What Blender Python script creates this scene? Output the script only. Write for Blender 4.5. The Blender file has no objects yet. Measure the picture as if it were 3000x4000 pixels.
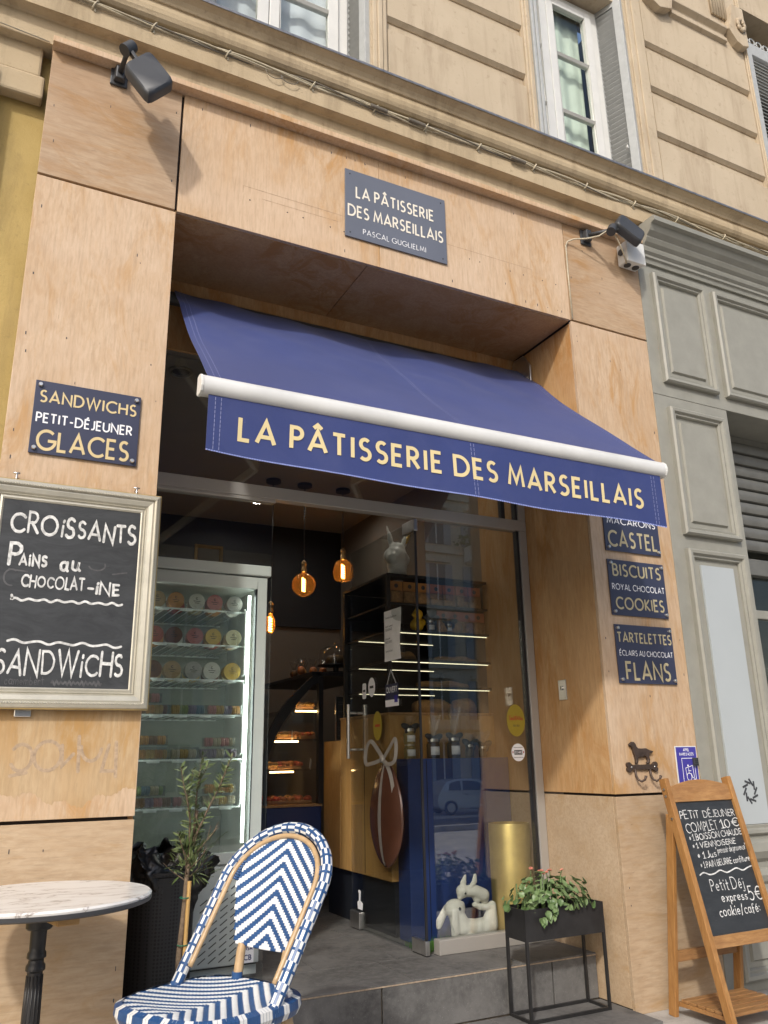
import bpy, bmesh, math, random
from mathutils import Vector, Matrix, Quaternion
R = math.radians
PI = math.pi
rnd = random.Random(7)
sc = bpy.context.scene
C = sc.collection

# ------------------------------------------------------------------ camera
cam_d = bpy.data.cameras.new('camera')
cam = bpy.data.objects.new('camera', cam_d)
C.objects.link(cam)
yaw, pitch, roll = 0.471115, 0.2949496, -0.0172822
fw = Vector((math.sin(yaw) * math.cos(pitch), math.cos(yaw) * math.cos(pitch), math.sin(pitch)))
r0 = Vector((math.cos(yaw), -math.sin(yaw), 0))
u0 = r0.cross(fw)
r1 = math.cos(roll) * r0 + math.sin(roll) * u0
u1 = -math.sin(roll) * r0 + math.cos(roll) * u0
m = Matrix((r1, u1, -fw)).transposed().to_4x4()
m.translation = (0, -3.2, 1.1)
cam.matrix_world = m
cam_d.sensor_fit = 'HORIZONTAL'
cam_d.sensor_width = 36
cam_d.lens = 36 * 3174.64 / 3000
cam_d.clip_start = 0.02
cam_d.clip_end = 2000
sc.camera = cam

# ------------------------------------------------------------------ sky, sun, exposure
SUN = Vector((.86, 1.0, -1.0)).normalized()          # travel direction of the light
world = bpy.data.worlds.new('World')
sc.world = world
world.use_nodes = True
wn = world.node_tree
sky = wn.nodes.new('ShaderNodeTexSky')
sky.sky_type = 'NISHITA'
sky.sun_disc = False
sky.sun_elevation = math.asin(-SUN.z)
sky.sun_rotation = math.atan2(-SUN.x, -SUN.y)
sky.air_density = 1.0
sky.dust_density = 3.0
sky.ozone_density = 0.7
bgn = wn.nodes['Background']
wn.links.new(sky.outputs[0], bgn.inputs[0])
bgn.inputs[1].default_value = 0.15
sun_d = bpy.data.lights.new('sun', 'SUN')
sun_d.energy = 1.7
sun_d.angle = R(2.6)
sun_d.color = (1.0, 0.975, 0.935)
sun_o = bpy.data.objects.new('sun', sun_d)
C.objects.link(sun_o)
sun_o.rotation_euler = SUN.to_track_quat('-Z', 'Y').to_euler()
sun_o.location = (-8, -10, 14)
sc.view_settings.view_transform = 'Standard'
sc.view_settings.look = 'None'
sc.view_settings.exposure = 0.48
sc.view_settings.gamma = 1
sc.render.engine = 'CYCLES'
sc.cycles.use_denoising = True
sc.cycles.max_bounces = 10
sc.cycles.transparent_max_bounces = 24
sc.cycles.caustics_reflective = False
sc.cycles.caustics_refractive = False
sc.cycles.sample_clamp_indirect = 6

# ------------------------------------------------------------------ mesh helpers
OFF = {}                                              # world offset of every thing's origin

def place(o, parent):
    C.objects.link(o)
    if parent is not None:
        o.parent = parent
        OFF[o.name] = OFF[parent.name]
    else:
        OFF[o.name] = Vector(o.location)

def thing(name, label, cat, loc=(0, 0, 0), group=None):
    o = bpy.data.objects.new(name, None)
    o.empty_display_size = .05
    o.location = loc
    C.objects.link(o)
    OFF[o.name] = Vector(loc)
    o['label'] = label
    o['category'] = cat
    if group:
        o['group'] = group
    return o

def tag(o, label, cat, group=None):
    o['label'] = label
    o['category'] = cat
    if group:
        o['group'] = group
    return o

class MB:
    def __init__(s):
        s.v = []
        s.f = []
        s.mi = []
        s.cur = 0

    def add(s, vs, fs):
        b = len(s.v)
        s.v += [tuple(p) for p in vs]
        for f in fs:
            s.f.append(tuple(i + b for i in f))
            s.mi.append(s.cur)
        return s

    def box(s, a, b):
        x0, y0, z0 = a
        x1, y1, z1 = b
        x0, x1 = min(x0, x1), max(x0, x1)
        y0, y1 = min(y0, y1), max(y0, y1)
        z0, z1 = min(z0, z1), max(z0, z1)
        return s.add([(x0, y0, z0), (x1, y0, z0), (x1, y1, z0), (x0, y1, z0), (x0, y0, z1), (x1, y0, z1), (x1, y1, z1), (x0, y1, z1)],
                     [(3, 2, 1, 0), (4, 5, 6, 7), (0, 1, 5, 4), (1, 2, 6, 5), (2, 3, 7, 6), (3, 0, 4, 7)])

    def obox(s, c, ax, ay, az):
        c, ax, ay, az = Vector(c), Vector(ax), Vector(ay), Vector(az)
        vs = [c + i * ax + j * ay + k * az for k in (-1, 1) for i, j in ((-1, -1), (1, -1), (1, 1), (-1, 1))]
        return s.add(vs, [(3, 2, 1, 0), (4, 5, 6, 7), (0, 1, 5, 4), (1, 2, 6, 5), (2, 3, 7, 6), (3, 0, 4, 7)])

    def bar(s, p, q, w, h, up=(0, 0, 1)):
        p, q = Vector(p), Vector(q)
        d = (q - p)
        L = d.length
        d.normalize()
        a = d.cross(Vector(up))
        if a.length < 1e-4:
            a = d.cross(Vector((1, 0, 0)))
        a.normalize()
        b = a.cross(d)
        return s.obox((p + q) / 2, d * L / 2, a * w / 2, b * h / 2)

    def tube(s, pts, r, n=10, cap=True, closed=False):
        pts = [Vector(p) for p in pts]
        N = len(pts)
        rs = r if isinstance(r, (list, tuple)) else [r] * N
        ref = None
        rings = []
        for i, p in enumerate(pts):
            a = pts[(i - 1) % N] if (i > 0 or closed) else p
            b = pts[(i + 1) % N] if (i < N - 1 or closed) else p
            t = (b - a)
            if t.length < 1e-9:
                t = Vector((0, 0, 1))
            t.normalize()
            if ref is None:
                ref = t.orthogonal().normalized()
            ref = (ref - t * ref.dot(t))
            if ref.length < 1e-6:
                ref = t.orthogonal()
            ref.normalize()
            w = t.cross(ref)
            rings.append([p + rs[i] * (math.cos(2 * PI * k / n) * ref + math.sin(2 * PI * k / n) * w) for k in range(n)])
        vs = [q for ring in rings for q in ring]
        fs = []
        M = N if closed else N - 1
        for i in range(M):
            j = (i + 1) % N
            for k in range(n):
                l = (k + 1) % n
                fs.append((i * n + k, i * n + l, j * n + l, j * n + k))
        if cap and not closed:
            fs.append(tuple(reversed(range(n))))
            fs.append(tuple((N - 1) * n + k for k in range(n)))
        return s.add(vs, fs)

    def lathe(s, prof, c=(0, 0, 0), n=24, sx=1, sy=1, cap=True):
        c = Vector(c)
        vs = []
        for r, z in prof:
            for k in range(n):
                a = 2 * PI * k / n
                vs.append(c + Vector((r * math.cos(a) * sx, r * math.sin(a) * sy, z)))
        fs = []
        for i in range(len(prof) - 1):
            for k in range(n):
                l = (k + 1) % n
                fs.append((i * n + k, i * n + l, (i + 1) * n + l, (i + 1) * n + k))
        if cap:
            if prof[0][0] > 1e-5:
                fs.append(tuple(reversed(range(n))))
            if prof[-1][0] > 1e-5:
                b = (len(prof) - 1) * n
                fs.append(tuple(b + k for k in range(n)))
        return s.add(vs, fs)

    def prism(s, poly, f0, f1):
        # poly: 2-D outline; f0/f1 map (a,b) to 3-D for the two ends
        n = len(poly)
        vs = [f0(*p) for p in poly] + [f1(*p) for p in poly]
        fs = [tuple(range(n)), tuple(reversed(range(n, 2 * n)))]
        for i in range(n):
            j = (i + 1) % n
            fs.append((i, n + i, n + j, j))
        return s.add(vs, fs)

    def profX(s, prof, x0, x1):
        # open or closed (y,z) profile swept along X
        return s.prism(prof, lambda a, b: (x0, a, b), lambda a, b: (x1, a, b))

    def grid(s, fn, nu, nv):
        vs = [fn(i / nu, j / nv) for j in range(nv + 1) for i in range(nu + 1)]
        fs = []
        for j in range(nv):
            for i in range(nu):
                a = j * (nu + 1) + i
                fs.append((a, a + 1, a + nu + 2, a + nu + 1))
        return s.add(vs, fs)

    def sheet(s, fn, nu, nv, t):
        # thick sheet: fn(u,v,h) with h the height off the surface
        s.grid(lambda u, v: fn(u, v, t), nu, nv)
        n1 = (nu + 1) * (nv + 1)
        b = len(s.v)
        s.grid(lambda u, v: fn(1 - u, v, 0), nu, nv)
        rim = []
        top = b - n1
        e = [top + i for i in range(nu)] + [top + (nu + 1) * j + nu for j in range(nv)] + [top + (nu + 1) * nv + nu - i for i in range(nu)] + [top + (nu + 1) * (nv - j) for j in range(nv)]
        bot = [b + nu - i for i in range(nu)] + [b + (nu + 1) * j for j in range(nv)] + [b + (nu + 1) * nv + i for i in range(nu)] + [b + (nu + 1) * (nv - j) + nu for j in range(nv)]
        k = len(e)
        for i in range(k):
            j = (i + 1) % k
            s.f.append((e[j], e[i], bot[i], bot[j]))
            s.mi.append(s.cur)
        return s

    def ball(s, c, r, n=14, k=10, sx=1, sy=1, sz=1, rot=None):
        c = Vector(c)
        vs = []
        for j in range(k + 1):
            th = PI * j / k
            for i in range(n):
                a = 2 * PI * i / n
                p = Vector((r * sx * math.sin(th) * math.cos(a), r * sy * math.sin(th) * math.sin(a), -r * sz * math.cos(th)))
                if rot is not None:
                    p = rot @ p
                vs.append(c + p)
        fs = []
        for j in range(k):
            for i in range(n):
                l = (i + 1) % n
                fs.append((j * n + i, j * n + l, (j + 1) * n + l, (j + 1) * n + i))
        return s.add(vs, fs)

    def build(s, name, mats, parent=None, smooth=False, bevel=0, seg=2, loc=None, fix=True, subsurf=0):
        me = bpy.data.meshes.new(name)
        off = OFF[parent.name] if parent is not None else Vector(loc if loc is not None else (0, 0, 0))
        me.from_pydata([(x - off.x, y - off.y, z - off.z) for x, y, z in s.v], [], s.f)
        if not isinstance(mats, (list, tuple)):
            mats = [mats]
        for m_ in mats:
            me.materials.append(m_)
        for p_, i in zip(me.polygons, s.mi):
            p_.material_index = i
        if fix:
            bm = bmesh.new()
            bm.from_mesh(me)
            bmesh.ops.remove_doubles(bm, verts=bm.verts, dist=1e-6)
            bmesh.ops.recalc_face_normals(bm, faces=bm.faces)
            bm.to_mesh(me)
            bm.free()
        if smooth:
            me.shade_smooth()
        me.update()
        o = bpy.data.objects.new(name, me)
        if parent is None and loc is not None:
            o.location = loc
        place(o, parent)
        if bevel:
            md = o.modifiers.new('bevel', 'BEVEL')
            md.width = bevel
            md.segments = seg
            md.limit_method = 'ANGLE'
            md.angle_limit = R(40)
            md.harden_normals = False
        if subsurf:
            md = o.modifiers.new('subdivision', 'SUBSURF')
            md.levels = md.render_levels = subsurf
        if smooth == 'angle':
            try:
                me.set_sharp_from_angle(angle=R(40))
            except Exception:
                pass
        return o

def B(name, mat, a, b, parent=None, bevel=0, **k):
    return MB().box(a, b).build(name, mat, parent, bevel=bevel, **k)

def inst(src, name, parent, loc, rot=None, scale=None):
    # another object that shares src's mesh; loc is in world space
    o = bpy.data.objects.new(name, src.data if hasattr(src, 'data') else src)
    C.objects.link(o)
    off = OFF[parent.name] if parent is not None else Vector((0, 0, 0))
    o.location = Vector(loc) - off
    if parent is not None:
        o.parent = parent
    OFF[o.name] = off if parent is not None else Vector(loc)
    if rot is not None:
        if isinstance(rot, Quaternion):
            o.rotation_mode = 'QUATERNION'
            o.rotation_quaternion = rot
        else:
            o.rotation_euler = rot
    if scale is not None:
        o.scale = scale if hasattr(scale, '__len__') else (scale,) * 3
    return o

def local_mesh(name, mb, mats, smooth=True):
    me = bpy.data.meshes.new(name)
    me.from_pydata(mb.v, [], mb.f)
    for m_ in (mats if isinstance(mats, (list, tuple)) else [mats]):
        me.materials.append(m_)
    for p_, i in zip(me.polygons, mb.mi):
        p_.material_index = i
    if smooth:
        me.shade_smooth()
    return me

def struct(o):
    o['kind'] = 'structure'
    return o

# ------------------------------------------------------------------ materials
def new_mat(name):
    m_ = bpy.data.materials.new(name)
    m_.use_nodes = True
    nt = m_.node_tree
    return m_, nt, nt.nodes['Principled BSDF']

def noise(nt, scale, detail=4, rough=.55, vec=None, dist=0):
    n = nt.nodes.new('ShaderNodeTexNoise')
    n.inputs['Scale'].default_value = scale
    n.inputs['Detail'].default_value = detail
    n.inputs['Roughness'].default_value = rough
    n.inputs['Distortion'].default_value = dist
    if vec is not None:
        nt.links.new(vec, n.inputs['Vector'])
    return n.outputs['Fac']

def ramp(nt, fac, stops):
    n = nt.nodes.new('ShaderNodeValToRGB')
    while len(n.color_ramp.elements) < len(stops):
        n.color_ramp.elements.new(.5)
    for e, (p, c) in zip(n.color_ramp.elements, stops):
        e.position = p
        e.color = c if len(c) == 4 else (*c, 1)
    nt.links.new(fac, n.inputs[0])
    return n.outputs[0]

def mix(nt, fac, a, b, mode='MIX'):
    n = nt.nodes.new('ShaderNodeMix')
    n.data_type = 'RGBA'
    n.blend_type = mode
    for sock, v in ((n.inputs[0], fac), (n.inputs[6], a), (n.inputs[7], b)):
        if isinstance(v, bpy.types.NodeSocket):
            nt.links.new(v, sock)
        elif isinstance(v, (int, float)):
            sock.default_value = v
        else:
            sock.default_value = v if len(v) == 4 else (*v, 1)
    return n.outputs[2]

def coords(nt, scale=(1, 1, 1), rot=(0, 0, 0), per_object=True):
    g = nt.nodes.new('ShaderNodeTexCoord')
    mp = nt.nodes.new('ShaderNodeMapping')
    mp.inputs['Scale'].default_value = scale
    mp.inputs['Rotation'].default_value = rot
    nt.links.new(g.outputs['Object'], mp.inputs['Vector'])
    if per_object:
        oi = nt.nodes.new('ShaderNodeObjectInfo')
        ml = nt.nodes.new('ShaderNodeMath')
        ml.operation = 'MULTIPLY'
        ml.inputs[1].default_value = 37.0
        nt.links.new(oi.outputs['Random'], ml.inputs[0])
        nt.links.new(ml.outputs[0], mp.inputs['Location'])
    return mp.outputs[0]

def bump(nt, bsdf, h, strength=.2, dist=.005):
    n = nt.nodes.new('ShaderNodeBump')
    n.inputs['Strength'].default_value = strength
    n.inputs['Distance'].default_value = dist
    nt.links.new(h, n.inputs['Height'])
    nt.links.new(n.outputs[0], bsdf.inputs['Normal'])

def plain(name, col, rough=.5, metal=0, var=.12, scale=9, bmp=0, spec=.5, coat=0, bscale=60):
    m_, nt, b = new_mat(name)
    v = coords(nt)
    f = noise(nt, scale, 5, .6, v)
    dk = tuple(c * (1 - var) for c in col)
    lt = tuple(min(1, c * (1 + var)) for c in col)
    nt.links.new(ramp(nt, f, [(.3, dk), (.7, lt)]), b.inputs['Base Color'])
    b.inputs['Roughness'].default_value = rough
    b.inputs['Metallic'].default_value = metal
    b.inputs['Specular IOR Level'].default_value = spec
    if coat:
        b.inputs['Coat Weight'].default_value = coat
        b.inputs['Coat Roughness'].default_value = .1
    if bmp:
        bump(nt, b, noise(nt, bscale, 4, .6, v), bmp, .004)
    return m_

def emit(name, col, strength):
    m_, nt, b = new_mat(name)
    b.inputs['Base Color'].default_value = (*col, 1)
    b.inputs['Emission Color'].default_value = (*col, 1)
    b.inputs['Emission Strength'].default_value = strength
    return m_

def plywood(name, light, mid, orange, axis='z', wear=.5, fleck=.5, rough=.6, stain=.55):
    # weathered varnished plywood: soft blotches, streaky orange stains, fine fibre, a few dark dashes;
    # every panel gets its own tone
    m_, nt, b = new_mat(name)
    def st(k, along):
        return (along, k, k) if axis == 'x' else (k, k, along)
    v = coords(nt)
    fib = noise(nt, 1, 5, .65, coords(nt, st(90, 9)), .3)
    mot = noise(nt, 1, 6, .68, coords(nt, st(55, 13)), .5)
    blo = noise(nt, 1, 6, .60, coords(nt, st(5.0, 2.4)), .6)
    big = noise(nt, 1, 9, .74, coords(nt, st(6.5, 2.0)), 1.1)
    huge = noise(nt, 1.3, 4, .55, v, .4)
    dsh = noise(nt, 1, 3, .6, coords(nt, st(120, 16)), .2)
    c = ramp(nt, blo, [(.28, mid), (.70, light)])
    c = mix(nt, ramp(nt, mot, [(.36, (.50, .50, .50)), (.58, (0, 0, 0))]), c, tuple(x * y for x, y in zip(mid, (.86, .80, .74))))
    so = ramp(nt, big, [(stain - .05, (0, 0, 0)), (stain + .08, (.85, .85, .85))])
    hm = ramp(nt, huge, [(.36, (.25, .25, .25)), (.54, (1, 1, 1))])
    c = mix(nt, mix(nt, 1.0, so, hm, 'MULTIPLY'), c, orange)
    gh = ramp(nt, huge, [(.30, (wear, wear, wear)), (.50, (0, 0, 0))])
    bleached = (min(1, light[0] * 1.0 + .03), light[1] * 1.02 + .035, light[2] * 1.05 + .05)
    c = mix(nt, gh, c, bleached)
    c = mix(nt, ramp(nt, fib, [(.30, (.42, .42, .42)), (.54, (0, 0, 0))]), c, tuple(x * .66 for x in mid))
    c = mix(nt, ramp(nt, dsh, [(.69, (0, 0, 0)), (.75, (fleck, fleck, fleck))]), c, tuple(x * .40 for x in mid))
    oi = nt.nodes.new('ShaderNodeObjectInfo')
    c = mix(nt, 1.0, c, ramp(nt, oi.outputs['Random'], [(0, (.90, .89, .88)), (.5, (1, 1, 1)), (1, (1.0, .97, .92))]), 'MULTIPLY')
    nt.links.new(c, b.inputs['Base Color'])
    b.inputs['Roughness'].default_value = rough
    b.inputs['Specular IOR Level'].default_value = .3
    bump(nt, b, fib, .12, .002)
    return m_

def stucco(name, a, b_, dirt, scale=3.0, bmp=.35, thr=.60):
    m_, nt, b = new_mat(name)
    v = coords(nt, per_object=False)
    n1 = noise(nt, scale, 7, .6, v, .3)
    n2 = noise(nt, scale * 8, 6, .7, v)
    n3 = noise(nt, 95, 4, .7, v)
    c = ramp(nt, n1, [(.32, a), (.68, b_)])
    d = ramp(nt, n2, [(thr, (0, 0, 0)), (thr + .14, (.6, .6, .6))])
    c = mix(nt, d, c, dirt)
    n4 = noise(nt, 1, 6, .7, coords(nt, (7, 7, .9), per_object=False), .5)
    c = mix(nt, ramp(nt, n4, [(.50, (0, 0, 0)), (.70, (.6, .6, .6))]), c, dirt)
    nt.links.new(c, b.inputs['Base Color'])
    b.inputs['Roughness'].default_value = .9
    b.inputs['Specular IOR Level'].default_value = .2
    bump(nt, b, n3, bmp, .006)
    return m_

def glass_mat(name, tint=(1, 1, 1), refl=.05, gain=1.0, rough=0.0):
    m_ = bpy.data.materials.new(name)
    m_.use_nodes = True
    nt = m_.node_tree
    nt.nodes.clear()
    out = nt.nodes.new('ShaderNodeOutputMaterial')
    tr = nt.nodes.new('ShaderNodeBsdfTransparent')
    tr.inputs[0].default_value = (*tint, 1)
    gl = nt.nodes.new('ShaderNodeBsdfGlossy')
    gl.inputs['Roughness'].default_value = rough
    lw = nt.nodes.new('ShaderNodeLayerWeight')
    lw.inputs[0].default_value = .5
    pw = nt.nodes.new('ShaderNodeMath')
    pw.operation = 'POWER'
    pw.inputs[1].default_value = 5
    nt.links.new(lw.outputs['Facing'], pw.inputs[0])
    ma = nt.nodes.new('ShaderNodeMath')
    ma.operation = 'MULTIPLY_ADD'
    ma.inputs[1].default_value = gain * (1 - refl)
    ma.inputs[2].default_value = refl
    nt.links.new(pw.outputs[0], ma.inputs[0])
    mx = nt.nodes.new('ShaderNodeMixShader')
    nt.links.new(ma.outputs[0], mx.inputs[0])
    nt.links.new(tr.outputs[0], mx.inputs[1])
    nt.links.new(gl.outputs[0], mx.inputs[2])
    nt.links.new(mx.outputs[0], out.inputs[0])
    return m_

M = {}
LT, MD, OR = (.61, .458, .315), (.52, .36, .22), (.47, .265, .10)
M['ply'] = plywood('plywood_front', LT, MD, OR)
M['ply2'] = plywood('plywood_dark_square', (.49, .36, .235), (.41, .275, .165), (.38, .215, .09), 'x', wear=.4, stain=.53)
M['plyh'] = plywood('plywood_lower_horizontal_grain', (.53, .405, .275), (.45, .325, .205), (.42, .275, .14), 'x', wear=.5, fleck=.6, stain=.57)
M['plyreveal'] = plywood('plywood_reveal', (.57, .37, .19), (.48, .285, .13), (.42, .20, .06), wear=.25, stain=.50)
M['plyamber'] = plywood('plywood_amber_varnish', (.52, .38, .225), (.46, .315, .165), (.42, .24, .08), wear=.3, stain=.47)
M['plyedge'] = plain('plywood_edge', (.35, .27, .19), .8, var=.3, scale=60)
M['gap'] = plain('dark_joint', (.03, .022, .018), .9)
M['ochre'] = stucco('ochre_render', (.42, .30, .11), (.50, .37, .15), (.28, .20, .09))
M['stone'] = stucco('cornice_render', (.44, .345, .22), (.50, .40, .265), (.25, .19, .12), 4)
M['upper'] = stucco('upper_wall_render', (.46, .375, .265), (.53, .44, .32), (.33, .25, .17), 2.2, .3, .57)
M['zinc'] = plain('zinc_flashing', (.22, .22, .23), .5, .6, .3, 30)
M['greypaint'] = plain('grey_shopfront_paint', (.275, .268, .228), .5, 0, .08, 9, .10, .4)
M['whitepanel'] = plain('pale_grey_panel', (.40, .43, .435), .45, 0, .03, 3)
M['white'] = plain('white_paint', (.66, .655, .62), .5, 0, .05, 8)
M['shutter'] = plain('shutter_grey_paint', (.40, .41, .40), .6, 0, .08, 20, .1)
M['alu'] = plain('white_aluminium', (.66, .665, .655), .32, 0, .02, 4)
M['aluf'] = plain('anodised_frame', (.42, .395, .36), .4, .35, .04, 4)
M['steel'] = plain('brushed_steel', (.62, .61, .59), .28, .95, .08, 30)
M['navyplate'] = plain('navy_plate', (.036, .040, .075), .36, 0, .1, 4, spec=.6)
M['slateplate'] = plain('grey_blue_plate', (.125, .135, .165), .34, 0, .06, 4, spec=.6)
M['gold'] = plain('gold_lettering', (.52, .44, .26), .45, .15, .06, 3)
M['goldaw'] = plain('gold_awning_print', (.66, .545, .29), .7, 0, .03, 3)
M['cream'] = plain('cream_lettering', (.78, .72, .60), .5, 0, .03, 3)
M['whitetxt'] = plain('white_lettering', (.85, .85, .86), .5, 0, .03, 3)
M['black'] = plain('black_satin', (.018, .018, .02), .45, 0, .15, 6)
M['blackmetal'] = plain('black_metal', (.028, .027, .027), .42, .3, .25, 12, .05)
M['dark'] = plain('charcoal_plastic', (.045, .046, .05), .5, 0, .1, 8)
M['lampgrey'] = plain('floodlight_grey', (.050, .052, .055), .5, .2, .15, 9)
M['bronze'] = plain('cast_iron_brown', (.085, .058, .045), .5, .5, .3, 25, .2)
M['glass'] = glass_mat('shop_glass', (.95, .97, .96), .145, 1.0)
M['wglass'] = glass_mat('window_glass', (.93, .95, .94), .035, .8)
M['fglass'] = glass_mat('fridge_glass', (.95, .965, .955), .045, .8)
M['clear'] = glass_mat('clear_plastic', (.97, .97, .96), .07, .8, .08)
# ------------------------------------------------------------------ stroke lettering
def arc(cx, cy, rx, ry, a0, a1, n=12):
    return [(cx + rx * math.cos(R(a0 + (a1 - a0) * i / n)), cy + ry * math.sin(R(a0 + (a1 - a0) * i / n))) for i in range(n + 1)]

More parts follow.
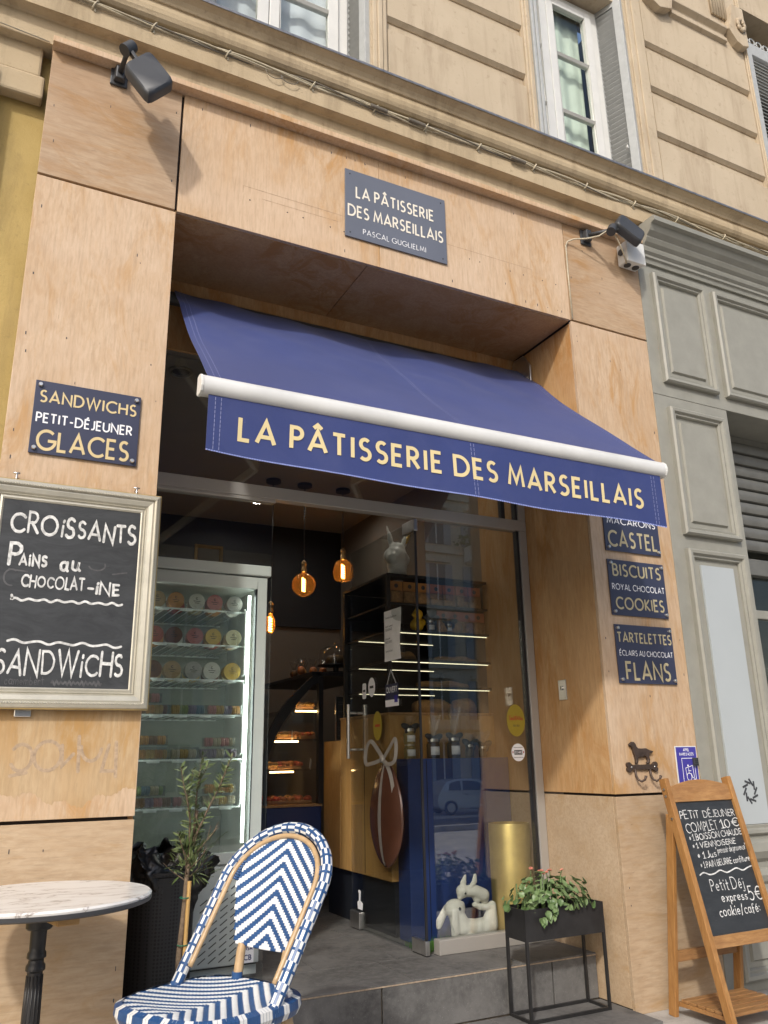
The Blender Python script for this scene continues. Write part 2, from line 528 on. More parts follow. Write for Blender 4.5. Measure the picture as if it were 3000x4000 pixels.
G = {
    'A': (.78, [[(0, 0), (.39, 1), (.78, 0)], [(.13, .29), (.65, .29)]]),
    'B': (.54, [[(0, 0), (0, 1), (.24, 1)] + arc(.24, .76, .23, .24, 80, -90) + [(0, .52)], [(.2, .52)] + arc(.27, .26, .27, .26, 90, -90) + [(0, 0)]]),
    'C': (.80, [arc(.5, .5, .5, .5, 46, 314, 22)]),
    'D': (.74, [[(0, 0), (0, 1), (.24, 1)] + arc(.24, .5, .5, .5, 85, -85, 16) + [(.24, 0), (0, 0)]]),
    'E': (.46, [[(.46, 1), (0, 1), (0, 0), (.46, 0)], [(0, .52), (.40, .52)]]),
    'F': (.44, [[(.44, 1), (0, 1), (0, 0)], [(0, .52), (.38, .52)]]),
    'G': (.92, [arc(.5, .5, .5, .5, 46, 345, 24) + [(.98, .46), (.58, .46)]]),
    'H': (.68, [[(0, 0), (0, 1)], [(.68, 0), (.68, 1)], [(0, .52), (.68, .52)]]),
    'I': (.0, [[(0, 0), (0, 1)]]),
    'J': (.28, [[(.28, 1), (.28, .22)] + arc(.06, .22, .22, .22, 0, -110, 8)]),
    'K': (.56, [[(0, 0), (0, 1)], [(.54, 1), (.04, .48), (.58, 0)]]),
    'L': (.42, [[(0, 1), (0, 0), (.42, 0)]]),
    'M': (.90, [[(0, 0), (.14, 1), (.45, .18), (.76, 1), (.90, 0)]]),
    'N': (.70, [[(0, 0), (0, 1), (.70, 0), (.70, 1)]]),
    'O': (1.0, [arc(.5, .5, .5, .5, 90, 450, 28)]),
    'P': (.48, [[(0, 0), (0, 1), (.22, 1)] + arc(.22, .74, .26, .26, 85, -85) + [(.22, .48), (0, .48)]]),
    'R': (.54, [[(0, 0), (0, 1), (.22, 1)] + arc(.22, .74, .26, .26, 85, -85) + [(.22, .48), (0, .48)], [(.2, .48), (.54, 0)]]),
    'S': (.50, [arc(.26, .755, .22, .245, 40, 262, 12) + arc(.24, .255, .25, .255, 82, -140, 12)]),
    'T': (.58, [[(0, 1), (.58, 1)], [(.29, .98), (.29, 0)]]),
    'U': (.64, [[(0, 1), (0, .32)] + arc(.32, .32, .32, .32, 180, 360, 14) + [(.64, 1)]]),
    'V': (.72, [[(0, 1), (.36, 0), (.72, 1)]]),
    'W': (1.12, [[(0, 1), (.28, 0), (.56, 1), (.84, 0), (1.12, 1)]]),
    'X': (.62, [[(0, 0), (.6, 1)], [(0, 1), (.62, 0)]]),
    'Y': (.64, [[(0, 1), (.32, .46), (.64, 1)], [(.32, .47), (.32, 0)]]),
    'Z': (.6, [[(0, 1), (.6, 1), (0, 0), (.6, 0)]]),
    '-': (.34, [[(0, .40), (.34, .40)]]), "'": (.0, [[(0, 1), (-.02, .76)]]), '.': (0, [[(0, 0), (0, .06)]]), ',': (0, [[(.02, .06), (-.05, -.14)]]),
    ':': (0, [[(0, .12), (0, .18)], [(0, .5), (0, .56)]]), '/': (.3, [[(0, -.12), (.3, 1.05)]]), '"': (.16, [[(0, 1.05), (-.03, .8)], [(.14, 1.05), (.11, .8)]]),
    '*': (.26, [[(.13, .2), (.13, .7)], [(0, .34), (.26, .56)], [(.26, .34), (0, .56)]]),
    '&': (.7, [[(.68, 0), (.16, .68)] + arc(.32, .8, .18, .18, 210, -40, 10) + [(.1, .4)] + arc(.28, .25, .26, .25, 150, 330, 10) + [(.66, .45)]]),
    '€': (.62, [arc(.5, .5, .38, .48, 50, 310, 16), [(0, .6), (.55, .6)], [(0, .42), (.5, .42)]]),
    '0': (.6, [arc(.3, .5, .3, .5, 90, 450, 24)]), '1': (.28, [[(0, .72), (.22, 1), (.22, 0)], [(.02, 0), (.42, 0)]]), '2': (.5, [arc(.25, .74, .24, .26, 160, -40, 10) + [(0, 0), (.5, 0)]]),
    '3': (.48, [arc(.22, .75, .23, .25, 150, -90, 10) + arc(.22, .26, .26, .26, 90, -150, 10)]), '5': (.5, [[(.46, 1), (.1, 1), (.06, .56)] + arc(.22, .32, .28, .3, 110, -140, 12)]),
    '6': (.5, [[(.4, 1), (.08, .5)] + arc(.26, .27, .25, .27, 150, 510, 16)]), '9': (.5, [arc(.25, .73, .25, .27, 0, 360, 16) + [(.3, 0)]]),
    # lower case, marker hand
    'a': (.46, [arc(.2, .28, .2, .28, 60, 330, 12), [(.42, .56), (.40, .1), (.5, 0)]]), 'b': (.42, [[(0, 1), (0, .05)], arc(.18, .27, .2, .27, 150, -150, 12)]),
    'c': (.38, [arc(.22, .28, .22, .28, 50, 310, 12)]), 'd': (.44, [arc(.2, .28, .2, .28, 40, 320, 12), [(.42, 1), (.42, 0)]]),
    'e': (.42, [[(.02, .28), (.40, .32)] + arc(.21, .30, .20, .28, 10, 310, 14)]), 'f': (.34, [arc(.26, .78, .14, .2, 40, 180, 8) + [(.12, -.1)], [(0, .5), (.32, .52)]]),
    'g': (.42, [arc(.2, .3, .2, .27, 40, 320, 12), [(.4, .58), (.4, -.1)] + arc(.2, -.1, .2, .2, 0, -150, 8)]), 'h': (.42, [[(0, 1), (0, 0)], [(0, .3)] + arc(.2, .34, .2, .2, 180, 0, 8) + [(.4, 0)]]),
    'i': (.06, [[(.02, .56), (.03, 0)], [(.03, .80), (.05, .86)]]), 'j': (.1, [[(.1, .56), (.1, -.14)] + arc(-.06, -.14, .16, .16, 0, -130, 8), [(.1, .80), (.12, .86)]]),
    'k': (.38, [[(0, 1), (0, 0)], [(.36, .56), (.03, .27), (.38, 0)]]), 'l': (.08, [[(0, 1), (.0, .1), (.1, 0)]]), 'm': (.66, [[(0, .56), (0, 0)], [(0, .34)] + arc(.16, .36, .15, .2, 180, 0, 8) + [(.31, 0)], [(.31, .34)] + arc(.47, .36, .16, .2, 180, 0, 8) + [(.64, 0)]]),
    'n': (.40, [[(0, .58), (0, 0)], [(0, .32)] + arc(.19, .34, .19, .22, 180, 0, 8) + [(.39, 0)]]), 'o': (.44, [arc(.22, .28, .22, .28, 100, 470, 18)]),
    'p': (.42, [[(0, .58), (0, -.34)], arc(.19, .29, .2, .27, 150, -150, 12)]), 'r': (.28, [[(0, .58), (0, 0)], [(0, .3)] + arc(.18, .36, .17, .2, 180, 40, 6)]),
    's': (.36, [arc(.19, .42, .15, .14, 40, 262, 8) + arc(.17, .14, .18, .14, 82, -150, 8)]), 't': (.32, [[(.14, .9), (.14, .12)] + arc(.26, .12, .12, .12, 180, 270, 5), [(0, .58), (.32, .6)]]),
    'u': (.44, [[(0, .56), (.01, .2)] + arc(.19, .2, .19, .2, 180, 340, 8) + [(.40, .56), (.41, .1), (.5, 0)]]), 'v': (.4, [[(0, .56), (.18, 0), (.4, .58)]]), 'x': (.4, [[(0, 0), (.38, .56)], [(.02, .56), (.4, 0)]]), 'y': (.4, [[(0, .56), (.2, .1)], [(.4, .56), (.08, -.34)]]), 'z': (.4, [[(0, .56), (.4, .56), (0, 0), (.4, 0)]]),
}
def _acc(base, marks, w=None):
    return (G[base][0], G[base][1] + marks)
G['Â'] = _acc('A', [[(.20, 1.12), (.39, 1.30), (.58, 1.12)]])
G['É'] = _acc('E', [[(.14, 1.12), (.34, 1.30)]])
G['È'] = _acc('E', [[(.12, 1.30), (.32, 1.12)]])
G['é'] = _acc('e', [[(.16, .70), (.32, .86)]])
G['ı'] = (.04, [[(.02, .62), (.03, 0)], [(.03, .84), (.05, .92)]])     # small i used among hand capitals

def ribbon(pts, w, rnd_cap):
    out = []
    P_ = [Vector(p) for p in pts]
    Q = [P_[0]]
    for p in P_[1:]:
        if (p - Q[-1]).length > 1e-4:
            Q.append(p)
    n = len(Q)
    if n < 2:
        return out
    closed = (Q[0] - Q[-1]).length < 1e-3 and n > 5
    L, Rr = [], []
    for i in range(n):
        if closed:
            a, b = Q[(i - 1) % (n - 1)], Q[(i + 1) % (n - 1)] if i < n - 1 else Q[1]
        else:
            a, b = Q[max(0, i - 1)], Q[min(n - 1, i + 1)]
        d0 = (Q[i] - a) if (Q[i] - a).length > 1e-6 else (b - Q[i])
        d1 = (b - Q[i]) if (b - Q[i]).length > 1e-6 else d0
        d0 = d0.normalized()
        d1 = d1.normalized()
        n0 = Vector((-d0.y, d0.x))
        n1 = Vector((-d1.y, d1.x))
        s_ = n0 + n1
        if s_.length < .2:
            nn, k = n0, 1
        else:
            nn = s_.normalized()
            k = min(1 / max(nn.dot(n0), .28), 2.4)
        L.append(Q[i] + nn * w / 2 * k)
        Rr.append(Q[i] - nn * w / 2 * k)
    for i in range(n - 1):
        out.append([Rr[i], Rr[i + 1], L[i + 1], L[i]])
    if rnd_cap and not closed:
        for c, o in ((Q[0], Q[0] - Q[1]), (Q[-1], Q[-1] - Q[-2])):
            a0 = math.atan2(o.y, o.x)
            fan = [c + w / 2 * Vector((math.cos(a0 + PI * (t / 6 - .5)), math.sin(a0 + PI * (t / 6 - .5)))) for t in range(7)]
            out.append(fan)
    return out

def text2d(s, weight=.15, track=.16, space=.34, hand=0, seed=1, rcap=False):
    """list of (stroke no, polygon) in units of the cap height, plus the line's width"""
    rg = random.Random(seed)
    x = 0
    res = []
    k = 0
    for chx in s:
        if chx == ' ':
            x += space
            continue
        w, st = G[chx]
        if chx == 'I' or w == 0:
            pad = weight * .15
        else:
            pad = 0
        dx, dy, sc_, ro = (rg.uniform(-.03, .03) * hand, rg.uniform(-.05, .05) * hand, 1 + rg.uniform(-.12, .12) * hand, rg.uniform(-.12, .06) * hand)
        for stroke in st:
            pts = []
            for (px, py) in stroke:
                px, py = px * sc_, py * sc_ + dy
                if hand:
                    px += rg.uniform(-.012, .012) * hand
                    py += rg.uniform(-.012, .012) * hand
                pts.append((x + pad + dx + px * math.cos(ro) - py * math.sin(ro), px * math.sin(ro) + py * math.cos(ro)))
            for poly in ribbon(pts, weight * (1 + rg.uniform(-.15, .15) * hand), rcap):
                res.append((k, poly))
            k += 1
        x += w * sc_ + track + 2 * pad + weight * .8
    return res, max(x - track - weight * .8, .01)

def put_text(mb, s, fn, x0, y0, width, height, weight=.15, track=.16, thick=.0006, hand=0, seed=1, rcap=False, space=.34, slope=0, base=0):
    """fn(u, v, h) maps the line's plane to 3-D; the line is fitted to width"""
    polys, W = text2d(s, weight, track, space, hand, seed, rcap)
    kx = width / W
    for n_, (k, poly) in enumerate(polys):
        h = base + thick + (k % 6) * thick * .25 + (n_ % 40) * .000012
        pts = [(x0 + p.x * kx, y0 + p.y * height + slope * p.x * kx) for p in poly]
        mb.add([fn(a, b, h) for a, b in pts], [tuple(range(len(pts)))])

def put_strokes(mb, strokes, fn, w, thick=.0006, rcap=True):
    for k, st in enumerate(strokes):
        for n_, poly in enumerate(ribbon(st, w, rcap)):
            h = thick + (k % 6) * thick * .25 + (n_ % 60) * .000012
            mb.add([fn(p.x, p.y, h) for p in poly], [tuple(range(len(poly)))])

def wave(x0, x1, y, amp, n=40, cyc=6, slope=0, ph=0):
    return [(x0 + (x1 - x0) * i / n, y + slope * i / n + amp * math.sin(ph + 2 * PI * cyc * i / n) * (1 + .4 * math.sin(i * .37))) for i in range(n + 1)]

def wall_fn(Y0, ox=0, oz=0):
    return lambda u, v, h: (ox + u, Y0 - h, oz + v)
# ------------------------------------------------------------------ ground
def asphalt(name, a, b_, s1=60):
    m_, nt, b = new_mat(name)
    v = coords(nt, per_object=False)
    n1 = noise(nt, s1, 6, .7, v)
    n2 = noise(nt, 2.5, 5, .6, v)
    c = mix(nt, ramp(nt, n2, [(.35, (0, 0, 0)), (.65, (1, 1, 1))]), ramp(nt, n1, [(.35, a), (.65, b_)]), tuple(x * 1.25 for x in b_))
    sp = noise(nt, 210, 2, .5, v)
    c = mix(nt, ramp(nt, sp, [(.66, (0, 0, 0)), (.74, (.5, .5, .5))]), c, tuple(min(1, x * 2.4) for x in b_))
    dk = noise(nt, 7, 6, .7, v, .6)
    c = mix(nt, ramp(nt, dk, [(.52, (0, 0, 0)), (.72, (.6, .6, .6))]), c, tuple(x * .55 for x in a))
    nt.links.new(c, b.inputs['Base Color'])
    b.inputs['Roughness'].default_value = .75
    bump(nt, b, n1, .25, .004)
    return m_
M['pave'] = asphalt('pavement_concrete', (.28, .265, .24), (.37, .35, .32))
M['road'] = asphalt('road_asphalt', (.045, .045, .047), (.075, .074, .072))
M['tile'] = asphalt('dark_slate_tile', (.060, .058, .055), (.125, .12, .113), 34)
M['grout'] = plain('grout', (.20, .165, .12), .9, var=.35, scale=40)
def gz_(y):
    t = min(1, max(0, (-4.5 - y) / 22.5))
    return -.02 - 1.26 * t * t * (3 - 2 * t)
ys = [60, 2, -1, -3, -4.5] + [-4.5 - 22.5 * i / 16 for i in range(1, 17)] + [-60, -400]
g = MB().add([(x, y, gz_(y)) for y in ys for x in (-400, 400)], [(2 * i, 2 * i + 1, 2 * i + 3, 2 * i + 2) for i in range(len(ys) - 1)]).build('pavement', M['pave'], smooth=True)
struct(g)
yr = [-9 - 17 * i / 16 for i in range(17)]
rd = MB().add([(x, y, gz_(y) + .008) for y in yr for x in (-300, 300)], [(2 * i, 2 * i + 1, 2 * i + 3, 2 * i + 2) for i in range(16)]).build('road', M['road'], smooth=True)
struct(rd)
kb = B('kerb', M['pave'], (-300, -9, -.6), (300, -8.85, gz_(-8.9) + .10), bevel=.01)
struct(kb)

# entrance slab and step, one tile each
sl = B('entrance_slab', M['grout'], (.45, -.17, -.15), (2.853, .300, -.012))
struct(sl)
xs = [.45, 1.02, 1.62, 2.22, 2.853]
for i in range(4):
    B('tile', M['tile'], (xs[i] + .003, -.17, -.02), (xs[i + 1] - .003, .229, 0), sl, bevel=.002)
st = B('door_step', M['grout'], (.598, .245, -.02), (2.852, .60, .18))
struct(st)
xr = [.60, 1.12, 1.70, 2.585, 2.85]
for i in range(4):
    B('riser_tile', M['tile'], (xr[i] + .004, .232, .004), (xr[i + 1] - .004, .25, .183), st, bevel=.002)
B('nosing', M['plyedge'], (.60, .230, .184), (2.85, .243, .189), st)
xt = [.60, 1.28, 1.86, 2.42, 2.85]
for i in range(4):
    B('tread_tile', M['tile'], (xt[i] + .002, .233, .188), (xt[i + 1] - .002, .6, .195), st, bevel=.0015)
fl = B('shop_floor', M['grout'], (-1.2, .60, .0), (3.4, 4.2, .18))
struct(fl)
for i in range(8):
    for j in range(6):
        x0, y0 = .3 + i * .42, .602 + j * .6
        if x0 < 2.9 and y0 < 3.4:
            B('floor_tile', M['tile'], (x0 + .002, y0 + .002, .182), (x0 + .418, y0 + .598, .195), fl, bevel=.0015)

# ------------------------------------------------------------------ plywood shopfront
X0, XL, XR, X1 = .016, .598, 2.855, 3.432
ZJ, ZU, ZT = .912, 3.492, 4.146
sf = thing('plywood_shopfront', 'weathered honey-coloured plywood cladding framing the bakery entrance', 'shopfront', (1.7, 0, 0))
cl = MB()
cl.box((X0 + .004, .021, -.15), (XL - .022, .60, ZT))
cl.box((XR + .022, .021, -.15), (X1 - .002, .60, ZT))
cl.box((XL - .021, .021, ZU + .022), (XR + .0215, .60, ZT))
cl.build('backing', M['gap'], sf)
gp = .006
def panel(name, mat, a, b):
    return B(name, mat, a, b, sf, bevel=.0015)
panel('panel', M['ply2'], (X0, 0, ZU + gp), (XL - gp, .02, ZT))
panel('panel', M['ply'], (X0, 0, ZJ + gp), (XL, .02, ZU - gp))
vn = MB()
rv = random.Random(6)
po = [(X0 + .004, 1.285)] + [(XL - .004, 1.285)] + [(XL - .004 - .572 * i / 90, .985 + .022 * math.sin(i * .11 + 1) + .010 * math.sin(i * .37) + rv.uniform(-.006, .006)) for i in range(91)]
vn.prism(po, lambda a, c: (a, .0002, c), lambda a, c: (a, -.0006, c))
vn.build('varnish_patch', M['plyamber'], sf)
panel('panel', M['plyh'], (X0, 0, -.02), (XL, .02, ZJ - gp))
panel('panel', M['ply'], (XL + gp, 0, ZU), (1.6315, .02, ZT))
panel('panel', M['ply'], (1.6330, 0, ZU), (XR - .002, .02, ZT))
panel('panel', M['ply2'], (XR + .003, 0, ZU + gp), (X1, .02, ZT))
panel('panel', M['ply'], (XR, 0, ZJ + gp), (X1, .02, ZU - gp))
panel('panel', M['plyh'], (XR, 0, -.02), (X1, .02, ZJ - gp))
# reveals and soffit
panel('reveal_panel', M['plyreveal'], (XR + .001, .024, ZJ + gp), (XR + .02, .60, ZU - .012))
panel('reveal_panel', M['plyh'], (XR + .001, .024, .0), (XR + .02, .60, ZJ - gp))
panel('reveal_panel', M['plyreveal'], (XR + .001, .66, ZJ + gp), (XR + .02, 1.05, 2.95))
panel('reveal_panel', M['plyh'], (XR + .001, .66, .195), (XR + .02, 1.05, ZJ - gp))
panel('reveal_panel', M['plyreveal'], (XL - .02, .024, 0), (XL - .001, .60, ZU - .012))
panel('soffit_panel', M['plyreveal'], (XL - .001, .024, ZU), (1.566, .56, ZU + .02))
panel('soffit_panel', M['plyreveal'], (1.569, .024, ZU), (XR - .001, .56, ZU + .02))
panel('rear_board', M['plyreveal'], (XL - .02, .562, 3.10), (XR + .02, .58, ZU + .02))
tb = MB()
tb.box((X0 - .004, -.055, ZT + .002), (X1 + .012, .03, ZT + .032))
tb.build('top_batten', M['ply'], sf, bevel=.002)
# nails, screw holes and the ghost of an old sign
nm = MB()
for k in range(70):
    side = rnd.choice((0, 0, 1, 1, 2))
    if side == 0:
        x, z = rnd.choice((X0 + .03, XL - .03, rnd.uniform(X0 + .03, XL - .03))), rnd.uniform(.1, 4.05)
    elif side == 1:
        x, z = rnd.choice((XR + .03, X1 - .03, rnd.uniform(XR + .03, X1 - .03))), rnd.uniform(.1, 4.05)
    else:
        x, z = rnd.uniform(XL + .05, XR - .05), rnd.choice((ZT - .05, ZU + .04, rnd.uniform(ZU, ZT)))
    hgt = rnd.uniform(.003, .010)
    nm.box((x, -.0012, z - hgt), (x + rnd.uniform(.002, .004), .002, z + hgt * .6))
for i in range(8):
    x = .86 + i * .085
    z = 3.715 - .004 * i
    if i % 3 != 1:
        nm.ball((x + .08 + .02 * math.sin(i * 7), 0, z - .05), .0034, 8, 6)
    if i % 3 != 2:
        nm.ball((x + 1.32 + .02 * math.sin(i * 5), 0, 3.70), .0030, 8, 6)
nm.build('nail_marks', M['dark'], sf)['kind'] = 'stuff'
gm = MB()
for a, b in (((.905, 3.735), (1.435, 3.732)), ((.905, 3.735), (.905, 3.695)), ((2.03, 3.752), (2.60, 3.752)), ((2.60, 3.752), (2.60, 3.70)), ((1.0, 3.69), (1.4, 3.69))):
    put_strokes(gm, [[a, b]], wall_fn(0), .0022, .0004, False)
M['pencil'] = plain('pencil_mark', (.36, .24, .15), .9, var=.4, scale=60)
gm.build('old_sign_outline', M['pencil'], sf)['kind'] = 'stuff'
# worn-off graffiti on the lower left pier
M['ghost'] = plain('faded_graffiti', (.40, .29, .19), .8, var=.25, scale=60)
gh = MB()
gf = wall_fn(-.0007)
base = 1.075
gs = [[(.03, base + .10), (.05, base + .02), (.08, base + .09), (.10, base + .02)],
      arc(.20, base + .05, .035, .045, 140, -150, 12), [(.17, base - .01), (.22, base + .0)],
      arc(.285, base + .055, .045, .05, 0, 360, 18), [(.33, base + .09), (.335, base + .02), (.37, base + .06)],
      [(.385, base + .12), (.39, base + .0)], arc(.43, base + .085, .035, .05, 180, 350, 10), [(.49, base + .09), (.47, base + .0), (.52, base + .0)], [(.515, base + .1), (.52, base - .02)]]
put_strokes(gh, gs, gf, .012, .0002)
gh.build('faded_graffiti', M['ghost'], sf)['kind'] = 'stuff'
# keyhole plate in the right reveal
kp = thing('lock_plate', 'small steel key switch plate on the plywood reveal right of the door', 'switch', (XR, .33, 1.43))
B('plate', M['steel'], (XR - .004, .30, 1.385), (XR + .001, .365, 1.49), kp, bevel=.003)
MB().tube([(XR - .004, .333, 1.448), (XR - .012, .333, 1.448)], .011, 14).build('cylinder_lock', M['steel'], kp, smooth='angle')
MB().box((XR - .0135, .331, 1.436), (XR - .0118, .335, 1.456)).build('keyhole', M['black'], kp)

# ------------------------------------------------------------------ neighbour wall on the left
nw = thing('ochre_house', 'ochre rendered house wall left of the plywood front', 'building', (-1.5, 0, 0))
B('wall', M['ochre'], (-4, .10, -.15), (.026, .55, 4.31), nw)
B('pilaster_panel', M['ochre'], (-.9, .06, 3.0), (-.17, .098, 3.86), nw, bevel=.012)
fr = MB()
fr.box((-.30, .035, 3.90), (.0, .098, 4.02))
fr.box((-.30, .05, 4.02), (-.02, .098, 4.25))
fr.build('capital_moulding', M['stone'], nw, bevel=.012)
B('downpipe_board', M['white'], (-.36, -.02, 3.2), (-.215, .03, 4.02), nw, bevel=.005)

# ------------------------------------------------------------------ cornice between ground and first floor
co = thing('stone_cornice', 'long beige moulded cornice with cables above the plywood front', 'cornice', (1.7, 0, ZT))
prof = [(.40, 4.181), (.005, 4.181), (.0, 4.300), (-.008, 4.306), (-.056, 4.308), (-.058, 4.395), (-.062, 4.398), (-.046, 4.405), (-.046, 4.436), (-.050, 4.440), (-.074, 4.441), (-.088, 4.452), (-.098, 4.470), (-.102, 4.492), (-.100, 4.512),
        (-.094, 4.522), (-.094, 4.530), (-.104, 4.532), (-.108, 4.545), (-.120, 4.562), (-.140, 4.574), (-.152, 4.576), (-.152, 4.592), (.40, 4.60)]
cm = MB()
nx = 46
xs_ = [-5 + 15 * i / nx for i in range(nx + 1)]
vs, fs = [], []
rg = random.Random(3)
for x in xs_:
    for (a, b) in prof:
        vs.append((x, a + rg.uniform(-.0012, .0012) if a < .3 else a, b + rg.uniform(-.0012, .0012)))
n = len(prof)
for i in range(nx):
    for k in range(n - 1):
        fs.append((i * n + k, (i + 1) * n + k, (i + 1) * n + k + 1, i * n + k + 1))
cm.add(vs, fs)
cm.build('moulding', M['stone'], co)
fz = MB().profX([(-.156, 4.578), (-.156, 4.592), (-.150, 4.598), (.36, 4.612), (.36, 4.601), (-.150, 4.5945)], -5, 10)
fz.build('zinc_flashing', M['zinc'], co)
# cables clipped to the cornice: a twisted bundle
M['cable'] = plain('painted_cable', (.48, .42, .30), .6, var=.2, scale=30)
M['cabledark'] = plain('dark_cable', (.16, .14, .11), .6)
cb = thing('cable_bundle', 'sagging bundle of painted cables clipped along the cornice', 'cable', (1.7, -.06, 4.41))
for q in range(5):
    pts = []
    for i in range(150):
        x = -.9 + 6.6 * i / 149
        ph = q * 1.26 + x * (6.5 + .6 * q)
        sag = .010 * abs(math.sin(x * 2.6))
        pts.append((x, -.068 - .009 * math.cos(ph), 4.418 - .010 * math.sin(ph) - sag + .004 * math.sin(x * 9 + q)))
    MB().tube(pts, .0042 if q else .006, 6).build('cable', M['cable'] if q != 2 else M['cabledark'], cb, smooth=True)
x = -.55
while x < 5.4:
    s_ = MB()
    s_.tube([(x + .013 * math.cos(t), -.060 - .022 * math.sin(t) if True else 0, 4.412 + .024 * math.cos(t * 1.0)) for t in [i * PI / 6 for i in range(13)]], .004, 6)
    s_.box((x - .004, -.062, 4.378), (x + .004, -.050, 4.412))
    s_.build('clip', M['cable'], cb, smooth='angle')
    x += rnd.uniform(.26, .45)
for x in (1.55, 1.78, 2.45):
    MB().tube([(x, -.082, 4.405), (x + .10, -.082, 4.402)], .010, 8).build('splice_sleeve', M['cabledark'], cb, smooth='angle')
for x in (1.02, 1.10):
    MB().tube(arc_pts if False else [(x + .045 * math.cos(t), -.075, 4.392 + .032 * math.sin(t)) for t in [PI + i * PI / 10 for i in range(11)]], .0022, 6).build('loose_end', M['cabledark'], cb, smooth=True)
# thin wire to the left neighbour
MB().tube([(-.9, -.02, 4.235), (-.45, -.01, 4.205), (0.0, 0.0, 4.183)], .003, 6).build('wire', M['cable'], cb, smooth=True)
# ------------------------------------------------------------------ first floor: wall, windows, shutters
U = .05
up = thing('upper_facade', 'beige rendered first-floor wall with grooved piers above the cornice', 'building', (2.4, U, 4.6))
M['room'] = plain('dim_room', (.10, .10, .085), .9)
M['curtain'] = plain('sheer_curtain', (.70, .77, .66), .8, var=.05, scale=6)
M['curtain2'] = plain('white_curtain', (.70, .72, .76), .8, var=.04, scale=6)
def pier(x0, x1, grooves, z0=4.60, z1=7.4):
    zs = [z0] + [g_ for gz in grooves for g_ in (gz - .028, gz + .028)] + [z1]
    for i in range(0, len(zs), 2):
        b = MB()
        # blocks chamfered into the grooves
        c = .022
        a, t = zs[i], zs[i + 1]
        b.prism([(U, a + (c if i else 0)), (U + c, a), (U + c, t), (U, t - c)], lambda p, q: (x0, p, q), lambda p, q: (x1, p, q))
        b.box((x0, U + c, a), (x1, U + .3, t))
        b.build('rusticated_block', M['upper'], up, bevel=0)
    for gz in grooves:
        B('groove_bed', M['upper'], (x0, U + .030, gz - .034), (x1, U + .29, gz + .034), up)
GZ = (5.19, 5.585, 5.99)
pier(1.735, 2.715, GZ)
pier(3.835, 4.925, GZ[:3])
pier(-1.2, .50, GZ)
def surround(x0, x1):
    b = MB()
    b.box((x0, U + .004, 4.6), (x1, U + .29, 7.4))
    b.build('window_surround', M['upper'], up)
    w = x1 - x0
    for k, (f0, f1, d) in enumerate(((.08, .34, .012), (.34, .62, .022), (.66, .9, .012))):
        B('surround_bead', M['upper'], (x0 + w * f0, U - d, 4.6), (x0 + w * f1, U + .004, 7.4), up, bevel=.005)
surround(.505, .70)
surround(1.625, 1.733)
surround(2.717, 2.79)
surround(3.665, 3.833)
surround(4.927, 4.972)
B('sill_course', M['upper'], (.70, U + .02, 4.58), (5.9, U + .42, 4.63), up)

slat_me = {}
def slat(w):
    k = round(w, 3)
    if k not in slat_me:
        b = MB()
        b.prism([(-.016, -.014), (-.013, -.018), (.016, .014), (.013, .018)], lambda a, c: (-w / 2, a, c), lambda a, c: (w / 2, a, c))
        slat_me[k] = local_mesh('slat', b, M['shutter'], False)
    return slat_me[k]

def shutter(root, p, q, z0, z1, pitch=.042):
    """louvred shutter leaf standing between plan points p and q"""
    p, q = Vector((*p, 0)), Vector((*q, 0))
    d = (q - p)
    L = d.length
    d.normalize()
    nrm = Vector((d.y, -d.x, 0))
    ang = math.atan2(d.y, d.x)
    b = MB()
    for c in (p + d * .03, q - d * .03):
        b.obox(c + Vector((0, 0, (z0 + z1) / 2)), d * .03, nrm * .02, Vector((0, 0, (z1 - z0) / 2)))
    for z in (z0 + .05, z1 - .05):
        b.obox((p + q) / 2 + Vector((0, 0, z)), d * (L / 2 - .06), nrm * .018, Vector((0, 0, .05)))
    lf = b.build('shutter', M['shutter'], root, bevel=.003)
    z = z0 + .12
    while z < z1 - .11:
        inst(slat(L - .12), 'slat', lf, (p + q) / 2 + Vector((0, 0, z)), (0, 0, ang))
        z += pitch
    return lf

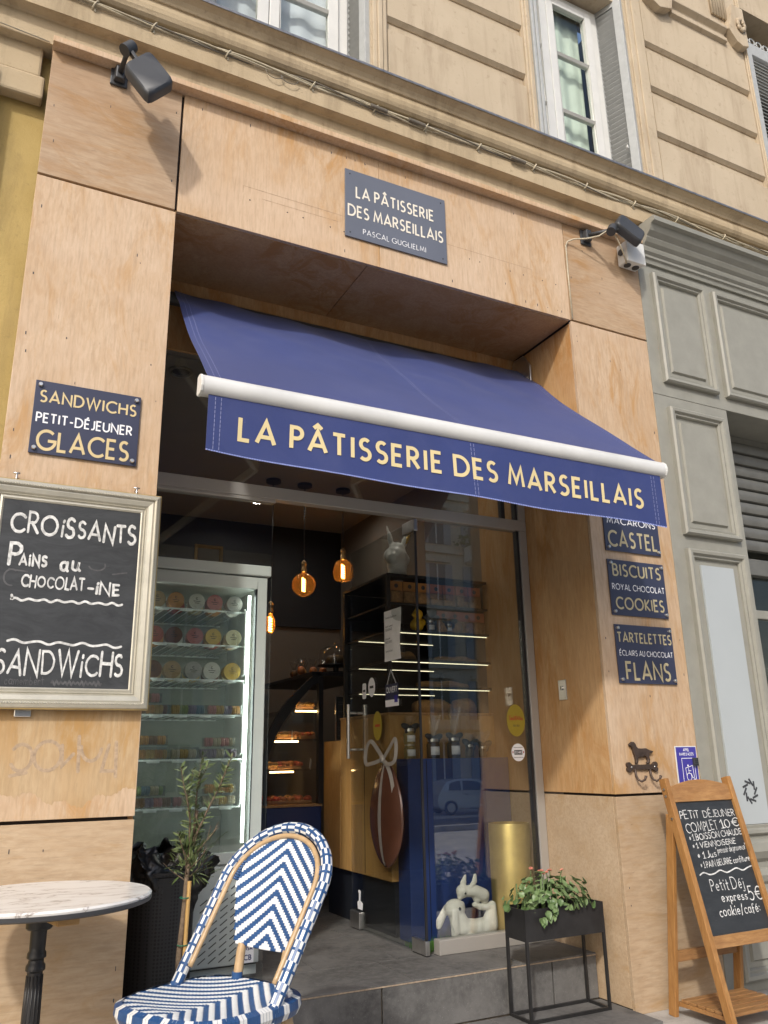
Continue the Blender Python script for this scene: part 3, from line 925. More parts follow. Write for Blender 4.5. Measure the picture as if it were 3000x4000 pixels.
def window(label, x0, x1, xm, z0, z1, bars, curt, seed, cx0, cx1):
    w = thing('casement_window', label, 'window', ((x0 + x1) / 2, .25, z0))
    Y = .25
    fr = MB()
    fr.box((x0, Y - .02, z0), (x0 + .05, Y + .05, z1))
    fr.box((x1 - .06, Y - .02, z0), (x1, Y + .05, z1))
    fr.box((x0 + .05, Y - .02, z1 - .05), (x1 - .06, Y + .05, z1))
    fr.build('frame', M['white'], w, bevel=.004)
    for a, b in ((x0 + .052, xm - .002), (xm + .002, x1 - .062)):
        s_ = .062
        lf = MB()
        lf.box((a, Y - .035, z0), (a + s_, Y + .01, z1 - .052))
        lf.box((b - s_, Y - .035, z0), (b, Y + .01, z1 - .052))
        lf.box((a + s_, Y - .035, z1 - .052 - s_), (b - s_, Y + .01, z1 - .052))
        lf.box((a + s_, Y - .035, z0), (b - s_, Y + .01, z0 + .08))
        sash = lf.build('sash', M['white'], w, bevel=.005)
        zs = [z0 + .08] + list(bars) + [z1 - .052 - s_]
        for z in bars:
            MB().prism([(Y - .032, z), (Y - .02, z - .016), (Y + .008, z - .016), (Y + .008, z + .016), (Y - .02, z + .016)],
                       lambda p, q, a=a: (a + s_, p, q), lambda p, q, b=b: (b - s_, p, q)).build('glazing_bar', M['white'], sash)
        for i in range(len(zs) - 1):
            B('pane', M['wglass'], (a + s_, Y - .012, zs[i] + (.016 if i else 0)), (b - s_, Y - .007, zs[i + 1] - (.016 if i < len(zs) - 2 else 0)), sash)
    rgl = random.Random(seed)
    ph = rgl.uniform(0, 6)
    MB().sheet(lambda u, v, h: (cx0 + (cx1 - cx0) * u, .325 + .006 * math.sin(ph + u * 31) + .006 * math.sin(u * 13 + ph) - h, z0 + (z1 - z0) * v), 60, 6, .003).build('curtain', curt, w, smooth=True)
    rm = MB()
    rm.box((x0 - .2, 1.2, z0 - .3), (x1 + .2, 1.22, z1 + .2))
    rm.box((x0 - .22, .34, z0 - .3), (x0 - .2, 1.2, z1 + .2))
    rm.box((x1 + .2, .34, z0 - .3), (x1 + .22, 1.2, z1 + .2))
    rm.build('room_lining', M['room'], w)
    return w
w1 = window('white casement window with pale curtain at upper left over the cornice', .66, 1.56, 1.075, 4.63, 6.32, (5.30, 5.80), M['curtain2'], 4, .72, 1.53)  # curtain carried on behind the left pane, standing in for its pale reflection
shutter(w1, (1.612, .065), (1.572, .30), 4.64, 6.4)
w2 = window('narrow white casement window with green tinted panes above the right lamp', 2.74, 3.56, 3.085, 4.63, 6.32, (5.298, 5.787), M['curtain'], 9, 2.86, 3.46)
s2 = shutter(w2, (3.652, .06), (3.566, .30), 4.64, 6.4)
MB().tube([(3.60, .11, 5.04), (3.585, .10, 5.06), (3.575, .09, 5.02), (3.56, .085, 5.03)], .006, 6).build('latch', M['white'], s2, smooth=True)
for x in (2.80, 2.83):
    B('folded_shutter_edge', M['shutter'], (x - .012, .03, 4.64), (x + .010, .12, 6.4), w2, bevel=.003)
jb = MB()
jb.tube([(2.862, .09, 4.64), (2.862, .09, 6.3)], .009, 8)
for z in (4.95, 5.02, 5.22, 5.55):
    jb.box((2.85, .07, z), (2.876, .10, z + .03))
jb.build('espagnolette_rod', M['shutter'], w2, smooth='angle')
for a, b in ((1.56, 1.62), (3.56, 3.66)):
    B('jamb', M['upper'], (b - .003, .08, 4.6), (b + .04, .40, 7.0), up)
    B('lintel', M['upper'], (a - 1.0, .10, 6.34), (b + .04, .42, 7.0), up)
w3 = thing('shuttered_window', 'closed grey louvred shutters of the window at far upper right', 'window', (5.4, .06, 4.63))
shutter(w3, (4.978, .07), (5.345, .07), 4.64, 6.56, .036)
shutter(w3, (5.352, .07), (5.72, .07), 4.64, 6.56, .036)
hd = MB()
hd.box((4.98, .06, 6.565), (5.72, .09, 6.585))
for i in range(9):
    hd.tube([(5.02 + i * .08 + .03 * math.cos(t), .075, 6.63 + .03 * math.sin(t)) for t in [k * PI / 6 for k in range(12)]], .007, 5, closed=True)
hd.build('fretwork_pelmet', M['shutter'], w3)
B('dark_room', M['room'], (4.97, .3, 4.6), (5.8, .32, 7), w3)
# moulded lintel band and rosette on the right pier
lb = MB()
pr = [(U + .005, 6.395), (U - .030, 6.410), (U - .030, 6.440), (U - .012, 6.455), (U - .012, 6.49), (U - .05, 6.515), (U - .05, 6.54), (U + .005, 6.55)]
lb.prism(pr, lambda a, b: (4.13, a, b), lambda a, b: (4.72, a, b))
lb.prism([(3.86, 6.42), (3.98, 6.36), (4.10, 6.40), (4.13, 6.55), (3.86, 6.60)], lambda a, b: (a, U + .005, b), lambda a, b: (a, U - .06, b))
lb.prism([(4.72, 6.52), (4.80, 6.42), (4.86, 6.40), (4.925, 6.42), (4.925, 6.80), (4.80, 6.80), (4.76, 6.62)], lambda a, b: (a, U + .005, b), lambda a, b: (a, U - .06, b))
lb.build('lintel_moulding', M['upper'], up, bevel=.004)
ro = MB()
for k in range(8):
    a = k * PI / 4
    c = Vector((4.858 + .034 * math.cos(a), U - .072, 6.60 + .050 * math.sin(a)))
    ro.ball(c, .022, 8, 6, sx=1, sy=.55, sz=1.2, rot=Matrix.Rotation(-a, 3, 'Y'))
ro.ball((4.858, U - .085, 6.60), .011, 8, 6)
ro.build('rosette', M['upper'], up, smooth=True)
fl_ = MB()
for k in range(6):
    x = 4.62 + .03 * k
    fl_.tube([(x, U - .012, 6.66), (x, U - .012, 7.4)], .012, 8)
fl_.build('fluting', M['upper'], up, smooth=True)

# ------------------------------------------------------------------ grey panelled shopfront on the right
gs_ = thing('grey_shopfront', 'grey painted panelled wooden shopfront right of the bakery', 'shopfront', (4.2, 0, 0))
GX0, GXo = 3.440, 4.048
B('pilaster_board', M['greypaint'], (GX0, .004, -.02), (GXo, .30, 3.150), gs_, bevel=.003)
B('fascia_board', M['greypaint'], (GX0, .004, 3.152), (7.2, .30, 4.06), gs_, bevel=.003)
cm = MB()
cp = [(.02, 4.05), (-.012, 4.05), (-.018, 4.075), (-.030, 4.082), (-.030, 4.098), (-.046, 4.112), (-.052, 4.132), (-.052, 4.142), (-.072, 4.158), (-.086, 4.18), (-.086, 4.190), (-.115, 4.212), (-.128, 4.240), (-.132, 4.252), (-.160, 4.256), (-.163, 4.285), (-.155, 4.292), (.02, 4.296)]
cm.profX(cp, 3.452, 7.2)
cm.build('shop_cornice', M['greypaint'], gs_)
def mould(x0, z0, x1, z1, field=True, name='panel_moulding'):
    b = MB()
    pf = [(0, .004), (0, -.022), (.010, -.032), (.026, -.030), (.034, -.014), (.046, -.016), (.052, -.004), (.052, .004)]
    n = len(pf)
    vs = []
    for (cx, cz, sx, sz) in ((x0, z0, 1, 1), (x1, z0, -1, 1), (x1, z1, -1, -1), (x0, z1, 1, -1)):
        for (t, y) in pf:
            vs.append((cx + sx * t, y, cz + sz * t))
    fs = []
    for i in range(4):
        j = (i + 1) % 4
        for k in range(n - 1):
            fs.append((i * n + k, i * n + k + 1, j * n + k + 1, j * n + k))
    b.add(vs, fs)
    mo = b.build(name, M['greypaint'], gs_)
    if field:
        q = MB()
        i0, o0 = .088, .080
        q.add([(x0 + o0, .0035, z0 + o0), (x1 - o0, .0035, z0 + o0), (x1 - o0, .0035, z1 - o0), (x0 + o0, .0035, z1 - o0),
               (x0 + i0, -.009, z0 + i0), (x1 - i0, -.009, z0 + i0), (x1 - i0, -.009, z1 - i0), (x0 + i0, -.009, z1 - i0)],
              [(4, 5, 6, 7), (0, 1, 5, 4), (1, 2, 6, 5), (2, 3, 7, 6), (3, 0, 4, 7)])
        q.build('raised_field', M['greypaint'], mo)
    return mo
mould(3.531, 3.238, 3.980, 3.988)
mould(4.053, 3.238, 6.3, 3.988)
mould(3.531, 2.290, 3.985, 3.074)
wm = mould(3.531, .69, 3.992, 2.207, False)
wp = B('pale_panel', M['whitepanel'], (3.628, -.010, .742), (3.887, .003, 2.119), gs_, bevel=.001)
lg = MB()
for k in range(10):
    a = 2 * PI * k / 10
    c = Vector((3.771 + .040 * math.cos(a), -.0108, .905 + .047 * math.sin(a)))
    d = Vector((math.cos(a + .95), 0, math.sin(a + .95)))
    nn = Vector((-d.z, 0, d.x))
    lg.obox(c, d * .022, nn * .0052, Vector((0, .0006, 0)))
lg.build('round_logo', M['dark'], wp)
bs = MB()
bs.profX([(.004, .38), (-.02, .38), (-.03, .40), (-.03, .425), (-.018, .43), (-.018, .455), (-.035, .47), (-.045, .50), (-.035, .53), (-.02, .535), (-.02, .56), (-.040, .58), (-.058, .615), (-.050, .655), (-.03, .668), (-.012, .674), (-.012, .688), (.004, .688)], GX0 + .01, GXo)
bs.build('base_moulding', M['greypaint'], gs_)
mould(3.545, .03, 3.99, .33)
# roller shutter recessed in the opening
M['shutdark'] = plain('dusty_dark_shutter', (.15, .147, .13), .5, .2, .15, 9)
rs = thing('roller_shutter', 'half-raised grey roller shutter inside the grey shopfront', 'shutter', (5, .25, 2))
b = MB()
me_ = None
for i in range(9):
    z = 3.06 - i * .085
    b = MB()
    b.profX([(.275, z - .040), (.262, z - .034), (.254, z - .01), (.254, z + .01), (.262, z + .030), (.280, z + .034), (.280, z + .041), (.29, z + .041), (.29, z - .04)], 4.06, 6.4)
    b.build('slat', M['shutdark'], rs, smooth='angle')
B('bottom_bar', M['shutdark'], (4.06, .225, 2.17), (6.4, .285, 2.275), rs, bevel=.004)
MB().tube([(4.14, .225, 2.235), (4.14, .19, 2.225), (4.14, .185, 2.20), (4.20, .185, 2.195), (4.20, .19, 2.225), (4.20, .225, 2.235)], .006, 8).build('handle', M['steel'], rs, smooth=True)
gw = thing('grey_shop_window', 'dark shop window under the roller shutter at right edge', 'window', (5, .3, 1))
B('transom_rail', M['greypaint'], (4.06, .26, 1.90), (6.4, .33, 1.955), gw, bevel=.005)
B('pane', M['wglass'], (4.06, .28, .7), (6.4, .286, 1.90), gw)
B('pane', M['wglass'], (4.06, .28, 1.955), (6.4, .286, 2.17), gw)
B('dark_interior', M['room'], (4.05, .9, -.02), (6.4, .92, 3.15), gw)
B('opening_ceiling', M['greypaint'], (4.05, .302, 3.10), (6.4, .95, 3.16), gw)
B('opening_end', M['greypaint'], (6.4, .06, -.02), (6.45, .95, 3.15), gw)
B('stall_riser', M['greypaint'], (4.055, .06, -.02), (6.4, .30, .7), gw, bevel=.004)
ow = B('blank_wall', M['upper'], (5.9, .06, 4.6), (14, .4, 12), up)
B('high_wall', M['upper'], (-8, .10, 7.0), (5.9, .5, 12), up)
# ------------------------------------------------------------------ plates
def plate(name, label, x0, z0, x1, z1, lines, screws='steel', group=None, mat='navyplate'):
    t = thing(name, label, 'sign', ((x0 + x1) / 2, 0, z0), group)
    B('plate', M[mat], (x0, -.010, z0), (x1, -.003, z1), t, bevel=.0008)
    fn = wall_fn(-.0102)
    for (s, a, b, zb, h, mat, wt, tr) in lines:
        mb = MB()
        put_text(mb, s, fn, a, zb, b - a, h, wt, tr, .0006)
        mb.build('lettering', M[mat], t)
    for sx in (0, 1):
        for sz in (0, 1):
            cx = x0 + (x1 - x0) * (.045 if not sx else .955)
            cz = z0 + (z1 - z0) * (.065 if not sz else .935)
            r_ = .0085 if screws == 'steel' else .004
            MB().tube([(cx, -.009, cz), (cx, -.020 if screws == 'steel' else -.0115, cz), (cx, -.0225 if screws == 'steel' else -.012, cz)], [r_, r_, r_ * .75], 14).build('stud', M['steel'] if screws == 'steel' else M['dark'], t, smooth='angle')
    return t
M['goldbr'] = plain('gold_letter_bright', (.64, .51, .27), .5, 0, .05, 3)
plate('menu_plate', 'navy plate lettered SANDWICHS PETIT-DÉJEUNER GLACES on the left pier', .106, 2.243, .508, 2.546, [
    ('SANDWICHS', .128, .490, 2.458, .046, 'goldbr', .17, .15), ('PETIT-DÉJEUNER', .122, .480, 2.372, .037, 'whitetxt', .17, .13), ('GLACES', .134, .472, 2.262, .076, 'goldbr', .16, .13)])
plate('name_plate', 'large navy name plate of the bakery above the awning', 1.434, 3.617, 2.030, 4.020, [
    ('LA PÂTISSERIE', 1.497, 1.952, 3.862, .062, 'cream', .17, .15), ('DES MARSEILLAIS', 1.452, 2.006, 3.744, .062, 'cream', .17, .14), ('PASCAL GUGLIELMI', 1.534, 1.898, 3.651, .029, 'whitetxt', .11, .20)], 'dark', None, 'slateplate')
plate('menu_plate', 'navy plate lettered CASTEL half hidden by the awning edge, top of three', 2.940, 2.139, 3.330, 2.432, [
    ('MACARONS', 2.965, 3.305, 2.292, .034, 'whitetxt', .13, .18), ('CASTEL', 2.965, 3.305, 2.168, .080, 'gold', .17, .16)])
plate('menu_plate', 'navy plate lettered BISCUITS and COOKIES, middle of three on right pier', 2.940, 1.794, 3.333, 2.091, [
    ('BISCUITS', 2.972, 3.303, 2.006, .060, 'gold', .17, .15), ('ROYAL CHOCOLAT', 2.957, 3.320, 1.930, .030, 'whitetxt', .13, .17), ('COOKIES', 2.974, 3.303, 1.830, .058, 'gold', .17, .15)])
plate('menu_plate', 'navy plate lettered TARTELETTES and FLANS, lowest of three on right pier', 2.944, 1.447, 3.339, 1.746, [
    ('TARTELETTES', 2.957, 3.326, 1.656, .047, 'gold', .17, .13), ('ÉCLAIRS AU CHOCOLAT', 2.962, 3.326, 1.587, .026, 'whitetxt', .12, .18), ('FLANS', 2.996, 3.292, 1.468, .084, 'gold', .16, .15)])

# ------------------------------------------------------------------ framed chalkboard on the left pier
M['silver'] = plain('silver_leaf_frame', (.52, .49, .40), .36, .45, .10, 14, .10, bscale=200)
M['gilt'] = plain('gilt_edge', (.55, .40, .16), .35, .6, .15, 25)
def chalk(name, dust=.10):
    m_, nt, b = new_mat(name)
    v = coords(nt, per_object=False)
    v2 = coords(nt, (1, 1, 3.5), (0, .4, 0), False)
    n1 = noise(nt, 4.5, 7, .7, v2, 1.2)
    n2 = noise(nt, 26, 6, .75, v2, .6)
    c = ramp(nt, n1, [(.30, (.018, .020, .022)), (.72, (.018 + dust * .36, .020 + dust * .38, .022 + dust * .40))])
    d = ramp(nt, n2, [(.62, (0, 0, 0)), (.80, (.22, .22, .22))])
    c = mix(nt, d, c, (.22, .22, .23))
    nt.links.new(c, b.inputs['Base Color'])
    b.inputs['Roughness'].default_value = .55
    return m_
M['slate'] = chalk('chalkboard', .09)
M['slate2'] = chalk('easel_chalkboard', .05)
M['chalk'] = plain('white_chalk_marker', (.60, .60, .58), .8, 0, .38, 55)
M['smear'] = plain('rubbed_out_chalk', (.085, .085, .088), .8, 0, .3, 60)
fb = thing('framed_chalkboard', 'black chalkboard in ornate silver frame listing croissants on the left pier', 'chalkboard', (.27, 0, 1.29))
bx0, bx1, bz0, bz1 = -.028, .610, 1.290, 2.118
ix0, ix1, iz0, iz1 = .052, .534, 1.362, 2.036
B('slate', M['slate'], (ix0 - .006, -.030, iz0 - .006), (ix1 + .006, -.016, iz1 + .006), fb)
pf = [(0, -.004), (0, -.040), (.004, -.046), (.016, -.052), (.022, -.050), (.024, -.044), (.030, -.045), (.046, -.041), (.052, -.034), (.056, -.037), (.060, -.031), (.068, -.033), (.074, -.029), (.076, -.022), (.080, -.022), (.080, -.010), (.01, -.004)]
fx = [bx0, bx1]
def frame_ring(b, prof, x0, x1, z0, z1):
    n = len(prof)
    vs = []
    for (cx, cz, sx, sz) in ((x0, z0, 1, 1), (x1, z0, -1, 1), (x1, z1, -1, -1), (x0, z1, 1, -1)):
        for (t, y) in prof:
            vs.append((cx + sx * t, y, cz + sz * t))
    fs = []
    for i in range(4):
        j = (i + 1) % 4
        for k in range(n):
            l = (k + 1) % n
            fs.append((i * n + k, i * n + l, j * n + l, j * n + k))
    b.add(vs, fs)
fr = MB()
frame_ring(fr, pf, bx0, bx1, bz0, bz1)
fro = fr.build('frame', M['silver'], fb)
ge = MB()
frame_ring(ge, [(-.003, -.004), (-.003, -.038), (.0005, -.040), (.0005, -.004)], bx0, bx1, bz0, bz1)
ge.build('gilt_edge', M['gilt'], fro)
# carved beading: little scrolls along the outer band, one mesh per side
def beads(p, q, n, axis):
    b = MB()
    for i in range(n):
        t = (i + .5) / n
        c = Vector(p).lerp(Vector(q), t)
        b.ball(c, .0038, 7, 5, sx=1.3 if axis == 'x' else .9, sy=.8, sz=.9 if axis == 'x' else 1.3)
        b.ball(c + (Vector((.006, -.001, .003)) if axis == 'x' else Vector((.003, -.001, .006))), .0024, 6, 4)
    o = b.build('carved_beading', M['silver'], fro, smooth=True)
    o['kind'] = 'stuff'
o_ = .018
beads((bx0 + o_, -.051, bz1 - o_), (bx1 - o_, -.051, bz1 - o_), 66, 'x')
beads((bx0 + o_, -.051, bz0 + o_), (bx1 - o_, -.051, bz0 + o_), 66, 'x')
beads((bx1 - o_, -.051, bz0 + o_), (bx1 - o_, -.051, bz1 - o_), 86, 'z')
fn = wall_fn(-.0302)
def hand_line(root, s, a, b, z, h, wt, seed, fnc, mat='chalk', track=.14, slope=0, hand=.9, space=.4):
    mb = MB()
    put_text(mb, s, fnc, a, z, b - a, h, wt, track, .0006, hand, seed, True, space, slope)
    mb.build('chalk_writing', M[mat], root)
hand_line(fb, 'CROıSSANTS', .080, .524, 1.922, .070, .16, 3, fn, slope=-.012)
hand_line(fb, 'P', .088, .125, 1.795, .086, .14, 8, fn)
hand_line(fb, 'AıNS', .122, .212, 1.800, .040, .24, 9, fn)
hand_line(fb, 'au', .262, .325, 1.793, .058, .18, 4, fn)
hand_line(fb, 'CHOCOLAT', .135, .350, 1.722, .040, .20, 6, fn, slope=.0)
hand_line(fb, '-ıNE', .366, .475, 1.712, .042, .20, 12, fn)
hand_line(fb, 'SANDWıCHS', .083, .510, 1.408, .080, .14, 21, fn)
wv = MB()
put_strokes(wv, [wave(.108, .492, 1.672, .0035, 60, 8, .004)], fn, .0085)
put_strokes(wv, [[(.108, 1.686), (.112, 1.672)], wave(.112, .500, 1.522, .0045, 60, 5, -.004)], fn, .0085)
wv.build('chalk_writing', M['chalk'], fb)
hand_line(fb, 'camembert', .118, .245, 1.372, .028, .10, 31, fn, 'smear')
sm = MB()
put_strokes(sm, [wave(.27, .44, 1.38, .006, 60, 12), arc(.39, 1.82, .03, .02, 200, 380, 12), [(.09, 1.78), (.15, 1.775)], arc(.1, 1.75, .025, .03, 60, 280, 12), [(.44, 1.70), (.47, 1.71)], [(.45, 1.79), (.50, 1.80)]], fn, .006, .0003)
sm.build('chalk_smears', M['smear'], fb)
for x in (.077, .514):
    hk = MB().tube([(x, 0, 2.140), (x, -.022, 2.145), (x, -.034, 2.140), (x, -.034, 2.10)], .004, 8)
    hk.tube([(x - .012, -.03, 2.146), (x + .012, -.03, 2.146)], .0035, 6)
    hk.build('hook', M['steel'], fb, smooth=True)
MB().box((.16, -.012, 1.262), (.215, -.001, 1.288)).build('catch', M['steel'], fb, bevel=.003)

# ------------------------------------------------------------------ awning
aw = thing('awning', 'navy blue retractable awning with gold bakery name on its valance', 'awning', (1.7, 0, 2.3))
def fabric_mat(name, col):
    m_, nt, b = new_mat(name)
    v = coords(nt, per_object=False)
    n1 = noise(nt, 1.6, 6, .6, v, .5)
    n2 = noise(nt, 260, 3, .6, v)
    n3 = noise(nt, 38, 5, .7, v)
    c = ramp(nt, n1, [(.3, tuple(x * .88 for x in col)), (.7, tuple(x * 1.12 for x in col))])
    c = mix(nt, ramp(nt, n2, [(.4, (0, 0, 0)), (.75, (.35, .35, .35))]), c, tuple(x * 1.4 for x in col))
    n5 = noise(nt, 4.5, 7, .7, v, .8)
    c = mix(nt, ramp(nt, n5, [(.45, (0, 0, 0)), (.75, (.30, .30, .30))]), c, (.065, .078, .19))
    c = mix(nt, ramp(nt, n3, [(.70, (0, 0, 0)), (.80, (.3, .3, .3))]), c, (.30, .30, .36))
    nt.links.new(c, b.inputs['Base Color'])
    b.inputs['Roughness'].default_value = .7
    b.inputs['Sheen Weight'].default_value = .16
    b.inputs['Sheen Roughness'].default_value = .4
    bump(nt, b, n2, .15, .002)
    return m_
M['awning'] = fabric_mat('navy_acrylic', (.024, .039, .150))
M['thread'] = plain('pale_thread', (.26, .28, .46), .8)
aL0, aR0, aL1, aR1 = .712, 2.836, .632, 2.742           # back and front edges
Yb, Zb, Yf, Zf = .505, 3.395, -.612, 2.398
def fab(u, v, h):
    xl, xr = aL1 + (aL0 - aL1) * v, aR1 + (aR0 - aR1) * v
    x = xl + (xr - xl) * u
    sag = -.022 * math.sin(PI * v) - .006 * math.sin(PI * v) * math.sin(u * 17) - .016 * math.sin(PI * u) * v + .004 * math.sin(u * 41 + v * 9) * v * v + .005 * math.sin(v * 11 + u * 5) * math.sin(PI * v)
    wr = .013 * math.exp(-((v - .80) / .07) ** 2) * math.sin(u * 19 + 1.2) + .007 * math.exp(-((v - .62) / .05) ** 2) * math.sin(u * 31)
    y = Yf + (Yb - Yf) * v
    z = Zf + (Zb - Zf) * v + sag + wr
    nrm = Vector((0, -(Zb - Zf), (Yb - Yf))).normalized()
    return (x, y + nrm.y * h, z + nrm.z * h)
fo = MB().sheet(fab, 80, 44, .0018).build('fabric', M['awning'], aw, smooth='angle')
for us in ((.012, .022), (.497, .503), (.978, .988)):
    b = MB()
    for u_ in us:
        for i in range(60):
            v0, v1 = i / 60, (i + .72) / 60
            b.add([fab(u_ - .0004, v0, .0026), fab(u_ + .0004, v0, .0026), fab(u_ + .0004, v1, .0026), fab(u_ - .0004, v1, .0026)], [(0, 1, 2, 3)])
    so = b.build('stitching', M['thread'], fo)
    so['kind'] = 'stuff'
# valance
vL, vR = .634, 2.735
def val(u, v, h):
    x = vL + (vR - vL) * u
    zb = 2.120 + (-.020 * math.sin(u * 3.0) - .026 * u) - .012 * max(0, u - .93) / .07
    zt = 2.322
    y = -.628 + .010 * math.sin(u * 9 + .6) * (1 - v) + .006 * math.sin(u * 21) * (1 - v)
    return (x + .01 * (1 - v) * u, y - h, zb + (zt - zb) * v)
vo = MB().sheet(val, 90, 8, .0016).build('valance', M['awning'], aw, smooth='angle')
def valtxt(x, z, h):
    u = (x - vL) / (vR - vL)
    zb = val(u, 0, 0)[2]
    v = (z - zb) / (2.322 - zb)
    p = val(u, v, h)
    return (x, p[1], z)
tx = MB()
polys, W = text2d('LA PÂTISSERIE DES MARSEILLAIS', .185, .19, .42)
kx = (2.612 - .752) / W
for n_, (k, poly) in enumerate(polys):
    pts = []
    for p in poly:
        x = .752 + p.x * kx
        z0_ = 2.176 - .020 * (x - .752) / 1.86 * 1.0
        pts.append(valtxt(x, z0_ + p.y * .080, .0032 + (k % 6) * .0002 + (n_ % 40) * .000012))
    tx.add(pts, [tuple(range(len(pts)))])
tx.build('lettering', M['goldaw'], vo)
M['hem'] = plain('blue_white_binding', (.30, .36, .72), .8, var=.2, scale=90)
hm = MB()
for i in range(230):
    u0_, u1_ = i / 230, (i + .62) / 230
    hm.add([val(u0_, -.010, .0022), val(u1_, -.010, .0022), val(u1_ + .001, .014, .0022), val(u0_ + .001, .014, .0022)], [(0, 1, 2, 3)])
ho = hm.build('hem_stitching', M['hem'], vo)
ho['kind'] = 'stuff'
sv = MB()
for u_ in (.012, .022, .510, .517, .972, .980):
    for i in range(12):
        v0, v1 = .03 + i * .08, .03 + i * .08 + .06
        sv.add([val(u_ - .0005, v0, .0024), val(u_ + .0005, v0, .0024), val(u_ + .0005, v1, .0024), val(u_ - .0005, v1, .0024)], [(0, 1, 2, 3)])
so = sv.build('stitching', M['thread'], vo)
so['kind'] = 'stuff'
# front bar
M['alubar'] = plain('weathered_white_aluminium', (.62, .62, .60), .36, 0, .10, 5)
bp_ = [(-.600, 2.322), (-.626, 2.322), (-.640, 2.329), (-.648, 2.345), (-.649, 2.362), (-.643, 2.380), (-.630, 2.392), (-.610, 2.397), (-.592, 2.394), (-.588, 2.332)]
fbar = MB().profX(bp_, .612, 2.760).build('front_bar', M['alubar'], aw, smooth='angle')
cxm, czm = -.62, 2.361
cap = [(cxm + (a - cxm) * 1.07, czm + (b - czm) * 1.05) for a, b in bp_]
MB().profX(cap, .602, .6115).build('end_cap', M['white'], fbar, bevel=.002)
MB().profX(cap, 2.7605, 2.770).build('end_cap', M['white'], fbar, bevel=.002)
MB().tube([(.66, .520, 3.36), (2.83, .520, 3.36)], .034, 18).build('roller_tube', M['dark'], aw, smooth='angle')
for x in (.625, 2.834):
    b = MB()
    b.prism([(.38, 3.26), (.38, 3.38), (.44, 3.47), (.53, 3.475), (.555, 3.45), (.555, 3.22), (.48, 3.19)], lambda a, c: (x, a, c), lambda a, c: (x + .016, a, c))
    b.tube([(x - .01, .42, 3.30), (x + .035, .42, 3.30)], .022, 10)
    b.build('bracket', M['steel'], aw, bevel=.004)
for s_, xa, xe in ((1, .80, .98), (-1, 2.65, 2.45)):
    MB().bar((xa, .42, 3.13), (xe + s_ * .42, -.06, 2.78), .032, .05).bar((xe + s_ * .42, -.06, 2.78), (xa + s_ * .10, -.585, 2.36), .028, .045).build('folding_arm', M['alu'], aw, bevel=.004)

# ------------------------------------------------------------------ floodlights, junction box
def floodlight(label, bx, bz, corners, j):
    """corners: the four corners of the lamp's back, seen from the street; the lens faces the wall"""
    t = thing('floodlight', label, 'lamp', (bx, 0, bz), 'floodlights on the plywood front')
    b = MB()
    b.box((bx - .038, -.012, bz - .05), (bx + .038, -.001, bz + .05))
    b.prism([(-.026, -.012), (.026, -.012), (.018, -.045), (-.018, -.045)], lambda a, c: (bx + a, c, bz - .035), lambda a, c: (bx + a, c, bz + .035))
    b.build('wall_plate', M['lampgrey'], t, bevel=.004)
    P_ = [Vector(c) for c in corners]
    cen = sum(P_, Vector()) / 4
    e1 = ((P_[1] - P_[0]) + (P_[2] - P_[3])) / 4
    e2 = ((P_[3] - P_[0]) + (P_[2] - P_[1])) / 4
    nr = e1.cross(e2).normalized()
    if nr.y > 0:
        nr = -nr                                       # towards the street
    j = Vector(j)
    MB().tube([(bx, -.04, bz), tuple(Vector((bx, -.04, bz)).lerp(j, .5)), tuple(j)], [.013, .011, .012], 10).build('arm', M['lampgrey'], t, smooth=True)
    ax = e1.normalized()
    MB().tube([j - ax * .028, j + ax * .028], .028, 18).build('knuckle', M['lampgrey'], t, smooth='angle')
    out, fs = [], []
    for (k, d) in ((.90, 0), (.97, -.006), (1.0, -.016), (1.0, -.050)):
        for i in range(40):
            a = 2 * PI * i / 40
            ca, sa = math.cos(a), math.sin(a)
            rr = (abs(ca) ** 9 + abs(sa) ** 9) ** (-1 / 9)
            out.append(cen + e1 * (k * rr * ca) + e2 * (k * rr * sa) + nr * d)
    for i in range(3):
        for k in range(40):
            l = (k + 1) % 40
            fs.append((i * 40 + k, i * 40 + l, (i + 1) * 40 + l, (i + 1) * 40 + k))
    fs.append(tuple(range(40)))
    fs.append(tuple(reversed(range(120, 160))))
    hd_ = MB().add(out, fs).build('head', M['lampgrey'], t, smooth='angle')
    MB().obox(cen - nr * .057, e1 * .86, e2 * .86, nr * .002).build('lens', M['whitepanel'], hd_)
    q = cen + (j - cen).normalized() * min(e1.length, e2.length) * .8 - nr * .02
    MB().bar(j, q, .030, .016).build('yoke', M['lampgrey'], t, bevel=.003)
    return t
floodlight('dark grey square floodlight above the left pier', .302, 4.112, [(.290, -.21, 4.005), (.404, -.19, 4.152), (.506, -.25, 3.968), (.404, -.27, 3.828)], (.312, -.185, 4.115))
floodlight('grey square floodlight beside the white junction box above right pier', 3.02, 4.085, [(3.095, -.19, 4.115), (3.195, -.16, 4.205), (3.315, -.20, 4.105), (3.270, -.22, 3.985)], (3.10, -.15, 4.075))
jx = thing('junction_box', 'white plastic junction box under the right floodlight', 'junction box', (3.30, 0, 3.95))
B('box', M['white'], (3.265, -.085, 3.955), (3.400, -.005, 4.095), jx, bevel=.006)
B('lid', M['white'], (3.260, -.095, 3.950), (3.405, -.0855, 4.100), jx, bevel=.004)
for x in (3.30, 3.365):
    MB().lathe([(.022, -.006), (.022, 0), (.012, 0)], (x, -.045, 3.956), 14).build('grommet', M['lampgrey'], jx)
MB().tube([(3.262, -.045, 4.03), (3.252, -.045, 4.03)], .02, 14).build('grommet', M['lampgrey'], jx)
wr = thing('lamp_cable', 'thin beige cable looping from the plywood seam to the right floodlight', 'cable', (2.87, 0, 3.9))
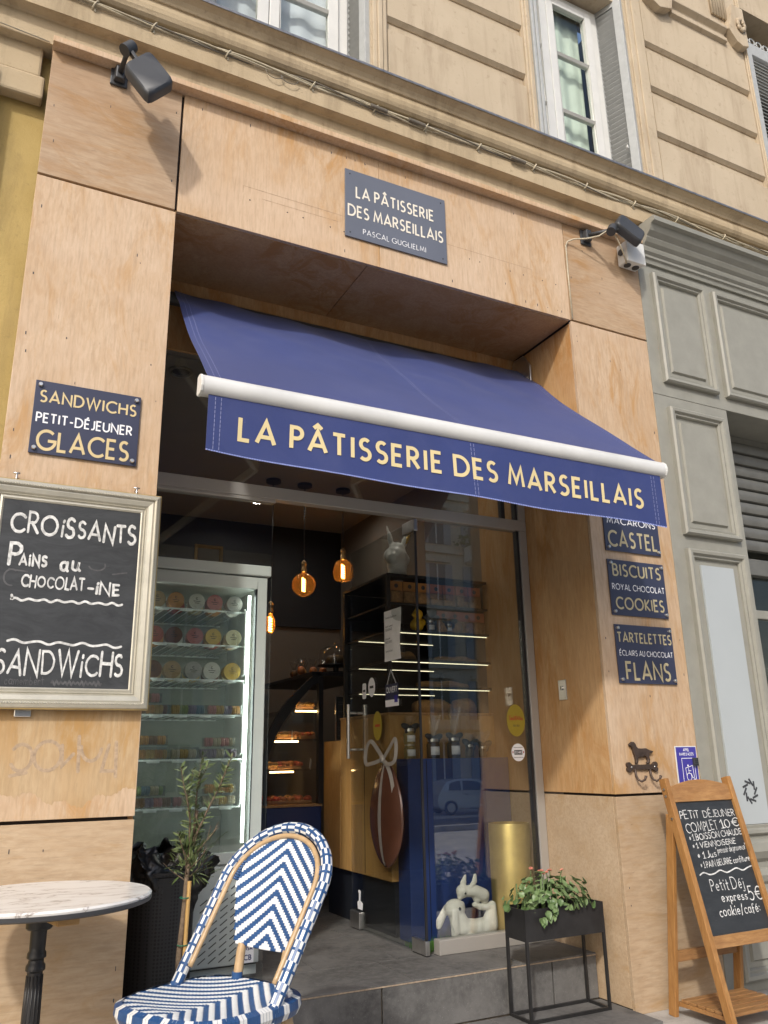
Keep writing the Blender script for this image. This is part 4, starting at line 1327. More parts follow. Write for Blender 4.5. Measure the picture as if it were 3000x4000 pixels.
MB().tube([(2.862, -.006, 3.50), (2.860, -.006, 3.80), (2.862, -.008, 3.985), (2.875, -.012, 4.015), (2.91, -.03, 4.03), (2.98, -.06, 4.035), (3.04, -.10, 4.045), (3.075, -.13, 4.07), (3.10, -.14, 4.10)], .0045, 8).build('cable', M['cable'], wr, smooth=True)
MB().tube([(3.10, -.14, 4.09), (3.16, -.13, 4.03), (3.21, -.11, 3.98), (3.27, -.07, 3.945), (3.28, -.05, 3.962)], .0045, 8).build('cable', M['cable'], wr, smooth=True)

# ------------------------------------------------------------------ dog hook and access bell
dh = thing('dog_hook', 'brown cast iron dog standing on a bone with two leash hooks', 'hook', (3.03, 0, .97))
dog = [(2.957, 1.149), (2.962, 1.141), (2.972, 1.138), (2.978, 1.128), (2.984, 1.106), (2.990, 1.092), (2.992, 1.075), (2.990, 1.058), (3.004, 1.056), (3.006, 1.076), (3.016, 1.088), (3.036, 1.086), (3.050, 1.094),
       (3.062, 1.088), (3.070, 1.078), (3.068, 1.066), (3.062, 1.056), (3.080, 1.056), (3.086, 1.076), (3.082, 1.090), (3.084, 1.104), (3.092, 1.106), (3.108, 1.107), (3.114, 1.115), (3.098, 1.119), (3.080, 1.124), (3.068, 1.130), (3.040, 1.128), (3.015, 1.130), (3.006, 1.138), (3.002, 1.150), (2.992, 1.160), (2.978, 1.162), (2.970, 1.156)]
MB().prism(dog, lambda a, b: (a, -.004, b), lambda a, b: (a, -.018, b)).build('dog_figure', M['bronze'], dh, bevel=.004, seg=3)
bone = arc(2.948, 1.052, .013, .013, 60, 240, 8) + arc(2.948, 1.030, .013, .013, 110, 320, 8) + [(2.97, 1.029), (3.10, 1.029)] + arc(3.122, 1.030, .013, .013, 220, 430, 8) + arc(3.122, 1.052, .013, .013, -60, 120, 8) + [(3.10, 1.052), (2.97, 1.052)]
MB().prism(bone, lambda a, b: (a, -.001, b), lambda a, b: (a, -.014, b)).build('bone_plate', M['bronze'], dh, bevel=.004, seg=3)
for x in (2.985, 3.082):
    MB().tube([(x, -.010, 1.032), (x + .002, -.012, 1.0), (x + .006, -.020, .982), (x + .016, -.032, .974), (x + .026, -.044, .982), (x + .030, -.050, 1.000)], [.0055, .0055, .0055, .0055, .0055, .007], 8).build('leash_hook', M['bronze'], dh, smooth=True)
for x in (2.960, 3.112):
    MB().ball((x, -.015, 1.041), .0045, 8, 6).build('screw', M['steel'], dh, smooth=True)
M['signblue'] = plain('sign_blue', (.055, .045, .30), .4, 0, .04, 4)
ab = thing('access_sign', 'blue and white wheelchair ramp call sign above the easel', 'sign', (3.345, 0, .9))
sx0, sx1, sz0, sz1 = 3.268, 3.416, .895, 1.138
B('plate', M['white'], (sx0, -.008, sz0), (sx1, -.003, sz1), ab, bevel=.0008)
B('blue_field', M['signblue'], (sx0 + .005, -.0095, sz0 + .005), (sx1 - .005, -.0082, sz1 - .005), ab)
fn2 = wall_fn(-.0097)
tt = MB()
put_text(tt, 'APPEL', fn2, 3.322, 1.113, .040, .012, .2, .16, .0004)
tt.build('lettering', M['whitetxt'], ab)
tt = MB()
put_text(tt, "RAMPE D'ACCÈS", fn2, 3.294, 1.092, .096, .012, .2, .16, .0004)
tt.build('lettering', M['whitetxt'], ab)
pc = MB()
put_strokes(pc, [[(3.305, 1.078), (3.392, 1.078), (3.392, .958), (3.305, .958), (3.305, 1.078)], [(3.325, 1.03), (3.375, 1.042), (3.380, .975)], [(3.325, 1.03), (3.33, .985)],
                 arc(3.345, .988, .016, .018, 100, 400, 16), [(3.344, 1.03), (3.346, 1.004), (3.360, 1.003), (3.368, .982), (3.374, .982)], [(3.344, 1.018), (3.360, 1.016)]], fn2, .003, .0004)
pc.ball((3.344, -.0099, 1.042), .005, 10, 6, sy=.1)
pc.prism([(3.335, .963), (3.388, .963), (3.388, .978)], lambda a, b: (a, -.0097, b), lambda a, b: (a, -.0105, b))
pc.build('pictogram', M['whitetxt'], ab)
B('bell_speaker', M['dark'], (3.378, -.024, 1.040), (3.408, -.0100, 1.080), ab, bevel=.002)
for i in range(4):
    B('speaker_slot', M['black'], (3.381, -.0252, 1.045 + i * .009), (3.405, -.0242, 1.049 + i * .009), ab)
M['ivory'] = plain('ivory_plastic', (.62, .52, .28), .5)
B('call_button_box', M['ivory'], (3.312, -.028, .912), (3.402, -.0100, .950), ab, bevel=.006)
MB().tube([(3.385, -.028, .931), (3.385, -.033, .931)], .011, 14).build('button', M['dark'], ab, smooth='angle')
# ------------------------------------------------------------------ bistro chair
M['blue'] = plain('blue_plastic_strand', (.022, .075, .20), .35, 0, .15, 40, spec=.5)
M['wstrand'] = plain('white_plastic_strand', (.70, .70, .68), .38, 0, .05, 40, spec=.5)
M['rattan'] = plain('varnished_rattan', (.46, .315, .17), .4, 0, .18, 30, spec=.5, coat=.2)
chair = thing('bistro_chair', 'blue and white woven bistro chair facing the round table', 'chair', (.74, -.62, -.02))
th, phi = .442, .592
CO = Vector((.769, -.609, .455))
cu = Vector((math.sin(th), -math.cos(th), 0))
cn = Vector((-math.cos(th), -math.sin(th), 0))
cup = Vector((0, 0, 1)) * math.cos(phi) - cn * math.sin(phi)
cnn = cu.cross(cup)
if cnn.dot(cn) < 0:
    cnn = -cnn
w0, w1, h1, h2 = .211, .217, .326, .193
def hoop_ab(t, shrink=0):
    # arch parameter 0..1 from the left foot over the top to the right foot
    L1, L2 = h1, PI * (w1 + h2) / 2
    tot = 2 * L1 + L2
    s = t * tot
    if s < L1:
        f = s / L1
        a, b = -(w0 + (w1 - w0) * f), h1 * f
    elif s > L1 + L2:
        f = (tot - s) / L1
        a, b = (w0 + (w1 - w0) * f), h1 * f
    else:
        an = PI - PI * (s - L1) / L2
        a, b = w1 * math.cos(an), h1 + h2 * math.sin(an)
    if shrink:
        k = (w1 - shrink) / w1
        a *= k
        b = b if b < h1 else h1 + (b - h1) * (h2 - shrink) / h2
    return a, b
def PL(a, b, d=0):
    return CO + cu * a + cup * b - cnn * d
# wrapped hoop: strand pieces proud of the tube, two colours
NS, NA = 180, 13
pts = [PL(*hoop_ab(i / NS)) for i in range(NS + 1)]
pts = [pts[0] - cup * .035] + pts + [pts[-1] - cup * .05]
hb = MB()
n_ = len(pts)
frames = []
for i in range(n_):
    t = (pts[min(i + 1, n_ - 1)] - pts[max(i - 1, 0)]).normalized()
    s_ = t.cross(cnn).normalized()
    frames.append((pts[i], s_, s_.cross(t).normalized()))
def ringpt(i, k, r):
    p, s_, q = frames[i]
    a = 2 * PI * k / NA
    return p + r * (math.cos(a) * s_ + math.sin(a) * q)
for i in range(n_ - 1):
    g_, ph_ = divmod(i, 8)
    for k in range(NA):
        if ph_ == 0:
            c, r = 0, .0195
        else:
            half = 0 if ph_ < 4.5 else 1
            c, r = (1 if (k + g_ + half * 1) % 2 else 0), .0182
        hb.cur = c
        a_, b_ = ringpt(i, k, r), ringpt(i, k + 1, r)
        c_, d_ = ringpt(i + 1, k + 1, r), ringpt(i + 1, k, r)
        hb.add([a_, b_, c_, d_], [(0, 1, 2, 3)])
hb.cur = 0
hb.build('wrapped_hoop', [M['blue'], M['wstrand']], chair, fix=False)
MB().tube(pts, .0165, 10).build('hoop_core', M['blue'], chair, smooth=True)
rp = [PL(*hoop_ab(.04 + .92 * i / 70, .030), -.004) for i in range(71)]
MB().tube(rp, .0085, 9).build('rattan_arch', M['rattan'], chair, smooth=True)
for e in (0, -1):
    p = pts[e]
    MB().tube([p, p - cup * .012], [.021, .017], 10).build('hoop_end', M['rattan'], chair, smooth='angle')
# woven back panel
NC, NR = 42, 50
def back_hw(b):
    if b <= h1:
        return .125 + (.172 - .125) * max(0, (b - .165)) / (h1 - .165)
    q = (b - h1) / (h2 - .022)
    return .172 * math.sqrt(max(0, 1 - q * q))
def back_pt(a, b, h=0):
    t = (b - .165) / .34
    d = .085 * max(0, 1 - t) ** 1.3 + .022 * (a / .17) ** 2 * -1
    return PL(a, b, d - h)
CW, RH = .0082, .00680
def pillow(mb, fn, a0, a1, b0, b1, along):
    H = .0032
    nu, nv = (4, 2) if along == 'a' else (2, 4)
    vs = []
    for j in range(nv + 1):
        for i in range(nu + 1):
            x, y = i / nu, j / nv
            hx = math.sin(PI * (.08 + .84 * x))
            hy = math.sin(PI * (.08 + .84 * y))
            vs.append(fn(a0 + (a1 - a0) * x, b0 + (b1 - b0) * y, H * hx * hy))
    fs = [(j * (nu + 1) + i, j * (nu + 1) + i + 1, (j + 1) * (nu + 1) + i + 1, (j + 1) * (nu + 1) + i) for j in range(nv) for i in range(nu)]
    mb.add(vs, fs)
def weave(fn, inside, ncol, nrow, b0, sgn, cw, rh):
    wb, bb = MB(), MB()
    half = ncol // 2
    isw = lambda i, j: ((sgn * j + (i if i >= 0 else -i - 1)) % 6) < 3
    for i in range(-half, half):
        j = 0
        while j < nrow:
            if isw(i, j):
                k = j
                while k < nrow and isw(i, k):
                    k += 1
                a0, a1 = i * cw, (i + 1) * cw
                ok = [q for q in range(j, k) if inside((a0 + a1) / 2, b0 + (q + .5) * rh)]
                if ok:
                    pillow(wb, fn, a0, a1, b0 + ok[0] * rh - rh * .15, b0 + (ok[-1] + 1) * rh + rh * .15, 'b')
                j = k
            else:
                j += 1
    for j in range(nrow):
        i = -half
        while i < half:
            if not isw(i, j):
                k = i
                while k < half and not isw(k, j) and (k < 0) == (i < 0):
                    k += 1
                y0 = b0 + j * rh
                ok = [q for q in range(i, k) if inside((q + .5) * cw, y0 + rh / 2)]
                if ok:
                    pillow(bb, fn, ok[0] * cw - cw * .1, (ok[-1] + 1) * cw + cw * .1, y0, y0 + rh, 'a')
                i = k
            else:
                i += 1
    return wb, bb
inb = lambda a, b: b > .165 and abs(a) < back_hw(b)
wb, bb = weave(back_pt, inb, NC, NR, .165, 1, CW, RH)
bk = MB().sheet(lambda x, y, h: back_pt((2 * x - 1) * back_hw(.165 + y * .328), .165 + y * .328, h - .007), 24, 40, .005).build('back_panel', M['blue'], chair, smooth='angle')
o = wb.build('white_weave', M['wstrand'], bk, smooth=True, fix=False)
o['kind'] = 'stuff'
o = bb.build('blue_weave', M['blue'], bk, smooth=True, fix=False)
o['kind'] = 'stuff'
# side wraps that tie the panel to the arch
for s_ in (-1, 1):
    b = MB()
    for i in range(8):
        y = .335 + i * .008
        b.tube([back_pt(s_ * (back_hw(y) - .006), y, .003), PL(s_ * (w1 - .028), y + .004, -.004)], .004, 6)
    o = b.build('side_wrap', M['blue'], chair, smooth=True)
# seat
SF0, SD, SWd = .052, .215, .222
def seat_in(s, f, k=1.0):
    return (abs(s) / (SWd * k)) ** 3.2 + (abs(f - SF0) / (SD * k)) ** 3.2 < 1
def seat_pt(s, f, h=0):
    return Vector((CO.x, CO.y, 0)) + cu * s + cn * f + Vector((0, 0, .458 + h - .020 * (1 - (s / SWd) ** 2) * (1 - ((f - SF0) / SD) ** 2) - .012 * max(0, (f - .2) / .07)))
rim = []
for k in range(64):
    a = 2 * PI * k / 64
    ca, sa = math.cos(a), math.sin(a)
    rr = (abs(ca) ** 3.2 + abs(sa) ** 3.2) ** (-1 / 3.2)
    rim.append((SWd * rr * ca, SF0 + SD * rr * sa))
sb = MB()
ringsp = [(1.0, -.002), (1.03, -.012), (1.03, -.030), (.98, -.040)]
vs = []
for kk, dz in [(.97, .0)] + ringsp:
    for (s, f) in rim:
        vs.append(seat_pt(s * kk, SF0 + (f - SF0) * kk, dz) if dz > -.001 else Vector((*seat_pt(s * kk, SF0 + (f - SF0) * kk)[:2], .458 + dz)))
fs = []
for r_ in range(4):
    for k in range(64):
        l = (k + 1) % 64
        fs.append((r_ * 64 + k, r_ * 64 + l, (r_ + 1) * 64 + l, (r_ + 1) * 64 + k))
fs.append(tuple(range(256, 320)))
sb.add(vs, fs)
seat = sb.build('seat', M['blue'], chair, smooth='angle')
cen = MB()
cen.grid(lambda x, y: (lambda s, f: seat_pt(s, f, -.005))(*((lambda a, r: (SWd * .985 * r * (abs(math.cos(a)) ** 3.2 + abs(math.sin(a)) ** 3.2) ** (-1 / 3.2) * math.cos(a), SF0 + SD * .985 * r * (abs(math.cos(a)) ** 3.2 + abs(math.sin(a)) ** 3.2) ** (-1 / 3.2) * math.sin(a)))(2 * PI * x, y))), 64, 10)
cen.build('seat_web', M['blue'], seat, smooth=True)
wb, bb = weave(seat_pt, lambda s, f: seat_in(s, f, .98), 56, 62, SF0 - SD, -1, .0080, .0070)
o = wb.build('white_weave', M['wstrand'], seat, smooth=True, fix=False)
o['kind'] = 'stuff'
o = bb.build('blue_weave', M['blue'], seat, smooth=True, fix=False)
o['kind'] = 'stuff'
# white/blue wrap on the seat rim
rw = MB()
for k in range(128):
    a0, a1 = 2 * PI * k / 128, 2 * PI * (k + .92) / 128
    def rp_(a, kk, z):
        ca, sa = math.cos(a), math.sin(a)
        rr = (abs(ca) ** 3.2 + abs(sa) ** 3.2) ** (-1 / 3.2)
        p = seat_pt(SWd * rr * ca * kk, SF0 + SD * rr * sa * kk)
        return Vector((p.x, p.y, .458 + z))
    rw.cur = 1 if (k // 2) % 3 == 0 and math.sin(a0) > -.75 else 0
    for (k0, z0), (k1, z1) in (((.965, .004), (1.045, -.004)), ((1.045, -.004), (1.055, -.024)), ((1.055, -.024), (1.02, -.042))):
        rw.add([rp_(a0, k0, z0), rp_(a1, k0, z0), rp_(a1, k1, z1), rp_(a0, k1, z1)], [(0, 1, 2, 3)])
rw.cur = 0
o = rw.build('rim_wrap', [M['blue'], M['wstrand']], seat, fix=False)
o['kind'] = 'stuff'
def sp(s, f, z):
    return Vector((CO.x, CO.y, 0)) + cu * s + cn * f + Vector((0, 0, z))
for s in (-1, 1):
    MB().tube([sp(s * .165, .215, .43), sp(s * .185, .235, .2), sp(s * .20, .25, -.02)], [.017, .016, .014], 12).build('leg', M['rattan'], chair, smooth='angle')
    MB().tube([sp(s * .175, -.07, .45), sp(s * .19, -.13, .2), sp(s * .20, -.19, -.02)], [.017, .016, .014], 12).build('leg', M['rattan'], chair, smooth='angle')
    MB().tube([back_pt(s * .098, .17, -.004), back_pt(s * .098, .15, -.004), sp(s * .10, -.145, .445)], [.013, .014, .015], 12).build('back_post', M['rattan'], chair, smooth='angle')
    MB().tube([sp(s * .10, -.145, .475), sp(s * .10, -.145, .452)], .017, 12).build('post_wrap', M['blue'], chair, smooth='angle')
    MB().tube([sp(s * .18, .22, .25), sp(s * .12, .20, .36), sp(s * .02, .19, .41)], .008, 8).build('brace', M['rattan'], chair, smooth=True)
    MB().tube([sp(s * .185, -.10, .26), sp(s * .185, -.02, .37), sp(s * .17, .05, .41)], .008, 8).build('brace', M['rattan'], chair, smooth=True)
MB().tube([sp(.19, -.13, .2), sp(.19, .23, .2)], .008, 8).build('stretcher', M['rattan'], chair, smooth=True)
MB().tube([sp(-.19, -.13, .2), sp(-.19, .23, .2)], .008, 8).build('stretcher', M['rattan'], chair, smooth=True)

# ------------------------------------------------------------------ round table
def marble(name):
    m_, nt, b = new_mat(name)
    v = coords(nt, (1.1, 3.2, 1), (0, 0, R(-28)), False)
    n1 = noise(nt, 1.9, 8, .6, v, 2.2)
    n2 = noise(nt, 5, 6, .6, v, 1.0)
    vein = ramp(nt, n1, [(.470, (0, 0, 0)), (.497, (1, 1, 1)), (.520, (0, 0, 0))])
    soft = ramp(nt, n1, [(.40, (0, 0, 0)), (.50, (.35, .35, .35)), (.60, (0, 0, 0))])
    c = mix(nt, soft, (.74, .73, .70), (.50, .45, .40))
    f = mix(nt, ramp(nt, n2, [(.40, (0, 0, 0)), (.56, (1, 1, 1))]), (0, 0, 0), vein)
    c = mix(nt, f, c, (.20, .155, .13))
    nt.links.new(c, b.inputs['Base Color'])
    b.inputs['Roughness'].default_value = .30
    return m_
M['marble'] = marble('white_veined_marble')
tc = (.272, -.410)
tb = thing('bistro_table', 'round white marble bistro table on a black turned pedestal', 'table', (*tc, -.02))
MB().lathe([(0, .718), (.300, .718), (.309, .722), (.311, .728), (.305, .7335), (0, .7345)], (*tc, 0), 72, cap=False).build('top', M['marble'], tb, smooth='angle')
MB().lathe([(0, .706), (.296, .706), (.310, .711), (.312, .7215), (.3095, .7225), (.300, .7175), (0, .7175)], (*tc, 0), 72, cap=False).build('edge_band', M['dark'], tb, smooth='angle')
M['oak'] = plywood('oak_bar', (.52, .33, .15), (.40, .24, .10), (.46, .25, .09), 'x', wear=.1)
MB().bar((tc[0] - .20, tc[1] - .05, .690), (tc[0] + .20, tc[1] + .05, .690), .05, .030).build('cross_bar', M['oak'], tb, bevel=.003)
MB().bar((tc[0] - .05, tc[1] + .24, .694), (tc[0] + .05, tc[1] - .24, .694), .06, .022).build('cross_bar', M['oak'], tb, bevel=.003)
prof = [(.0, .674), (.050, .674), (.050, .648), (.044, .643), (.031, .642), (.030, .600), (.029, .588), (.035, .582), (.036, .570), (.028, .564), (.029, .556), (.036, .550), (.037, .538), (.029, .532), (.030, .50), (.034, .35), (.035, .335), (.043, .328), (.042, .320), (.034, .314), (.040, .306), (.052, .288), (.053, .268), (.044, .248), (.036, .238), (.036, .09), (.045, .07), (.06, .05), (0, .05)]
prof = [(r_ * .74, z_) for r_, z_ in prof]
MB().lathe(prof[::-1], (*tc, 0), 32, cap=False).build('pedestal', M['blackmetal'], tb, smooth='angle')
fl_ = MB()
for k in range(14):
    a = 2 * PI * k / 14
    fl_.tube([(tc[0] + .0205 * math.cos(a), tc[1] + .0205 * math.sin(a), .525), (tc[0] + .0235 * math.cos(a), tc[1] + .0235 * math.sin(a), .345)], .0030, 6)
fl_.build('fluting', M['blackmetal'], tb, smooth=True)
for k in range(3):
    a = 2 * PI * k / 3 + .5
    MB().tube([(tc[0], tc[1], .08), (tc[0] + .12 * math.cos(a), tc[1] + .12 * math.sin(a), .09), (tc[0] + .24 * math.cos(a), tc[1] + .24 * math.sin(a), -.005)], [.03, .022, .016], 10).build('foot', M['blackmetal'], tb, smooth=True)

# ------------------------------------------------------------------ planter with kalanchoe
pl = thing('metal_planter', 'black metal planter box on thin legs beside the step', 'planter', (2.55, .15, 0))
px0, px1, py0, py1, pz0, pz1 = 2.326, 2.772, .062, .222, .318, .447
b = MB()
b.box((px0, py0, pz0), (px1, py0 + .004, pz1)).box((px0, py1 - .004, pz0), (px1, py1, pz1)).box((px0, py0 + .004, pz0), (px0 + .004, py1 - .004, pz1)).box((px1 - .004, py0 + .004, pz0), (px1, py1 - .004, pz1)).box((px0 + .004, py0 + .004, pz0), (px1 - .004, py1 - .004, pz0 + .004))
b.build('box', M['blackmetal'], pl)
M['soil'] = plain('potting_soil', (.035, .024, .016), .95, var=.4, scale=60, bmp=.4)
MB().grid(lambda u, v: (px0 + .005 + (px1 - px0 - .01) * u, py0 + .005 + (py1 - py0 - .01) * v, .405 + .008 * math.sin(u * 31) * math.sin(v * 17)), 24, 8).build('soil', M['soil'], pl, smooth=True)
q = .012
for x in (px0, px1 - q):
    for y in (py0, py1 - q):
        B('leg', M['blackmetal'], (x, y, .001), (x + q, y + q, pz0), pl)
for y in (py0, py1 - q):
    B('base_rail', M['blackmetal'], (px0 + q, y, .001), (px1 - q, y + q, .001 + q), pl)
for x in (px0, px1 - q):
    B('base_rail', M['blackmetal'], (x, py0 + q, .001), (x + q, py1 - q, .001 + q), pl)
def leaf_mat(name, a, b_, spec=.4):
    m_, nt, b = new_mat(name)
    oi = nt.nodes.new('ShaderNodeObjectInfo')
    nt.links.new(ramp(nt, oi.outputs['Random'], [(0, a), (1, b_)]), b.inputs['Base Color'])
    b.inputs['Roughness'].default_value = .42
    b.inputs['Specular IOR Level'].default_value = spec
    b.inputs['Subsurface Weight'].default_value = 0
    return m_
M['kleaf'] = leaf_mat('kalanchoe_leaf', (.070, .125, .040), (.170, .240, .100))
M['kflower'] = leaf_mat('coral_bud', (.46, .15, .10), (.55, .24, .16))
M['stem'] = plain('green_stem', (.10, .16, .05), .6)
def leaf_mesh(name, L, W, mat, cup=.25, nl=6, nw=4, lobes=0.0, tipw=.5, fold=.0):
    b = MB()
    vs = []
    for j in range(nl + 1):
        t = j / nl
        w = W * math.sin(PI * min(1, t ** tipw * .97 + .03)) * (1 + lobes * math.sin(t * 22))
        for i in range(nw + 1):
            s = 2 * i / nw - 1
            vs.append((s * w / 2, L * t, cup * W * (s * s) * .5 - .10 * L * t * t + fold * abs(s) * W))
    fs = [(j * (nw + 1) + i, j * (nw + 1) + i + 1, (j + 1) * (nw + 1) + i + 1, (j + 1) * (nw + 1) + i) for j in range(nl) for i in range(nw)]
    b.add(vs, fs)
    return local_mesh(name, b, mat)
kl = [leaf_mesh('leaf', .056, .050, M['kleaf'], .3, 7, 4, .05, .66), leaf_mesh('leaf', .046, .042, M['kleaf'], -.2, 7, 4, .06, .66)]
kp_ = thing('kalanchoe', 'green succulent with coral flower buds growing in the black planter', 'plant', (2.54, .14, .41))
rk = random.Random(11)
def dirquat(d, up=Vector((0, 0, 1))):
    # local +Y along d, local +Z near up
    y = d.normalized()
    x = y.cross(up)
    if x.length < 1e-3:
        x = Vector((1, 0, 0))
    x.normalize()
    z = x.cross(y)
    return Matrix((x, y, z)).transposed().to_quaternion()
heads = []
sm_ = MB()
kc = Vector((2.535, .135, .425))
for k in range(16):
    x = rk.uniform(px0 + .04, px1 - .05)
    y = rk.uniform(py0 + .03, py1 - .03)
    e_ = rk.uniform(.5, .95)
    a = rk.uniform(0, 2 * PI)
    top = Vector((x, y, .46 + .095 * math.sqrt(max(0, 1 - ((x - kc.x) / .24) ** 2)) * rk.uniform(.75, 1.25)))
    sm_.tube([(x, y, .395), tuple(top)], .0035, 6)
    heads.append(top)
for k in range(291):
    a = rk.uniform(0, 2 * PI)
    ce = rk.uniform(-.12, 1.0)
    se = math.sqrt(max(0, 1 - ce * ce))
    n_v = Vector((se * math.cos(a), se * math.sin(a), ce))
    lump = 1 + .22 * math.sin(a * 5 + ce * 4) + rk.uniform(-.25, .06)
    p = kc + Vector((n_v.x * .205, n_v.y * .105, max(.0, n_v.z) * .115 + min(0, n_v.z) * .06 + .02)) * lump
    tang = n_v.orthogonal()
    tang = Quaternion(n_v, rk.uniform(0, 6.28)) @ tang
    d = (tang * .8 + n_v * rk.uniform(.1, .7) + Vector((0, 0, -.15)))
    s = rk.uniform(.45, .74)
    inst(rk.choice(kl), 'leaf', kp_, p - d.normalized() * .025 * s, dirquat(d, (n_v + Vector((0, 0, .6))).normalized()), s)
for k in range(9):
    p = Vector((2.42 + rk.uniform(-.02, .06), py0 - .012, .455 - rk.uniform(0, .05)))
    inst(kl[0], 'leaf', kp_, p, dirquat(Vector((rk.uniform(-.4, .4), -.5, -.9)), Vector((0, -1, .2))), rk.uniform(.5, .75))
fb_ = MB()
for k in range(26):
    a = k * 2.4
    r = .020 * math.sqrt(k / 26)
    fb_.ball((r * math.cos(a), r * math.sin(a), .012 - r * r * 14), .0042, 6, 5, sz=1.6)
fm = local_mesh('flower_head', fb_, M['kflower'])
heads.sort(key=lambda p: -p.z)
for k, p in enumerate(heads[:7]):
    t_ = p + Vector((rk.uniform(-.01, .01), rk.uniform(-.02, 0), rk.uniform(.010, .034)))
    sm_.tube([tuple(p), tuple(t_)], .0022, 5)
    inst(fm, 'flower_head', kp_, t_, (rk.uniform(-.4, .4), rk.uniform(-.3, .3), rk.uniform(0, 6)), rk.uniform(.34, .5))
sm_.build('stems', M['stem'], kp_, smooth=True)

# ------------------------------------------------------------------ olive tree in a pot
M['oleaf'] = leaf_mat('olive_leaf', (.075, .110, .035), (.200, .240, .110), .3)
M['bark'] = plain('olive_bark', (.16, .115, .075), .9, var=.35, scale=60, bmp=.5)
M['cane'] = plain('bamboo_cane', (.52, .32, .11), .5, var=.1, scale=20)
M['tie'] = plain('green_tie', (.02, .16, .09), .5)
ol = thing('olive_tree', 'young potted olive tree tied to a bamboo cane before the window', 'tree', (.84, .13, 0))
oy = .13
trunk = MB().tube([(.82, oy, .16), (.818, oy, .30), (.816, oy, .42), (.826, oy, .55), (.832, oy, .70), (.845, oy + .01, .82), (.86, oy, .92)], [.013, .012, .011, .0105, .009, .007, .005], 10).build('trunk', M['bark'], ol, smooth=True)
MB().tube([(.826, oy - .018, .16), (.838, oy - .018, .672)], .0075, 8).build('cane', M['cane'], ol, smooth='angle')
for z in (.455, .615):
    MB().tube([(.826 + .019 * math.cos(t), oy - .008 + .019 * math.sin(t), z) for t in [i * PI / 8 for i in range(16)]], .0022, 5, closed=True).build('tie', M['tie'], ol, smooth=True)
MB().lathe([(.085, 0), (.115, .17), (.122, .175), (.122, .195), (.110, .195), (.105, .165), (0, .165)], (.82, oy, .001), 28).build('pot', M['dark'], ol, smooth='angle')
lm = [leaf_mesh('leaf', .043, .0098, M['oleaf'], .3, 5, 2, 0, .9), leaf_mesh('leaf', .036, .0088, M['oleaf'], .3, 5, 2, 0, .9)]
brm = MB()
crown = MB().tube([(.845, oy + .01, .82), (.85, oy, .86)], .006, 6).build('crown', M['bark'], ol, smooth=True)
ro_ = random.Random(5)
branches = []
def branch(p, d, L, r, depth):
    pts_ = [Vector(p)]
    d = Vector(d).normalized()
    n = max(3, int(L / .03))
    for i in range(n):
        d = (d + Vector((ro_.uniform(-.12, .12), ro_.uniform(-.12, .12), ro_.uniform(-.02, .12)))).normalized()
        pts_.append(pts_[-1] + d * L / n)
    brm.tube(pts_, [r * (1 - .7 * i / n) for i in range(n + 1)], 5)
    branches.append((pts_, depth))
    return pts_, d
T0 = Vector((.832, oy, .70))
main = [((.832, oy, .70), (.20, .1, 1), .22, .005), ((.84, oy, .76), (-.15, -.1, 1), .34, .005), ((.845, oy, .80), (.26, .0, .95), .36, .005), ((.85, oy, .84), (-.05, .1, 1), .30, .004),
        ((.835, oy, .72), (-.4, -.3, .8), .12, .004), ((.838, oy, .74), (.5, -.2, .6), .16, .004), ((.83, oy, .69), (-.3, -.6, .5), .12, .003), ((.835, oy, .71), (.35, -.6, .35), .13, .003), ((.84, oy, .76), (.1, -.5, .8), .15, .003),
        ((.83, oy, .67), (-.5, .2, .25), .09, .003), ((.835, oy, .68), (.6, .3, .3), .10, .003)]
for p, d, L, r in main:
    ps, dd = branch(p, d, L, r, 0)
    for k in range(2):
        q_ = ps[len(ps) // 2 + k]
        branch(q_, dd + Vector((ro_.uniform(-.55, .55), ro_.uniform(-.5, .4), ro_.uniform(.0, .5))), L * ro_.uniform(.25, .4), r * .6, 1)
nleaf = 0
for ps, dep in branches:
    for i in range(1, len(ps)):
        seg = ps[i] - ps[i - 1]
        for s_ in range(4):
            if nleaf >= 300:
                break
            p = ps[i - 1].lerp(ps[i], ro_.random())
            a = ro_.uniform(0, 2 * PI)
            side = seg.normalized().orthogonal()
            side = Quaternion(seg.normalized(), a) @ side
            d = (side * .9 + seg.normalized() * .75)
            inst(ro_.choice(lm), 'leaf', crown, p, dirquat(d, Vector((ro_.uniform(-.4, .4), -.6, 1))), ro_.uniform(.7, 1.25))
            nleaf += 1
xl_ = []
for k in range(150):
    p = Vector((.846 + ro_.gauss(0, .034), oy + ro_.gauss(0, .03), .73 + ro_.uniform(-.05, .09)))
    d = (p - Vector((.835, oy, .70))) + Vector((ro_.uniform(-.03, .03), ro_.uniform(-.03, .03), ro_.uniform(-.02, .04)))
    inst(ro_.choice(lm), 'leaf', crown, p, dirquat(d), ro_.uniform(.8, 1.2))
brm.build('twigs', M['bark'], crown, smooth=True)

